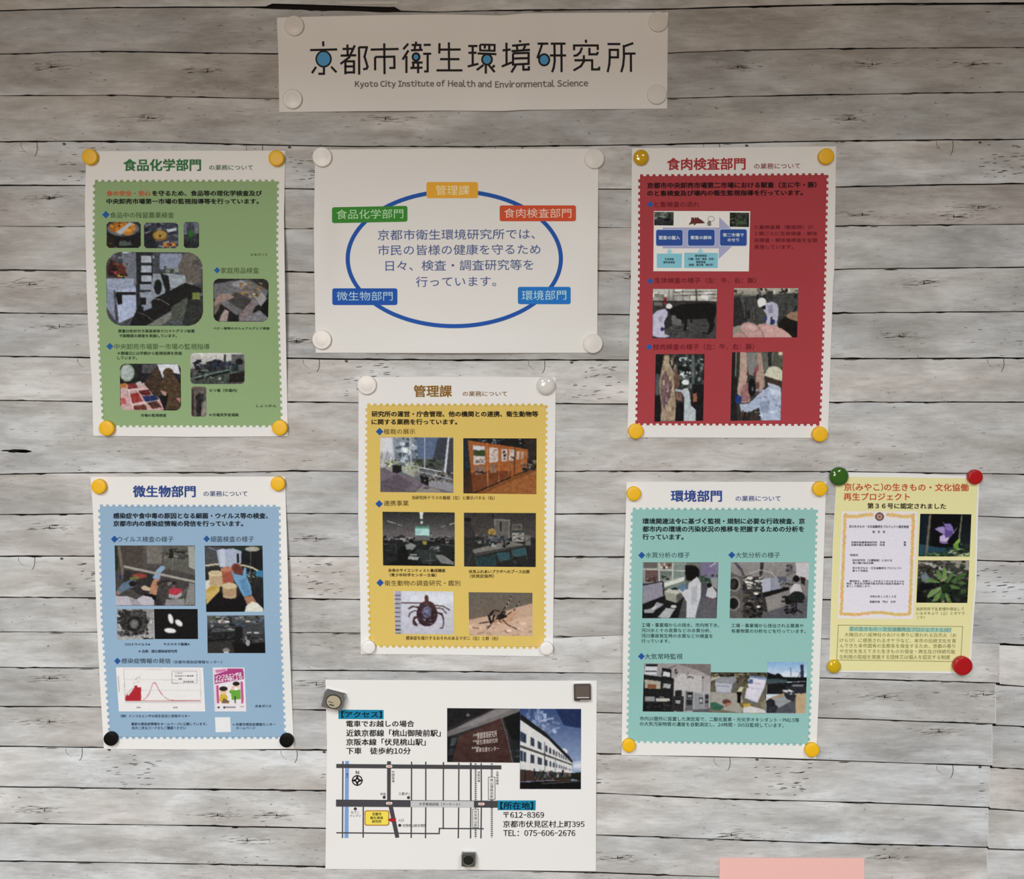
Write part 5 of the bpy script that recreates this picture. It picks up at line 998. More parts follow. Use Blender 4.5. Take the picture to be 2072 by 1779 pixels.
PH['bellflower'] = [('g', (22, 30, 42), (40, 58, 62), 655, 1160), ('p', (26, 48, 60), [(1180, 660), (1290, 655), (1270, 1160), (1175, 1160)]), ('p', (16, 20, 30), [(1330, 660), (1690, 660), (1660, 940), (1560, 1060), (1320, 1060)]), ('p', (46, 92, 112), [(1180, 1010), (1400, 1050), (1600, 1060), (1560, 1130), (1180, 1150)]), ('p', (126, 116, 100), [(1302, 658), (1330, 658), (1282, 1150), (1252, 1150)]), ('p', (128, 122, 104), [(1688, 658), (1704, 658), (1675, 940), (1650, 940)]), ('l', (110, 130, 84), 9, [(1660, 940), (1635, 1130)]),
                    ('p', (158, 138, 196), [(1365, 832), (1420, 808), (1480, 800), (1500, 870), (1480, 900), (1440, 880)]), ('p', (140, 116, 190), [(1468, 745), (1490, 770), (1560, 765), (1590, 820), (1600, 870), (1560, 930), (1500, 940), (1480, 880), (1490, 810)]), ('p', (108, 84, 160), [(1490, 820), (1530, 850), (1590, 860), (1580, 910), (1500, 945)]), ('p', (196, 172, 216), [(1430, 920), (1480, 895), (1500, 940), (1550, 930), (1520, 985), (1430, 995)]), ('p', (150, 118, 186), [(1425, 975), (1500, 985), (1545, 1005), (1470, 1010), (1430, 1000)]), ('l', (176, 156, 206), 5, [(1420, 830), (1480, 850)]), ('l', (196, 180, 170), 7, [(1590, 890), (1640, 810)]),
                    ('p', (146, 190, 72), [(1672, 930), (1676, 985), (1640, 1020), (1650, 1060), (1600, 1060), (1590, 1020), (1625, 980)]), ('p', (120, 166, 64), [(1600, 1020), (1650, 1000), (1660, 1090), (1610, 1080)]), ('s', (1480, 1070, 1790, 1160), 60, (50, 18), [(100, 128, 66), (160, 176, 120), (60, 84, 50), (190, 196, 160), (40, 60, 44)], 3), ('s', (1260, 1110, 1560, 1162), 30, (60, 12), [(130, 160, 76), (70, 96, 50), (40, 70, 60)], 5), ('s', (1680, 1010, 1790, 1110), 14, (50, 20), [(50, 74, 56), (84, 110, 70)], 7), ('n', 10, 16, 14, 5)]
PH['plant'] = [('g', (104, 96, 92), (44, 54, 46), 1208, 1500), ('p', (176, 170, 166), [(1172, 1225), (1350, 1240), (1440, 1280), (1590, 1360), (1560, 1370), (1380, 1300), (1190, 1260)]), ('p', (160, 148, 140), [(1540, 1215), (1786, 1212), (1780, 1330), (1640, 1300)]), ('s', (1172, 1208, 1786, 1480), 70, (60, 30), [(120, 112, 108), (150, 140, 132), (84, 70, 64), (70, 86, 60), (50, 46, 46)], 1), ('p', (124, 134, 146), [(1200, 1390), (1260, 1350), (1310, 1420), (1300, 1480), (1220, 1470)]), ('p', (60, 48, 36), [(1270, 1320), (1310, 1310), (1320, 1350), (1280, 1360)]), ('s', (1150, 1470, 1765, 1720), 80, (60, 30), [(30, 36, 36), (50, 66, 54), (22, 26, 28), (64, 84, 66)], 2), ('p', (24, 28, 40), [(1190, 1490), (1360, 1470), (1340, 1550), (1200, 1560)]), ('p', (24, 26, 28), [(1152, 1560), (1240, 1600), (1260, 1716), (1150, 1715)])] + \
    [('p', c, p) for c, p in (((110, 146, 84), [(1460, 1480), (1395, 1420), (1380, 1330), (1420, 1320), (1470, 1400)]), ((124, 158, 92), [(1480, 1470), (1460, 1360), (1475, 1270), (1520, 1330), (1520, 1430)]), ((96, 134, 72), [(1500, 1470), (1540, 1380), (1600, 1330), (1590, 1400), (1530, 1480)]), ((104, 140, 78), [(1230, 1450), (1310, 1420), (1390, 1440), (1440, 1480), (1330, 1480)]), ((84, 124, 62), [(1560, 1460), (1640, 1390), (1740, 1350), (1755, 1370), (1690, 1430), (1590, 1475)]), ((128, 156, 96), [(1270, 1640), (1330, 1560), (1440, 1520), (1450, 1560), (1370, 1620), (1290, 1660)]), ((120, 150, 84), [(1330, 1710), (1380, 1620), (1450, 1570), (1460, 1620), (1400, 1690)]), ((96, 130, 66), [(1540, 1500), (1600, 1500), (1680, 1540), (1660, 1560), (1570, 1550)]),
                              ((110, 140, 78), [(1500, 1580), (1540, 1640), (1580, 1716), (1520, 1710), (1490, 1640)]), ((76, 110, 58), [(1440, 1600), (1480, 1600), (1490, 1716), (1440, 1700)]), ((88, 122, 66), [(1600, 1470), (1700, 1460), (1760, 1490), (1690, 1500)]), ((70, 100, 54), [(1660, 1580), (1740, 1540), (1750, 1600), (1690, 1620)]), ((50, 74, 40), [(1465, 1500), (1510, 1490), (1540, 1560), (1500, 1600), (1460, 1560)]))] + [('e', (176, 140, 106), (1468, 1440, 22, 22)), ('e', (190, 160, 110), (1470, 1705, 18, 12)), ('l', (140, 166, 106), 4, [(1480, 1290), (1490, 1450)]), ('l', (150, 172, 112), 4, [(1250, 1450), (1430, 1470)]), ('l', (156, 176, 120), 4, [(1300, 1640), (1440, 1540)]), ('n', 18, 22, 16, 6)]
PH['sign_wall'] = [('bg', (62, 62, 66)), ('p', (48, 50, 54), [(930, 257), (1250, 259), (930, 400)]), ('p', (128, 124, 124), [(930, 425), (1270, 262), (1448, 262), (1448, 300), (1320, 330), (930, 462)]), ('p', (146, 142, 142), [(1000, 400), (1290, 264), (1400, 264), (1100, 385)]), ('p', (34, 36, 40), [(1330, 325), (1448, 280), (1448, 500), (1395, 500)]), ('p', (50, 54, 58), [(1390, 480), (1448, 480), (1446, 645), (1410, 645)]), ('p', (92, 62, 58), [(968, 640), (1000, 460), (1312, 328), (1350, 440), (1390, 643)]), ('p', (100, 70, 64), [(1000, 470), (1310, 345), (1330, 400), (1000, 520)]),
                   ('l', (140, 132, 130), 5, [(1314, 330), (1352, 440), (1395, 643)]), ('p', (40, 42, 46), [(930, 462), (1010, 456), (975, 600), (960, 643), (930, 643)]), ('p', (84, 94, 98), [(960, 470), (1005, 462), (985, 520), (950, 530)]), ('p', (60, 66, 70), [(945, 545), (985, 535), (968, 590), (935, 595)]), ('e', (120, 120, 122), (1078, 307, 14, 11)), ('l', (70, 76, 86), 10, [(1415, 560), (1446, 560)]), ('l', (90, 96, 110), 8, [(1420, 600), (1446, 600)]), ('n', 10, 30, 20, 3)]
_bw = []
for _i, (_x, _w) in enumerate(((1448, 44), (1524, 24), (1574, 28), (1628, 16), (1656, 13), (1682, 12), (1703, 10), (1722, 9), (1740, 8), (1756, 7), (1770, 7), (1784, 6), (1797, 6), (1808, 5))):
    _ya, _yb = 415 + (_x - 1448) * 0.56, 490 + (_x - 1448) * 0.42
    _yc, _yd = 556 + (_x - 1448) * 0.37, 632 + (_x - 1448) * 0.19
    _bw += [('p', (70, 84, 104), [(_x, _ya + 4), (_x + _w, _ya + 4 + _w * .56), (_x + _w, _yb + _w * .4), (_x, _yb)]), ('p', (70, 82, 100), [(_x, _yc), (_x + _w, _yc + _w * .37), (_x + _w, _yd + _w * .19), (_x, _yd)])]
PH['building'] = [('g', (66, 92, 146), (150, 170, 206), 262, 690), ('p', (44, 66, 116), [(1700, 262), (1882, 262), (1881, 400), (1760, 380)]), ('s', (1500, 270, 1640, 420), 30, (26, 50), [(120, 140, 184), (150, 166, 202), (96, 118, 168)], 2), ('s', (1590, 330, 1720, 430), 24, (50, 14), [(150, 168, 206), (126, 146, 190)], 3), ('e', (206, 212, 224), (1752, 566, 34, 22)), ('p', (176, 190, 214), [(1820, 640), (1881, 630), (1881, 700), (1820, 690)]), ('p', (206, 214, 226), [(1830, 655), (1881, 650), (1881, 680), (1830, 678)]),
                  ('p', (214, 214, 212), [(1448, 320), (1620, 440), (1818, 620), (1815, 720), (1640, 716), (1448, 690)]), ('p', (46, 46, 48), [(1448, 296), (1470, 312), (1640, 440), (1820, 625), (1820, 650), (1640, 470), (1448, 338)]), ('p', (90, 88, 86), [(1448, 518), (1640, 588), (1815, 655), (1815, 664), (1640, 602), (1448, 536)])] + _bw + \
    [('l', (40, 44, 50), 4, [(1480, 452), (1480, 500)]), ('l', (226, 226, 224), 4, [(1470, 560), (1470, 640)]), ('l', (80, 78, 78), 5, [(1622, 500), (1624, 715)]), ('l', (120, 118, 116), 4, [(1700, 570), (1700, 712)]), ('p', (92, 66, 60), [(1448, 692), (1545, 702), (1545, 775), (1448, 780)]), ('r', (50, 56, 60), (1478, 705, 1492, 772)), ('p', (60, 66, 70), [(1545, 705), (1815, 718), (1812, 760), (1545, 775)]), ('s', (1550, 708, 1812, 768), 40, (14, 40), [(180, 180, 178), (40, 44, 48), (96, 104, 110), (120, 90, 80)], 5), ('p', (60, 64, 50), [(1690, 750), (1815, 742), (1815, 766), (1700, 772)]), ('p', (40, 50, 36), [(1812, 720), (1881, 712), (1881, 770), (1812, 760)]),
     ('p', (128, 84, 76), [(1545, 778), (1740, 768), (1812, 766), (1760, 785), (1600, 795)]), ('p', (30, 30, 34), [(1447, 785), (1560, 780), (1881, 770), (1880, 833), (1446, 832)]), ('l', (150, 150, 152), 4, [(1600, 795), (1881, 775)]), ('n', 8, 20, 16, 4)]

# ------------------------------------------------------------------ banner with the institute's name
V1 = lambda ox, oy, s, pts: [(ox + x / s, oy + y / s) for x, y in pts]
banner = Sheet('name_banner', 'long white banner with the large black institute name above the posters', 'banner',
               V1(540, 0, 2.467, [(50, 88), (240, 83), (600, 75), (870, 72), (1060, 75), (1170, 78), (1290, 66), (1500, 64), (2003, 62)]),
               V1(540, 0, 2.467, [(2003, 62), (2000, 300), (1998, 543)]),
               V1(540, 0, 2.467, [(62, 560), (400, 556), (900, 552), (1100, 554), (1190, 554), (1290, 548), (1998, 543)]),
               V1(540, 0, 2.467, [(50, 88), (58, 300), (62, 560)]), (172, 160, 150),
               bumps=[(1035, 120, 120, 300, 3.0), (800, 240, 200, 60, 3.5), (1200, 225, 110, 50, 1.5), (760, 20, 120, 40, 1.5)], nu=60, nv=14)
INK = (26, 20, 20)
BLU = (62, 112, 142)
S = banner.view(620, 70, 7.4)
cap = 'lettering'
S.strokes(cap, INK, [[(250, 100), (253, 175)], [(55, 232), (460, 222)], [(145, 482), (82, 578)], [(262, 480), (262, 587), (178, 587)], [(370, 480), (450, 565)],
                     [(540, 215), (715, 212)], [(613, 148), (618, 310)], [(725, 160), (640, 340), (510, 440)], [(512, 315), (745, 310)], [(583, 400), (583, 595)],
                     [(583, 400), (712, 400), (712, 585)], [(583, 478), (712, 476)], [(583, 568), (712, 565)], [(787, 185), (790, 600)], [(787, 190), (905, 190), (870, 330), (915, 480), (900, 510), (848, 520)],
                     [(1165, 130), (1170, 592)], [(962, 225), (1380, 215)], [(1028, 335), (1028, 535)], [(1028, 335), (1315, 330), (1318, 498), (1240, 500)],
                     [(1525, 135), (1450, 220)], [(1528, 235), (1440, 375)], [(1497, 320), (1497, 575)], [(1640, 105), (1640, 150)], [(1575, 155), (1705, 155), (1705, 228)], [(1625, 160), (1622, 225)],
                     [(1565, 236), (1740, 228)], [(1578, 418), (1740, 418)], [(1600, 420), (1600, 495)], [(1555, 500), (1738, 495)], [(1672, 420), (1672, 578)],
                     [(1755, 155), (1862, 152)], [(1748, 288), (1868, 286)], [(1815, 290), (1815, 550), (1762, 552)]], 33)
S.ring('ring_mark', INK, 257, 365, 109, 116, 26); S.poly('blue_dot', BLU, [S.disc(257, 365, 98, 104)], 4)
S.ring('ring_mark', INK, 1641, 335, 50, 54, 32); S.poly('blue_dot', BLU, [S.disc(1641, 335, 36, 40)], 4)
S = banner.view(850, 70, 8.288)
S.strokes(cap, INK, [[(325, 143), (322, 318)], [(325, 252), (680, 250)], [(483, 130), (485, 600)], [(335, 412), (660, 412)], [(275, 600), (710, 600)],
                     [(808, 192), (962, 190)], [(810, 305), (948, 305)], [(882, 192), (882, 520)], [(797, 535), (978, 490)],
                     [(34, [(1005, 168), (1250, 173), (1248, 272), (1008, 266), (1005, 168)])][0], [(1085, 170), (1085, 235)], [(1160, 170), (1160, 270)], [(965, 316), (1280, 328)],
                     [(1065, 508), (950, 595)], [(1102, 505), (1102, 655)], [(1150, 508), (1250, 630)], [(1248, 512), (1215, 555)],
                     [(1448, 135), (1450, 495)], [(1383, 265), (1520, 250)], [(1370, 535), (1540, 465)], [(1675, 92), (1678, 130)], [(1543, 187), (1835, 160)], [(1622, 190), (1630, 250)], [(1765, 185), (1732, 250)],
                     [(1532, 278), (1842, 255)], [(1558, 315), (1820, 305), (1820, 490), (1558, 503), (1558, 315)], [(1565, 402), (1820, 394)], [(1605, 515), (1530, 635)],
                     [(1730, 500), (1733, 588), (1823, 586), (1825, 530)]], 37)
S.ring('ring_mark', INK, 1122, 418, 82, 86, 32); S.poly('blue_dot', BLU, [S.disc(1122, 418, 67, 71)], 4)
S = banner.view(1070, 70, 9.009)
S.strokes(cap, INK, [[(160, 165), (355, 165)], [(245, 170), (155, 432)], [(400, 165), (670, 165)], [(385, 380), (680, 380)], [(467, 180), (472, 480), (455, 600), (425, 685)], [(595, 180), (597, 685)],
                     [(1040, 92), (1043, 150)], [(825, 285), (825, 198), (1255, 198), (1258, 280)], [(970, 235), (935, 325), (880, 375), (815, 390)], [(1105, 240), (1105, 360), (1240, 358), (1262, 315)],
                     [(1003, 375), (1003, 490), (950, 575), (815, 655)], [(830, 468), (1155, 468), (1155, 635), (1280, 635), (1285, 585)],
                     [(1435, 172), (1668, 172)], [(1475, 415), (1475, 278), (1625, 278), (1625, 415), (1475, 415)], [(1475, 415), (1468, 540), (1437, 685)], [(1905, 155), (1735, 215)],
                     [(1730, 190), (1735, 400), (1720, 560), (1685, 685)], [(1735, 348), (1945, 345)], [(1860, 350), (1862, 680)]], 40)
S.ring('ring_mark', INK, 280, 460, 93, 102, 34); S.poly('blue_dot', BLU, [S.disc(280, 460, 77, 86)], 4)
S = banner.view(540, 0, 2.467)
S.text('english_lettering', (84, 74, 68), [('Kyoto City Institute of', 440, 889, 401, 441, -3)], 0.018)
S.text('english_lettering', (84, 74, 68), [('Health and', 905, 1120, 400, 434, 3), ('Environmental Science', 1140, 1603, 400, 434, -8)], 0.018)

# ------------------------------------------------------------------ sheet with the blue ring
ringp = Sheet('ring_diagram_sheet', 'white landscape sheet with a blue oval ring and five coloured department tags', 'poster',
              V1(620, 290, 3.342, [(60, 42), (1000, 35), (1975, 38)]), V1(620, 290, 3.342, [(1975, 38), (1970, 700), (1966, 1417)]),
              V1(620, 290, 3.342, [(63, 1417), (1000, 1419), (1966, 1417)]), V1(620, 290, 3.342, [(60, 42), (50, 560), (52, 800), (63, 1417)]), (208, 199, 191),
              bumps=[(1208, 500, 90, 180, 6.0), (930, 715, 230, 60, 3.0), (640, 500, 60, 160, 4.5), (930, 305, 200, 40, 1.0)], nu=60, nv=40)
S = ringp.view(620, 290, 3.342)
S.ring('blue_ring', (32, 76, 148), 1000, 781, 721, 456, 28, 2, 96)
S.poly('department_tag', (214, 152, 48), [S.rrect(812, 262, 1160, 371, 14)], 3)
S.poly('department_tag', (54, 122, 44), [S.rrect(173, 433, 683, 540, 14, -10)], 3)
S.poly('department_tag', (192, 72, 42), [S.rrect(1307, 420, 1823, 527, 14)], 3)
S.poly('department_tag', (30, 76, 152), [S.rrect(175, 981, 615, 1094, 14)], 3)
S.poly('department_tag', (34, 104, 172), [S.rrect(1430, 971, 1787, 1088, 14)], 3)
S.text('tag_lettering', (238, 214, 168), [('管理課', 875, 1102, 284, 350)])
S.text('tag_lettering', (178, 205, 160), [('食品化学部門', 203, 655, 446, 510, -7)])
S.text('tag_lettering', (238, 190, 172), [('食肉検査部門', 1337, 1792, 440, 504)])
S.text('tag_lettering', (172, 196, 222), [('微生物部門', 205, 583, 1002, 1064)])
S.text('tag_lettering', (176, 204, 228), [('環境部門', 1457, 1757, 994, 1060, -4)])
S.text('body_lettering', (70, 84, 128), [('京都市衛生環境研究所では、', 483, 1545, 581, 651, -9), ('市民の皆様の健康を守るため', 483, 1583, 684, 754, -7),
                                         ('日々、検査・調査研究等を', 535, 1535, 788, 860, -8), ('行っています。', 740, 1283, 899, 969, -4)])

# ------------------------------------------------------------------ green poster
K = (24, 24, 22)
green = Sheet('food_chemistry_poster', 'portrait poster with a green stamp-edged panel and food laboratory photos', 'poster',
              [(174.4, 306), (380, 305), (577.3, 304.9)], [(577.3, 304.9), (574.5, 440), (576.7, 590), (582.6, 883)], [(188.7, 882), (380, 884), (582.6, 883)],
              [(174.4, 306), (171.7, 417), (175.5, 590), (178, 654), (186.5, 781), (188.7, 882)], (214, 204, 197),
              bumps=[(590, 590, 110, 260, 7.5), (165, 600, 70, 200, 1.5), (390, 890, 160, 60, 1.0)])
green.panel((134, 153, 108), [(192, 367.5), (561, 367)], [(561, 367), (559, 502), (562.4, 653.7), (568.5, 861)], [(210, 861), (568.5, 861)], [(192, 367.5), (191, 502), (197, 590), (202.5, 717), (210, 861)])
S = green.view(160, 290, 4.709)
DG = (52, 106, 62)
S.text('title_lettering', DG, [('食品化学部門', 425, 1158, 150, 262, -2)], 0.022)
S.text('title_lettering', (84, 112, 80), [('の業務について', 1238, 1655, 205, 255)], 0.008)
S.text('body_lettering', (186, 88, 58), [('食の安全・安心', 262, 680, 452, 500)], 0.03)
S.text('body_lettering', K, [('を守るため、食品等の理化学検査及び', 697, 1740, 450, 501), ('中央卸売市場第一市場の監視指導等を行っています。', 262, 1710, 527, 577)], 0.026)
G2 = (70, 88, 54)
S.diamond(255, 680, 36); S.text('heading_lettering', G2, [('食品中の残留農薬検査', 295, 903, 656, 712)])
S.diamond(1315, 1210, 30); S.text('heading_lettering', G2, [('家庭用品検査', 1350, 1713, 1183, 1240)])
S.text('caption_lettering', (60, 70, 50), [('おあガリス', 1635, 1795, 1047, 1073)])
S.photo([(262, 750), (588, 997)], PH['oranges'], 36)
S.photo([(618, 757), (945, 1000)], PH['bowl'], 36)
S.photo([(998, 750), (1143, 998)], PH['tube'], 30)
S.photo([(255, 1035), (1175, 1040), (1183, 1740), (265, 1738)], PH['lab_bench'], 150)
S.photo([(1278, 1290), (1807, 1292), (1802, 1700), (1282, 1700)], PH['textile'], 60)
S = green.view(160, 590, 4.709)
S.text('caption_lettering', (44, 54, 38), [('質量分析計付き高速液体クロマトグラフ装置', 372, 1100, 361, 391), ('で高精度の検査を実施しています。', 380, 930, 406, 437), ('ベビー服等のホルムアルデヒド検査', 1278, 1815, 338, 363),
                                           ('セリ場（市場内）', 1238, 1505, 926, 958), ('＊市場見学者通路', 1238, 1520, 1160, 1190), ('市場の監視検査', 588, 830, 1165, 1194)], 0.016)
S.diamond(293, 523, 34); S.text('heading_lettering', G2, [('中央卸売市場第一市場の監視指導', 335, 1243, 496, 552)])
S.text('caption_lettering', (50, 62, 42), [('＊開場日には早朝から監視指導を実施', 365, 978, 572, 604), ('しています。', 365, 550, 616, 648), ('しょっかん', 1688, 1880, 1075, 1102)], 0.016)
S.photo([(388, 688), (968, 688), (972, 1134), (392, 1130)], PH['market'], 60)
S.photo([(1060, 586), (1578, 883)], PH['auction'], 44)
S.photo([(1070, 905), (1212, 1192)], PH['aisle'], 26)

# ------------------------------------------------------------------ red poster
redp = Sheet('meat_inspection_poster', 'portrait poster with a red stamp-edged panel, a flow chart and four meat inspection photos', 'poster',
             [(1278.7, 300), (1500, 298), (1692, 296)], [(1692, 296), (1688, 552), (1686, 570), (1675, 886.5)], [(1269.6, 885), (1480, 886), (1675, 886.5)],
             [(1278.7, 300), (1276, 600), (1274.5, 634), (1269.6, 885)], (207, 198, 189), bumps=[(1695, 600, 60, 220, 1.5), (1265, 600, 60, 200, 1.2)])
redp.panel((153, 55, 59), [(1295, 356.5), (1673, 354)], [(1673, 354), (1667.7, 577), (1658, 858.4)], [(1289, 857), (1658, 858.4)], [(1295, 356.5), (1294.5, 577), (1291.9, 676), (1289, 857)])
S = redp.view(1260, 280, 4.709)
S.text('title_lettering', (152, 46, 50), [('食肉検査部門', 425, 1168, 186, 299, -4)], 0.022)
S.text('title_lettering', (128, 62, 58), [('の業務について', 1252, 1690, 236, 290, -4)], 0.008)
S.text('body_lettering', (26, 14, 16), [('京都市中央卸売市場第二市場における獣畜（主に牛・豚）', 235, 1845, 418, 472, -8), ('のと畜検査及び場内の衛生監視指導を行っています。', 235, 1715, 494, 545, -6)], 0.028)
R2 = (96, 22, 32)
S.diamond(262, 629, 30); S.text('heading_lettering', R2, [('と畜検査の流れ', 303, 730, 602, 655)], 0.006)
S.quadgrid('flow_chart', (222, 214, 210), [(297, 692), (1215, 694), (1202, 1268), (292, 1266)])
S.poly('flow_arrow', (158, 154, 182), [[(380, 850), (920, 850), (915, 1048), (380, 1048)], [(920, 750), (1125, 950), (915, 1150)]], 3)
S.poly('up_arrow', (150, 194, 200), [[(412, 1086), (447, 1048), (480, 1086), (462, 1086), (462, 1104), (430, 1104), (430, 1086)], [(708, 1084), (740, 1045), (778, 1084), (758, 1084), (758, 1100), (724, 1100), (724, 1084)]], 3)
S.poly('box_border', (176, 184, 200), [S.rrect(313, 866, 577, 1029, 20), S.rrect(616, 864, 882, 1029, 20), S.rrect(921, 862, 1187, 1029, 20)], 4)
S.poly('blue_box', (44, 72, 136), [S.rrect(319, 872, 571, 1023, 18), S.rrect(622, 870, 876, 1023, 18), S.rrect(927, 868, 1181, 1023, 18)], 4.5)
S.poly('cyan_box', (124, 178, 188), [[(325, 1098), (565, 1098), (562, 1235), (325, 1233)], [(587, 1090), (907, 1092), (905, 1235), (585, 1235)]], 4)
S.text('chart_lettering', (196, 202, 214), [('獣畜の搬入', 345, 545, 928, 965), ('獣畜の解体', 648, 848, 928, 963), ('第二市場で', 955, 1153, 903, 937), ('のせり', 1000, 1108, 950, 985)], 0.02)
S.text('chart_lettering', (36, 46, 52), [('生体検査', 400, 488, 1140, 1162), ('解体前検査', 388, 497, 1170, 1192), ('解体後検査', 690, 800, 1107, 1130), ('（内臓、各部・頭部、枝肉）', 622, 870, 1138, 1160), ('精密検査', 700, 790, 1167, 1190), ('（病理、微生物、理化学）', 628, 862, 1194, 1217)], 0.02)
S.photo([(300, 700), (486, 702), (484, 831), (300, 829)], PH['pen'], 0, layer=3)
S.photo([(1020, 707), (1205, 709), (1203, 845), (1020, 842)], PH['pen_green'], 0, layer=3)
S.poly('boar_drawing', (92, 44, 40), [[(626, 822), (645, 800), (655, 770), (650, 758), (672, 752), (686, 764), (695, 748), (706, 762), (716, 748), (728, 765), (750, 776), (785, 806), (770, 810), (700, 812), (688, 828), (676, 828), (678, 812), (640, 822)]], 3)
S.poly('worker_drawing', (60, 56, 58), [S.disc(843, 768, 32, 26, 16), S.disc(826, 812, 21, 24, 12)], 3)
S.poly('worker_drawing', (220, 214, 210), [S.disc(843, 768, 28, 22, 16), [(840, 795), (864, 795), (870, 826), (846, 826)]], 4)
S.poly('worker_drawing', (120, 120, 122), [S.disc(826, 814, 17, 19, 12)], 4.5)
S.text('body_lettering', (92, 24, 32), [('と畜検査員（獣医師）が、', 1258, 1830, 826, 864), ('１頭ごとに生体検査・解体', 1258, 1855, 887, 925), ('前検査・解体後検査を全頭', 1255, 1855, 950, 990), ('実施しています。', 1255, 1625, 1013, 1055)], 0.008)
S.diamond(264, 1360, 30); S.text('heading_lettering', R2, [('生体検査の様子（左：牛、右：豚）', 305, 1270, 1327, 1380)], 0.006)
S = redp.view(1260, 570, 4.709)
S.photo([(289, 70), (900, 72), (888, 543), (281, 541)], PH['cow'])
S.photo([(1062, 62), (1673, 62), (1662, 531), (1050, 531)], PH['pigs'])
S.diamond(252, 622, 30); S.text('heading_lettering', R2, [('枝肉検査の様子（左：牛、右：豚）', 290, 1252, 592, 648, -3)], 0.006)
S.photo([(315, 692), (780, 690), (766, 1325), (301, 1335)], PH['carcass_beef'])
S.photo([(1043, 673), (1527, 669), (1506, 1321), (1025, 1326)], PH['carcass_pork'])

# ------------------------------------------------------------------ yellow poster
yellow = Sheet('management_poster', 'portrait poster with a yellow stamp-edged panel, with tick and mosquito photos', 'poster',
               [(725.6, 763), (900, 762.5), (1124.6, 763.5)], [(1124.6, 763.5), (1122, 1030), (1118.8, 1329)], [(730, 1323.6), (900, 1325), (1118.8, 1329)],
               [(725.6, 763), (724.8, 1050), (728.7, 1206), (730, 1323.6)], (226, 220, 215), bumps=[(1125, 1060, 80, 230, 4.0), (720, 1000, 60, 180, 1.5)])
yellow.panel((214, 182, 98), [(743, 820), (1105, 820)], [(1105, 820), (1101.5, 1050), (1101, 1310)], [(749.4, 1307), (1101, 1310)], [(743, 820), (742.5, 1040), (746.3, 1175), (749.4, 1307)])
S = yellow.view(710, 750, 4.819)
S.text('title_lettering', (138, 98, 40), [('管理課', 615, 982, 143, 256)], 0.022)
S.text('title_lettering', (134, 96, 52), [('の業務について', 1090, 1522, 200, 250)], 0.006)
S.text('body_lettering', (32, 24, 18), [('研究所の運営・庁舎管理、他の機関との連携、衛生動物等', 203, 1825, 396, 450), ('に関する業務を行っています。', 203, 1035, 473, 526)], 0.026)
Y2 = (76, 64, 36)
S.diamond(280, 595, 37); S.text('heading_lettering', Y2, [('植栽の展示', 320, 627, 567, 620)])
S.diamond(275, 1300, 37); S.text('heading_lettering', Y2, [('連携事業', 320, 563, 1266, 1320)])
S.photo([(285, 650), (1000, 652), (999, 1192), (287, 1184)], PH['terrace'])
S.photo([(1096, 660), (1811, 662), (1809, 1205), (1097, 1198)], PH['panels'])
S.text('caption_lettering', (52, 42, 26), [('当研究所テラスの植栽（左）と展示パネル（右）', 595, 1400, 1222, 1258, 4)], 0.01)
S = yellow.view(710, 1030, 4.819)
S.photo([(308, 27), (1012, 35), (1013, 558), (314, 551)], PH['classroom'])
S.photo([(1102, 37), (1804, 40), (1802, 567), (1104, 562)], PH['booth'])
S.text('caption_lettering', (52, 42, 26), [('未来のサイエンティスト養成講座', 363, 920, 583, 616, 3), ('（青少年科学センター主催）', 378, 832, 628, 660, 2), ('伏見ふれあいプラザへのブース出展', 1150, 1742, 594, 628), ('（伏見区役所）', 1162, 1395, 638, 672)], 0.016)
S.diamond(285, 720, 37); S.text('heading_lettering', Y2, [('衛生動物の調査研究・鑑別', 328, 1065, 696, 750)])
S.photo([(421, 800), (999, 806), (1002, 1224), (434, 1218)], PH['tick'])
S.photo([(1148, 812), (1770, 818), (1770, 1240), (1154, 1234)], PH['mosquito'])
S.text('caption_lettering', (52, 42, 26), [('感染症を媒介するおそれのあるマダニ（左）と蚊（右）', 537, 1435, 1242, 1279, 5)], 0.01)

# ------------------------------------------------------------------ light blue poster
blue = Sheet('microbiology_poster', 'portrait poster with a light blue stamp-edged panel and a red bar chart', 'poster',
             [(183, 965), (380, 964.5), (576.7, 964.4)], [(576.7, 964.4), (582, 1141), (585.5, 1294), (594.7, 1515.6)], [(210, 1515.6), (400, 1517), (594.7, 1515.6)],
             [(183, 965), (188, 1035), (195.5, 1250), (202, 1378.6), (210, 1515.6)], (231, 225, 221), bumps=[(592, 1220, 110, 260, 7.0), (180, 1200, 60, 200, 1.0)])
blue.panel((146, 172, 196), [(202, 1024.7), (564, 1025.4)], [(564, 1025.4), (566.5, 1250), (571, 1378.6), (575.6, 1492)], [(223, 1492), (575.6, 1492)], [(202, 1024.7), (207, 1250), (215.7, 1378.6), (223, 1492)])
S = blue.view(170, 950, 4.709)
S.text('title_lettering', (46, 70, 136), [('微生物部門', 468, 1060, 155, 263)], 0.022)
S.text('title_lettering', (66, 82, 130), [('の業務について', 1138, 1555, 205, 257)], 0.006)
S.text('body_lettering', (28, 32, 42), [('感染症や食中毒の原因となる細菌・ウイルス等の検査、', 280, 1750, 415, 468), ('京都市内の感染症情報の発信を行っています。', 280, 1515, 490, 542)], 0.026)
B2 = (58, 72, 92)
S.diamond(290, 665, 34); S.text('heading_lettering', B2, [('ウイルス検査の様子', 320, 852, 638, 692)])
S.diamond(1168, 662, 32); S.text('heading_lettering', B2, [('細菌検査の様子', 1205, 1618, 636, 692)])
S.photo([(291, 725), (1056, 725), (1060, 1299), (305, 1300)], PH['hood'])
S.photo([(1149, 727), (1700, 727), (1713, 1355), (1165, 1359)], PH['dishes'])
S = blue.view(170, 1230, 4.709)
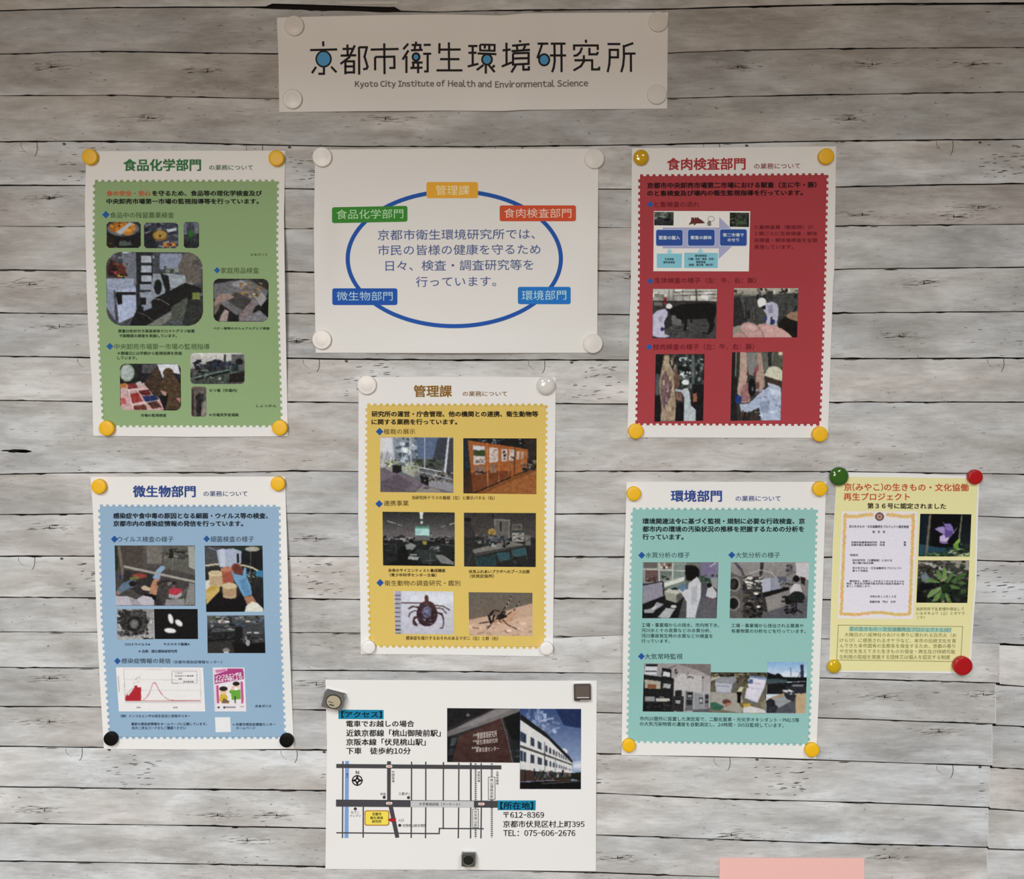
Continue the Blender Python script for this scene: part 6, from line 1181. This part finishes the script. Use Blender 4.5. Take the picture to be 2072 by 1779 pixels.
S.photo([(312, 12), (668, 12), (672, 300), (316, 303)], PH['virus'])
S.photo([(668, 12), (1082, 12), (1086, 298), (675, 298)], PH['bacteria'])
S.photo([(1173, 74), (1717, 72), (1728, 432), (1178, 432)], PH['instrument'])
S.text('caption_lettering', (44, 54, 76), [('コロナウイルス※', 385, 628, 335, 362), ('サルモネラ菌属※', 757, 1005, 334, 360), ('※出典：国立感染症研究所', 520, 888, 400, 428)], 0.016)
S.diamond(318, 508, 32); S.text('heading_lettering', B2, [('感染症情報の発信', 357, 825, 482, 530)], 0.008)
S.text('heading_lettering', B2, [('（京都市感染症情報センター）', 850, 1315, 502, 532)], 0.008)
S.photo([(304, 568), (1135, 570), (1155, 988), (332, 988)], PH['chart'], name='bar_chart', step=0.85)
S.text('chart_lettering', (70, 66, 70), [('インフルエンザ', 866, 938, 616, 629), ('定点当たり報告数', 866, 1046, 643, 656), ('全国', 898, 930, 671, 684), ('前年報告数', 945, 1046, 699, 711), ('2019', 500, 538, 943, 957), ('2020', 848, 890, 943, 957)], 0.016)
S.photo([(1226, 569), (1528, 571), (1546, 988), (1245, 988)], PH['flu'], name='leaflet_print', step=0.8)
S.text('leaflet_lettering', (236, 222, 228), [('インフルエンザは', 1252, 1500, 628, 668, -34), ('みんなで予防しよう!!', 1252, 1508, 668, 700, -34)], 0.03)
S.quadgrid('blank_patch', (226, 224, 224), [(1248, 1044), (1392, 1043), (1400, 1183), (1254, 1187)], n=3)
S.text('caption_lettering', (36, 42, 60), [('おあガリス', 1632, 1783, 924, 950)], 0.016)
S.text('caption_lettering', (46, 56, 80), [('（例）インフルエンザの発生状況と啓発ポスター', 350, 1013, 1018, 1046), ('最新の感染症情報をホームページに公開しています。', 450, 1170, 1093, 1122), ('右の二次元コードからご確認ください', 455, 970, 1130, 1160),
                                           ('←京都市感染症情報センター', 1415, 1823, 1097, 1126), ('ホームページ', 1450, 1630, 1133, 1160)], 0.012)

# ------------------------------------------------------------------ teal poster
teal = Sheet('environment_poster', 'portrait poster with a teal stamp-edged panel showing laboratory desks and measuring racks', 'poster',
             [(1267.8, 975), (1480, 975), (1671.8, 975)], [(1671.8, 975), (1662.7, 1260), (1651.4, 1535.8)], [(1257.6, 1527.8), (1460, 1531), (1651.4, 1535.8)],
             [(1267.8, 975), (1263, 1167), (1260.9, 1305), (1257.6, 1527.8)], (226, 222, 217), bumps=[(1255, 1250, 90, 250, 6.0), (1672, 1200, 60, 200, 1.2)])
teal.panel((142, 186, 179), [(1280.4, 1031), (1651.8, 1031.5)], [(1651.8, 1031.5), (1645.5, 1232), (1635.5, 1506)], [(1270.6, 1499.6), (1635.5, 1506)], [(1280.4, 1031), (1276, 1232), (1270.6, 1499.6)])
S = teal.view(1250, 950, 4.604)
S.text('title_lettering', (40, 66, 136), [('環境部門', 497, 968, 194, 300)], 0.022)
S.text('title_lettering', (54, 74, 134), [('の業務について', 1098, 1517, 245, 296)], 0.008)
S.text('body_lettering', (20, 30, 34), [('環境関連法令に基づく監視・規制に必要な行政検査、京', 232, 1742, 456, 508), ('都市内の環境の汚染状況の推移を把握するための分析を', 232, 1735, 529, 582), ('行っています。', 232, 612, 602, 655)], 0.024)
T2 = (48, 78, 80)
S.diamond(223, 800, 33); S.text('heading_lettering', T2, [('水質分析の様子', 260, 672, 771, 825)])
S.diamond(1062, 798, 33); S.text('heading_lettering', T2, [('大気分析の様子', 1098, 1512, 771, 825)])
S.photo([(235, 865), (938, 865), (922, 1387), (227, 1387)], PH['water_lab'])
S.photo([(1055, 865), (1784, 865), (1762, 1388), (1042, 1388)], PH['air_lab'])
S = teal.view(1250, 1240, 4.604)
S.text('body_lettering', (30, 52, 56), [('工場・事業場からの排水、市内地下水、', 222, 945, 96, 135, 2), ('河川水とその底質などの水質分析、', 220, 870, 147, 183, 3), ('河川事故発生時の水質などの検査を', 220, 885, 197, 235, 3), ('行っています。', 220, 485, 246, 282, 1),
                                        ('工場・事業場から排出される悪臭や', 1058, 1730, 102, 139, 3), ('有害物質の分析などを行っています。', 1058, 1750, 153, 190, 3)], 0.006)
S.diamond(220, 407, 32); S.text('heading_lettering', T2, [('大気常時監視', 252, 603, 381, 434)], 0.004)
S.photo([(245, 472), (868, 478), (860, 928), (232, 920)], PH['racks'])
S.photo([(866, 555), (1390, 557), (1384, 940), (860, 930)], PH['desk'], layer=2.5)
S.photo([(1396, 459), (1766, 462), (1747, 942), (1378, 938)], PH['roof'], layer=3)
S.text('body_lettering', (28, 50, 54), [('市内16箇所に設置した測定局で、二酸化窒素・光化学オキシダント・PM2.5等', 205, 1690, 974, 1013, 16), ('の大気汚染物質の濃度を自動測定し、24時間・365日監視しています。', 205, 1545, 1023, 1062, 15)], 0.004)

# ------------------------------------------------------------------ pale yellow sheet
pale = Sheet('project_certificate_sheet', 'small pale yellow sheet with red heading, a gold framed certificate and two plant photos', 'poster',
             [(1693, 955.5), (1830, 958), (1981.8, 963.8)], [(1981.8, 963.8), (1979, 1048), (1976, 1180), (1970.8, 1244.5), (1963, 1363.5)], [(1677.7, 1360), (1820, 1362), (1963, 1363.5)],
             [(1693, 955.5), (1685, 1099), (1678.6, 1312), (1677.7, 1360)], (226, 222, 218), bumps=[(1985, 1150, 60, 120, 2.0)], nu=20, nv=24)
S = pale.view(1660, 930, 5.92)
pale.panel((224, 216, 160), [(1693.4, 964.8), (1978.5, 968.5)], [(1978.5, 968.5), (1975, 1048), (1972.5, 1180), (1967, 1244.5), (1959.5, 1359)], [(1678.6, 1357), (1959.5, 1359)], [(1693.4, 964.8), (1686, 1099), (1679.5, 1312), (1678.6, 1357)], teeth=None)
S.text('title_lettering', (188, 72, 50), [('京(みやこ)の生きもの・文化協働', 285, 1775, 287, 376, 6), ('再生プロジェクト', 280, 1070, 400, 490)], 0.014)
S.text('title_lettering', (40, 38, 34), [('第３６号に認定されました', 565, 1503, 524, 590, 6)], 0.022)
S.photo([(255, 620), (1168, 622), (1113, 1912), (205, 1905)], PH['certificate'], name='certificate_print', step=0.85)
CB = (66, 62, 72)
S.text('certificate_lettering', CB, [('京の生きもの・文化協働再生プロジェクト認定制度', 345, 1060, 787, 820, 4), ('認　定　証', 625, 778, 851, 880), ('京都府保健環境研究所　所長', 370, 775, 980, 1006), ('様', 998, 1025, 980, 1006),
                                     ('京都市衛生環境研究所　所長', 370, 772, 1011, 1037), ('様', 998, 1025, 1011, 1037), ('取組名', 358, 450, 1131, 1158), ('自社研究所（公構施設）における', 385, 858, 1193, 1221, 2),
                                     ('希少種の保全活動', 388, 637, 1227, 1252), ('京の生きもの・文化協働再生プロジェクト', 385, 975, 1287, 1314, 3), ('第３６号認定', 385, 570, 1320, 1345)], 0.016)
S.photo([(1197, 650), (1809, 657), (1788, 1164), (1174, 1160)], PH['bellflower'])
S.photo([(1172, 1208), (1786, 1210), (1760, 1719), (1150, 1715)], PH['plant'])
S = pale.view(1660, 1160, 5.92)
S.text('certificate_lettering', CB, [('貴団体を、京都らしさを支えてきた生きものの', 350, 1003, 84, 109, 3), ('保全、再生及び持続可能な利用の取組を実施する', 312, 1000, 113, 138, 3), ('者として認定します。', 312, 602, 143, 168),
                                     ('令和元年１２月１２日', 592, 905, 266, 293), ('京都市長　門川　大作', 590, 900, 328, 358)], 0.016)
S.text('caption_lettering', (104, 104, 66), [('当研究所で生息域外保全して', 1148, 1722, 408, 448), ('いるキキョウ（上）とオケラ', 1148, 1727, 461, 500), ('（下）', 1165, 1252, 514, 550)], 0.0)
S.quadgrid('highlight_bar', (158, 194, 172), [(345, 640), (1572, 655), (1568, 710), (343, 697)], n=4)
S.text('box_lettering', (104, 132, 122), [('京の生きもの・文化協働再生プロジェクトとは？', 350, 1565, 645, 697, 13)])
S.text('box_lettering', (124, 122, 80), [('大晦日の八坂神社のおけら参りに使われる白朮火（お', 290, 1630, 715, 764, 8), ('けらび）に使用されるオケラなど、本市の伝統文化を育', 232, 1625, 782, 832, 8), ('んできた本市固有の生態系を保全するため、京都の祭り', 232, 1615, 846, 896, 8),
                                         ('や文化を支えてきた生きものの保全・再生及び持続可能', 232, 1615, 912, 962, 8), ('な利用の取組を実施する団体又は個人を認定する制度', 228, 1555, 978, 1030, 6)])
dash = []
for (a, b) in (((215, 622), (1705, 640)), ((1705, 640), (1680, 1060)), ((195, 1040), (1680, 1060)), ((215, 622), (195, 1040))):
    L = math.hypot(b[0] - a[0], b[1] - a[1]); n = int(L / 19)
    for i in range(n):
        t0, t1 = i / n, (i + 0.62) / n
        dash.append([(a[0] + (b[0] - a[0]) * t0, a[1] + (b[1] - a[1]) * t0), (a[0] + (b[0] - a[0]) * t1, a[1] + (b[1] - a[1]) * t1)])
S.strokes('dashed_frame', (62, 60, 34), dash, 7, 4)

# ------------------------------------------------------------------ access map sheet
mapp = Sheet('access_map_sheet', 'white landscape sheet with a grey street map, two building photos and the address', 'poster',
             V1(640, 1360, 3.512, [(65, 55), (1000, 60), (1993, 62)]), V1(640, 1360, 3.512, [(1993, 62), (1990, 700), (1987, 1415)]), V1(640, 1360, 3.512, [(65, 1400), (1000, 1407), (1987, 1415)]),
             V1(640, 1360, 3.512, [(65, 55), (76, 500), (70, 900), (65, 1400)]), (235, 234, 231), bumps=[(1215, 1600, 80, 140, 1.5), (650, 1620, 60, 120, 1.2)], nu=44, nv=30)
S = mapp.view(640, 1360, 3.512)
CY = (26, 132, 168)
S.quadgrid('blue_label', CY, [(157, 268), (478, 270), (478, 336), (157, 334)], n=3)
S.quadgrid('blue_label', CY, [(1290, 913), (1560, 913), (1558, 983), (1288, 982)], n=3)
S.text('heading_lettering', (12, 26, 44), [('【アクセス】', 178, 465, 280, 325)], 0.016)
S.text('heading_lettering', (12, 26, 44), [('【所在地】', 1308, 1540, 924, 976)], 0.016)
BK = (22, 22, 24)
S.text('body_lettering', BK, [('電車でお越しの場合', 213, 695, 345, 390), ('近鉄京都線「桃山御陵前駅」', 213, 883, 410, 458), ('京阪本線「伏見桃山駅」', 213, 776, 474, 522), ('下車　徒歩約10分', 213, 670, 537, 584)], 0.014)
S.text('address_lettering', BK, [('〒612-8369', 1330, 1618, 990, 1040), ('京都市伏見区村上町395', 1328, 1905, 1057, 1105), ('TEL：075-606-2676', 1330, 1840, 1118, 1170)], 0.012)
GR = (74, 73, 76)
S.quadgrid('canal', (126, 162, 212), [(205, 633), (232, 633), (228, 1180), (200, 1180)], 2, 4)
S.strokes('thin_street', GR, [[(189, 633), (186, 1180)], [(334, 957), (333, 1178)], [(677, 638), (676, 915)], [(676, 960), (674, 1180)], [(778, 638), (778, 915)], [(778, 960), (776, 1182)], [(903, 640), (902, 915)], [(902, 960), (902, 1112)],
                              [(1013, 645), (1012, 915)], [(1012, 960), (1009, 1182)], [(12, [(1098, 645), (1098, 915)])][0], [(1098, 960), (1096, 1183)], [(1172, 648), (1173, 915)], [(1173, 960), (1170, 1183)],
                              [(142, 1143), (873, 1149), (874, 1112), (1190, 1114)]], 9, 3)
S.strokes('main_street', GR, [[(142, 668), (1315, 678)]], 29, 3.4)
S.strokes('main_street', GR, [[(140, 932), (1290, 940)]], 50, 3.4)
S.poly('main_street', GR, [[(503, 635), (530, 635), (528, 915), (503, 915)], [(512, 950), (543, 950), (590, 1176), (562, 1180)]], 3.7)
S.poly('arcade', (198, 198, 198), [[(670, 915), (900, 916), (1120, 918), (1120, 963), (900, 962), (670, 960)]], 4)
S.text('street_lettering', (34, 34, 36), [('大手筋商店街（アーケード）', 730, 1020, 929, 951, 3)], 0.012)
rail = [(1132, 648, 915), (1132, 915, 975), (1132, 1105, 1180), (1247, 648, 748), (1247, 905, 1180)]
S.strokes('railway', (70, 70, 72), [[(x, a), (x, b)] for x, a, b in rail], 3.2, 4.2)
S.strokes('railway', (70, 70, 72), [[(x - 9, y), (x + 9, y)] for x, a, b in rail for y in range(a + 6, b - 3, 14)], 4.0, 4.4)
S.poly('station_box', (60, 60, 62), [[(1110, 973), (1153, 973), (1153, 1107), (1110, 1107)], [(1221, 746), (1272, 746), (1272, 907), (1221, 907)]], 4)
S.poly('station_box', (232, 231, 228), [[(1114, 977), (1149, 977), (1149, 1103), (1114, 1103)], [(1225, 750), (1268, 750), (1268, 903), (1225, 903)]], 4.6)
S.vtext('station_lettering', BK, '伏見桃山駅', 1132, 982, 1100, 19, 0.012)
S.vtext('station_lettering', BK, '桃山御陵前駅', 1247, 756, 898, 21, 0.012)
S.vtext('street_lettering', BK, '京阪本線', 1155, 705, 784, 17)
S.vtext('street_lettering', BK, '近鉄京都線', 1287, 705, 802, 17)
S.vtext('street_lettering', BK, '竹田街道', 546, 700, 786, 18)
S.vtext('street_lettering', (40, 60, 120), '濠川', 218, 718, 755, 16)
S.ring('compass', BK, 291, 771, 34, 34, 8)
S.poly('compass', BK, [[(291, 728), (302, 760), (334, 771), (302, 782), (291, 814), (280, 782), (248, 771), (280, 760)]], 3.6)
S.poly('compass', (228, 227, 224), [[(291, 762), (300, 771), (291, 780), (282, 771)]], 4.2)
S.text('compass_lettering', BK, [('N', 281, 303, 703, 726)], 0.016)
S.poly('traffic_light', (240, 238, 234), [S.rrect(x - 22, y - 9, x + 22, y + 9, 8) for x, y in ((518, 671), (518, 933), (1173, 938))], 4.6)
S.poly('traffic_lamp', (214, 110, 70), [S.disc(x + d, y, 5, 5, 10) for x, y in ((518, 671), (518, 933), (1173, 938)) for d in (-10, 0, 10)], 5)
S.poly('place_dot', (62, 60, 62), [S.disc(x, y, 11, 11, 16) for x, y in ((482, 891), (655, 893), (277, 973), (593, 1090))], 4)
S.text('place_lettering', (70, 68, 70), [('中信', 455, 493, 857, 879), ('三菱UFJ', 585, 662, 855, 876), ('セブン', 246, 304, 988, 1007), ('イレブン', 238, 316, 1012, 1031), ('伏見桃山総合病院', 613, 780, 1080, 1102), ('入口', 582, 620, 1043, 1064)])
S.poly('goal_box', (176, 96, 40), [S.rrect(343, 984, 518, 1092, 16)], 4)
S.poly('goal_box', (242, 222, 92), [S.rrect(349, 990, 512, 1086, 13)], 4.6)
S.text('goal_lettering', (30, 30, 30), [('京都市', 398, 463, 999, 1021), ('衛生環境', 383, 473, 1027, 1047), ('研究所', 396, 463, 1052, 1073)], 0.02)
S.poly('red_arrow', (178, 32, 40), [[(505, 1051), (538, 1034), (538, 1043), (570, 1040), (563, 1051), (570, 1064), (538, 1060), (538, 1069)]], 4.8)
S.photo([(930, 257), (1448, 261), (1446, 645), (930, 640)], PH['sign_wall'], layer=4.6)
S.text('sign_lettering', (196, 184, 180), [('京都市', 1114, 1160, 438, 456, -6), ('保健環境研究所', 1142, 1284, 422, 470, -18), ('京都市', 1112, 1160, 482, 498, -5), ('衛生環境研究所', 1138, 1290, 476, 510, -16),
                                           ('京都市', 1104, 1158, 530, 546, -5), ('薬事支援センター', 1134, 1298, 532, 566, -12)], 0.004, 5.4)
S.photo([(1448, 261), (1882, 263), (1880, 833), (1446, 832)], PH['building'], layer=4.6)

# ------------------------------------------------------------------ pink sheet at the lower edge
pink = Sheet('pink_sheet', 'plain salmon pink sheet at the lower edge below the teal poster', 'sheet',
             [(1456, 1736), (1749, 1736.5)], [(1749, 1736.5), (1752, 2150)], [(1452, 2150), (1752, 2150)], [(1456, 1736), (1452, 2150)], (234, 232, 228), tint=(242, 190, 181), nu=8, nv=12)

# ------------------------------------------------------------------ magnets
def lathe(profile, n=40):
    """profile: (radius, height) from the paper up; first and last radius may be 0"""
    V, Fc = [], []
    for r, h in profile:
        for k in range(n):
            a = 2 * math.pi * k / n
            V.append((r * math.cos(a), -h, r * math.sin(a)))
    m = len(profile)
    for j in range(m - 1):
        for k in range(n):
            Fc.append((j * n + k, j * n + (k + 1) % n, (j + 1) * n + (k + 1) % n, (j + 1) * n + k))
    V += [(0, -profile[-1][1], 0), (0, -profile[0][1], 0)]
    c = len(V) - 2
    for k in range(n):
        Fc.append(((m - 1) * n + k, (m - 1) * n + (k + 1) % n, c))
        Fc.append(((k + 1) % n, k, c + 1))
    return V, Fc


PROF = {
    'flat': [(0.97, 0), (1.0, 0.03), (1.0, 0.42), (0.985, 0.52), (0.94, 0.59), (0.86, 0.62), (0.5, 0.635), (0.2, 0.64)],
    'dome': [(0.97, 0), (1.0, 0.04), (1.0, 0.18), (0.97, 0.29), (0.90, 0.40), (0.78, 0.49), (0.60, 0.56), (0.38, 0.60), (0.18, 0.615)],
    'low': [(0.98, 0), (1.0, 0.03), (1.0, 0.17), (0.975, 0.24), (0.93, 0.27), (0.87, 0.265), (0.6, 0.29), (0.25, 0.31)],
}
MESH = {}


def magnet(sheet, px, py, r, shape, color, label, group=None, rough=0.35, coat=0.0, name='round_magnet'):
    key = (shape, tuple(color), rough, coat)
    if key not in MESH:
        V, Fc = lathe(PROF[shape])
        me = bpy.data.meshes.new('magnet_body')
        me.from_pydata(V, [], Fc)
        me.polygons.foreach_set('use_smooth', [True] * len(me.polygons))
        me.materials.append(principled('magnet_plastic', color, rough, 0.5 if max(color) > 0.05 else 0.12, coat=coat))
        MESH[key] = me
    o = bpy.data.objects.new(name, MESH[key])
    COL.objects.link(o)
    d = float(sheet.depth(px, py)) + 0.3 * MM
    top = {'flat': 0.6, 'dome': 0.45, 'low': 0.25}[shape]
    k = 0.526 * MM * r
    # the rim is what the eye follows: put the centre so that the front face sits on the traced spot
    p = unproject(px, py, d + k * top)
    p.y = -d
    o.location = p
    o.scale = (k, k, k)
    tag(o, label, 'magnet', group)
    return o


YEL = lin((245, 190, 20)) * 0.95
YELG = lin((222, 176, 20)) * 0.9
WHT = (0.74, 0.725, 0.71)
BLK = (0.005, 0.005, 0.005)
RED_ = (0.42, 0.006, 0.010)
GRN_ = (0.035, 0.12, 0.012)
for px, py, lab in ((594.7, 51.5, 'top left'), (1332.5, 43.4, 'top right'), (591.5, 200, 'bottom left'), (1329.6, 190.5, 'bottom right')):
    magnet(banner, px, py, 19, 'low', WHT, f'white round magnet at the {lab} corner of the institute name banner', 'white magnets on the banner', 0.3)
for px, py, lab in ((651.4, 317.5, 'top left'), (1203, 320.8, 'top right'), (650.8, 687.4, 'bottom left'), (1200, 695.4, 'bottom right')):
    magnet(ringp, px, py, 19.5, 'low', WHT, f'white round magnet at the {lab} corner of the sheet with the blue ring', 'white magnets on the blue ring sheet', 0.3)
for px, py, lab in ((180.6, 317, 'top left'), (558.6, 319.7, 'top right'), (214.8, 867, 'bottom left'), (565.6, 866, 'bottom right')):
    magnet(green, px, py, 15.5, 'flat', YEL, f'yellow round magnet at the {lab} corner of the green poster', 'yellow magnets on the green poster', 0.45)
magnet(redp, 1297.8, 318.2, 15.5, 'dome', YELG, 'glossy yellow domed magnet at the top left corner of the red poster', 'yellow magnets on the red poster', 0.12, 1.0)
for px, py, lab in ((1672.6, 316, 'top right'), (1287, 873, 'bottom left'), (1660, 879, 'bottom right')):
    magnet(redp, px, py, 15.5, 'flat', YEL, f'yellow round magnet at the {lab} corner of the red poster', 'yellow magnets on the red poster', 0.45)
magnet(yellow, 742, 779, 19.5, 'low', WHT, 'large white round magnet at the top left corner of the yellow poster', 'white magnets on the yellow poster', 0.3)
magnet(yellow, 1104.8, 780.4, 19, 'dome', WHT, 'large glossy white domed magnet at the top right corner of the yellow poster', 'white magnets on the yellow poster', 0.06, 1.0)
magnet(yellow, 745.7, 1310.6, 14, 'flat', (0.82, 0.81, 0.80), 'small white magnet at the bottom left corner of the yellow poster', 'white magnets on the yellow poster', 0.45)
magnet(yellow, 1106, 1313, 14, 'flat', (0.82, 0.81, 0.80), 'small white magnet at the bottom right corner of the yellow poster', 'white magnets on the yellow poster', 0.45)
magnet(blue, 199, 985, 15, 'flat', YEL, 'yellow round magnet at the top left corner of the light blue poster', 'magnets on the light blue poster', 0.45)
magnet(blue, 561.8, 979.3, 14.7, 'flat', YEL, 'yellow round magnet at the top right corner of the light blue poster', 'magnets on the light blue poster', 0.45)
magnet(blue, 223, 1496.5, 14.5, 'flat', BLK, 'black round magnet at the bottom left corner of the light blue poster', 'magnets on the light blue poster', 0.5)
magnet(blue, 579, 1499.7, 14.5, 'flat', BLK, 'black round magnet at the bottom right corner of the light blue poster', 'magnets on the light blue poster', 0.5)
for px, py, r, lab in ((1283, 999.5, 14.5, 'top left'), (1660, 989.5, 15, 'top right'), (1273, 1510, 14, 'bottom left'), (1644, 1519, 15, 'bottom right')):
    magnet(teal, px, py, r, 'flat', YEL, f'yellow round magnet at the {lab} corner of the teal poster', 'yellow magnets on the teal poster', 0.45)
magnet(pale, 1699.4, 965, 19.5, 'dome', GRN_, 'large glossy dark green magnet at the top left corner of the pale yellow sheet', 'coloured magnets on the pale yellow sheet', 0.10, 0.6)
magnet(pale, 1974.5, 966, 15, 'flat', RED_, 'small red magnet at the top right corner of the pale yellow sheet', 'coloured magnets on the pale yellow sheet', 0.3)
magnet(pale, 1689, 1350, 14.5, 'dome', lin((205, 170, 15)), 'small glossy yellow domed magnet at the bottom left corner of the pale yellow sheet', 'coloured magnets on the pale yellow sheet', 0.12, 0.8)
magnet(pale, 1949.7, 1348.9, 19.5, 'flat', RED_, 'large red magnet at the bottom right corner of the pale yellow sheet', 'coloured magnets on the pale yellow sheet', 0.25)


def block_magnet(sheet, fq, deep, label, body_col, parts, name='block_magnet', rough=0.15):
    """square plastic block: fq = pixel corners of its front face, deep = how far it stands off the sheet (mm)"""
    base = float(sheet.depth(sum(p[0] for p in fq) / 4, sum(p[1] for p in fq) / 4)) + 0.3 * MM
    fd = base + deep * MM
    Fp = [unproject(px, py, fd) for px, py in fq]
    cen = sum(Fp, Vector()) / 4
    t = empty(name, Vector((cen.x, -base, cen.z)))
    tag(t, label, 'magnet', 'clear block magnets on the access map sheet')
    bm_v, bm_f = [], []
    e = 0.06

    def ringv(k, y):
        out = []
        for i in range(4):
            p = cen + (Fp[i] - cen) * k
            a = cen + (Fp[(i + 3) % 4] - cen) * k
            c = cen + (Fp[(i + 1) % 4] - cen) * k
            out += [p + (a - p) * e, p + (c - p) * e]
        return [(v.x, y, v.z) for v in out]
    rings = [ringv(0.97, -base), ringv(1.0, -base - 0.4 * MM), ringv(1.0, -fd + 0.5 * MM), ringv(0.955, -fd)]
    for r in rings: bm_v += r
    for j in range(3):
        for i in range(8):
            a, c = j * 8 + i, j * 8 + (i + 1) % 8
            bm_f.append((a, c, c + 8, a + 8))
    bm_f.append(tuple(range(24, 32)))
    bm_f.append(tuple(range(7, -1, -1)))
    mesh_obj('block', bm_v, bm_f, principled('smoky_plastic', body_col, rough, 0.6, coat=0.8), t)

    def loc(u, v, w=0.0):
        """u, v in 0..1 across the front face, w: mm behind (-) or before (+) the face"""
        a = Fp[0] + (Fp[1] - Fp[0]) * u
        b = Fp[3] + (Fp[2] - Fp[3]) * u
        p = a + (b - a) * v
        return (p.x, -fd - w * MM, p.z)
    for pn, kind, col, rg, args, w in parts:
        m = principled('magnet_' + pn, col, rg, 0.5)
        if kind == 'disc':
            cu, cv, ru, rv = args
            n = 28
            V = [loc(cu + ru * math.cos(2 * math.pi * k / n), cv + rv * math.sin(2 * math.pi * k / n), w) for k in range(n)]
            V2 = [(x, y + (w + 0.05) * MM, z) for x, y, z in V]
            Fc = [tuple(range(n))[::-1]] + [(k, (k + 1) % n, n + (k + 1) % n, n + k) for k in range(n)]
            mesh_obj(pn, V + V2, Fc, m, t)
        elif kind == 'quad':
            u0, v0, u1, v1 = args
            V = [loc(u0, v0, w), loc(u0, v1, w), loc(u1, v1, w), loc(u1, v0, w)]
            V2 = [(x, y + (w + 0.05) * MM, z) for x, y, z in V]
            mesh_obj(pn, V + V2, [(0, 1, 2, 3), (0, 4, 5, 1), (1, 5, 6, 2), (2, 6, 7, 3), (3, 7, 4, 0)], m, t)
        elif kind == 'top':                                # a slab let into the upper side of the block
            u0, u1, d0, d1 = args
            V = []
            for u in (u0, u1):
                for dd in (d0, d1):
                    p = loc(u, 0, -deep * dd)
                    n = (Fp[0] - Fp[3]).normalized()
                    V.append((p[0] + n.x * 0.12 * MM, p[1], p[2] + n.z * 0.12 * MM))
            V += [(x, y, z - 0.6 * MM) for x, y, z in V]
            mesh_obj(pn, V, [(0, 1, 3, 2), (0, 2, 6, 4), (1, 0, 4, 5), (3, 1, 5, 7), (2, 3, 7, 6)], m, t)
    return t


g = lambda ox, oy, s, pts: [(ox + x / s, oy + y / s) for x, y in pts]
block_magnet(mapp, g(640, 1370, 22.24, [(385, 640), (1290, 870), (1130, 1550), (205, 1345)]), 9.5,
             'tilted grey block magnet with a cream round face, top left corner of the map sheet', (0.13, 0.135, 0.135),
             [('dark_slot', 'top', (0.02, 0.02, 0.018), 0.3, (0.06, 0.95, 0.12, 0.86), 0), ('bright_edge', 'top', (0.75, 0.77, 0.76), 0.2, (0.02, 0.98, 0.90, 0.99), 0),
              ('ring', 'disc', (0.025, 0.02, 0.015), 0.4, (0.53, 0.50, 0.385, 0.45), 0.15), ('face_disc', 'disc', (0.42, 0.37, 0.27), 0.45, (0.53, 0.51, 0.335, 0.39), 0.3),
              ('printed_line', 'quad', (0.06, 0.045, 0.03), 0.5, (0.27, 0.55, 0.52, 0.60), 0.34), ('printed_line', 'quad', (0.04, 0.03, 0.02), 0.5, (0.36, 0.70, 0.60, 0.78), 0.34)])
block_magnet(mapp, g(1150, 1370, 29.65, [(322, 445), (1345, 430), (1360, 1450), (345, 1460)]), 4.0,
             'brown square block magnet with a silver line, top right corner of the map sheet', (0.045, 0.035, 0.035),
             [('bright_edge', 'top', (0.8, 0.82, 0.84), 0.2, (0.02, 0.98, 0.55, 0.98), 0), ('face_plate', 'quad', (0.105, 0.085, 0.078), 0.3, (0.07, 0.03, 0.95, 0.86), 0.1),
              ('inner_plate', 'quad', (0.125, 0.10, 0.085), 0.25, (0.13, 0.14, 0.88, 0.73), 0.35), ('silver_line', 'quad', (0.85, 0.82, 0.80), 0.2, (0.18, 0.765, 0.88, 0.80), 0.4),
              ('silver_line', 'quad', (0.62, 0.55, 0.54), 0.2, (0.36, 0.93, 0.97, 0.955), 0.4)])
block_magnet(mapp, g(920, 1710, 29.65, [(405, 600), (1245, 600), (1225, 1335), (400, 1320)]), 8.0,
             'small dark block magnet with a black round face, bottom middle of the map sheet', (0.07, 0.072, 0.07),
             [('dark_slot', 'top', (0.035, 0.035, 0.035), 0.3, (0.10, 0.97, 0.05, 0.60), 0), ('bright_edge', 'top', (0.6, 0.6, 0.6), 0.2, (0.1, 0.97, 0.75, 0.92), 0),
              ('silver_rim', 'disc', (0.22, 0.22, 0.20), 0.3, (0.505, 0.47, 0.40, 0.42), 0.12), ('face_disc', 'disc', (0.010, 0.010, 0.008), 0.4, (0.505, 0.44, 0.385, 0.385), 0.25)])

# ------------------------------------------------------------------ unseen board, added overhead to shade the upper wall
bx0, bx1, bz = -1.6, 1.6, 2.00
vs = [(x, y, z) for x in (bx0, bx1) for y in (-0.78, -0.001) for z in (bz, bz + 0.03)]
blocker = mesh_obj('light_blocker_1', vs, [(0, 1, 3, 2), (4, 6, 7, 5), (0, 4, 5, 1), (2, 3, 7, 6), (0, 2, 6, 4), (1, 5, 7, 3)], principled('blocker_board', (0.5, 0.46, 0.42), 0.6, 0.3))
blocker['kind'] = 'structure'
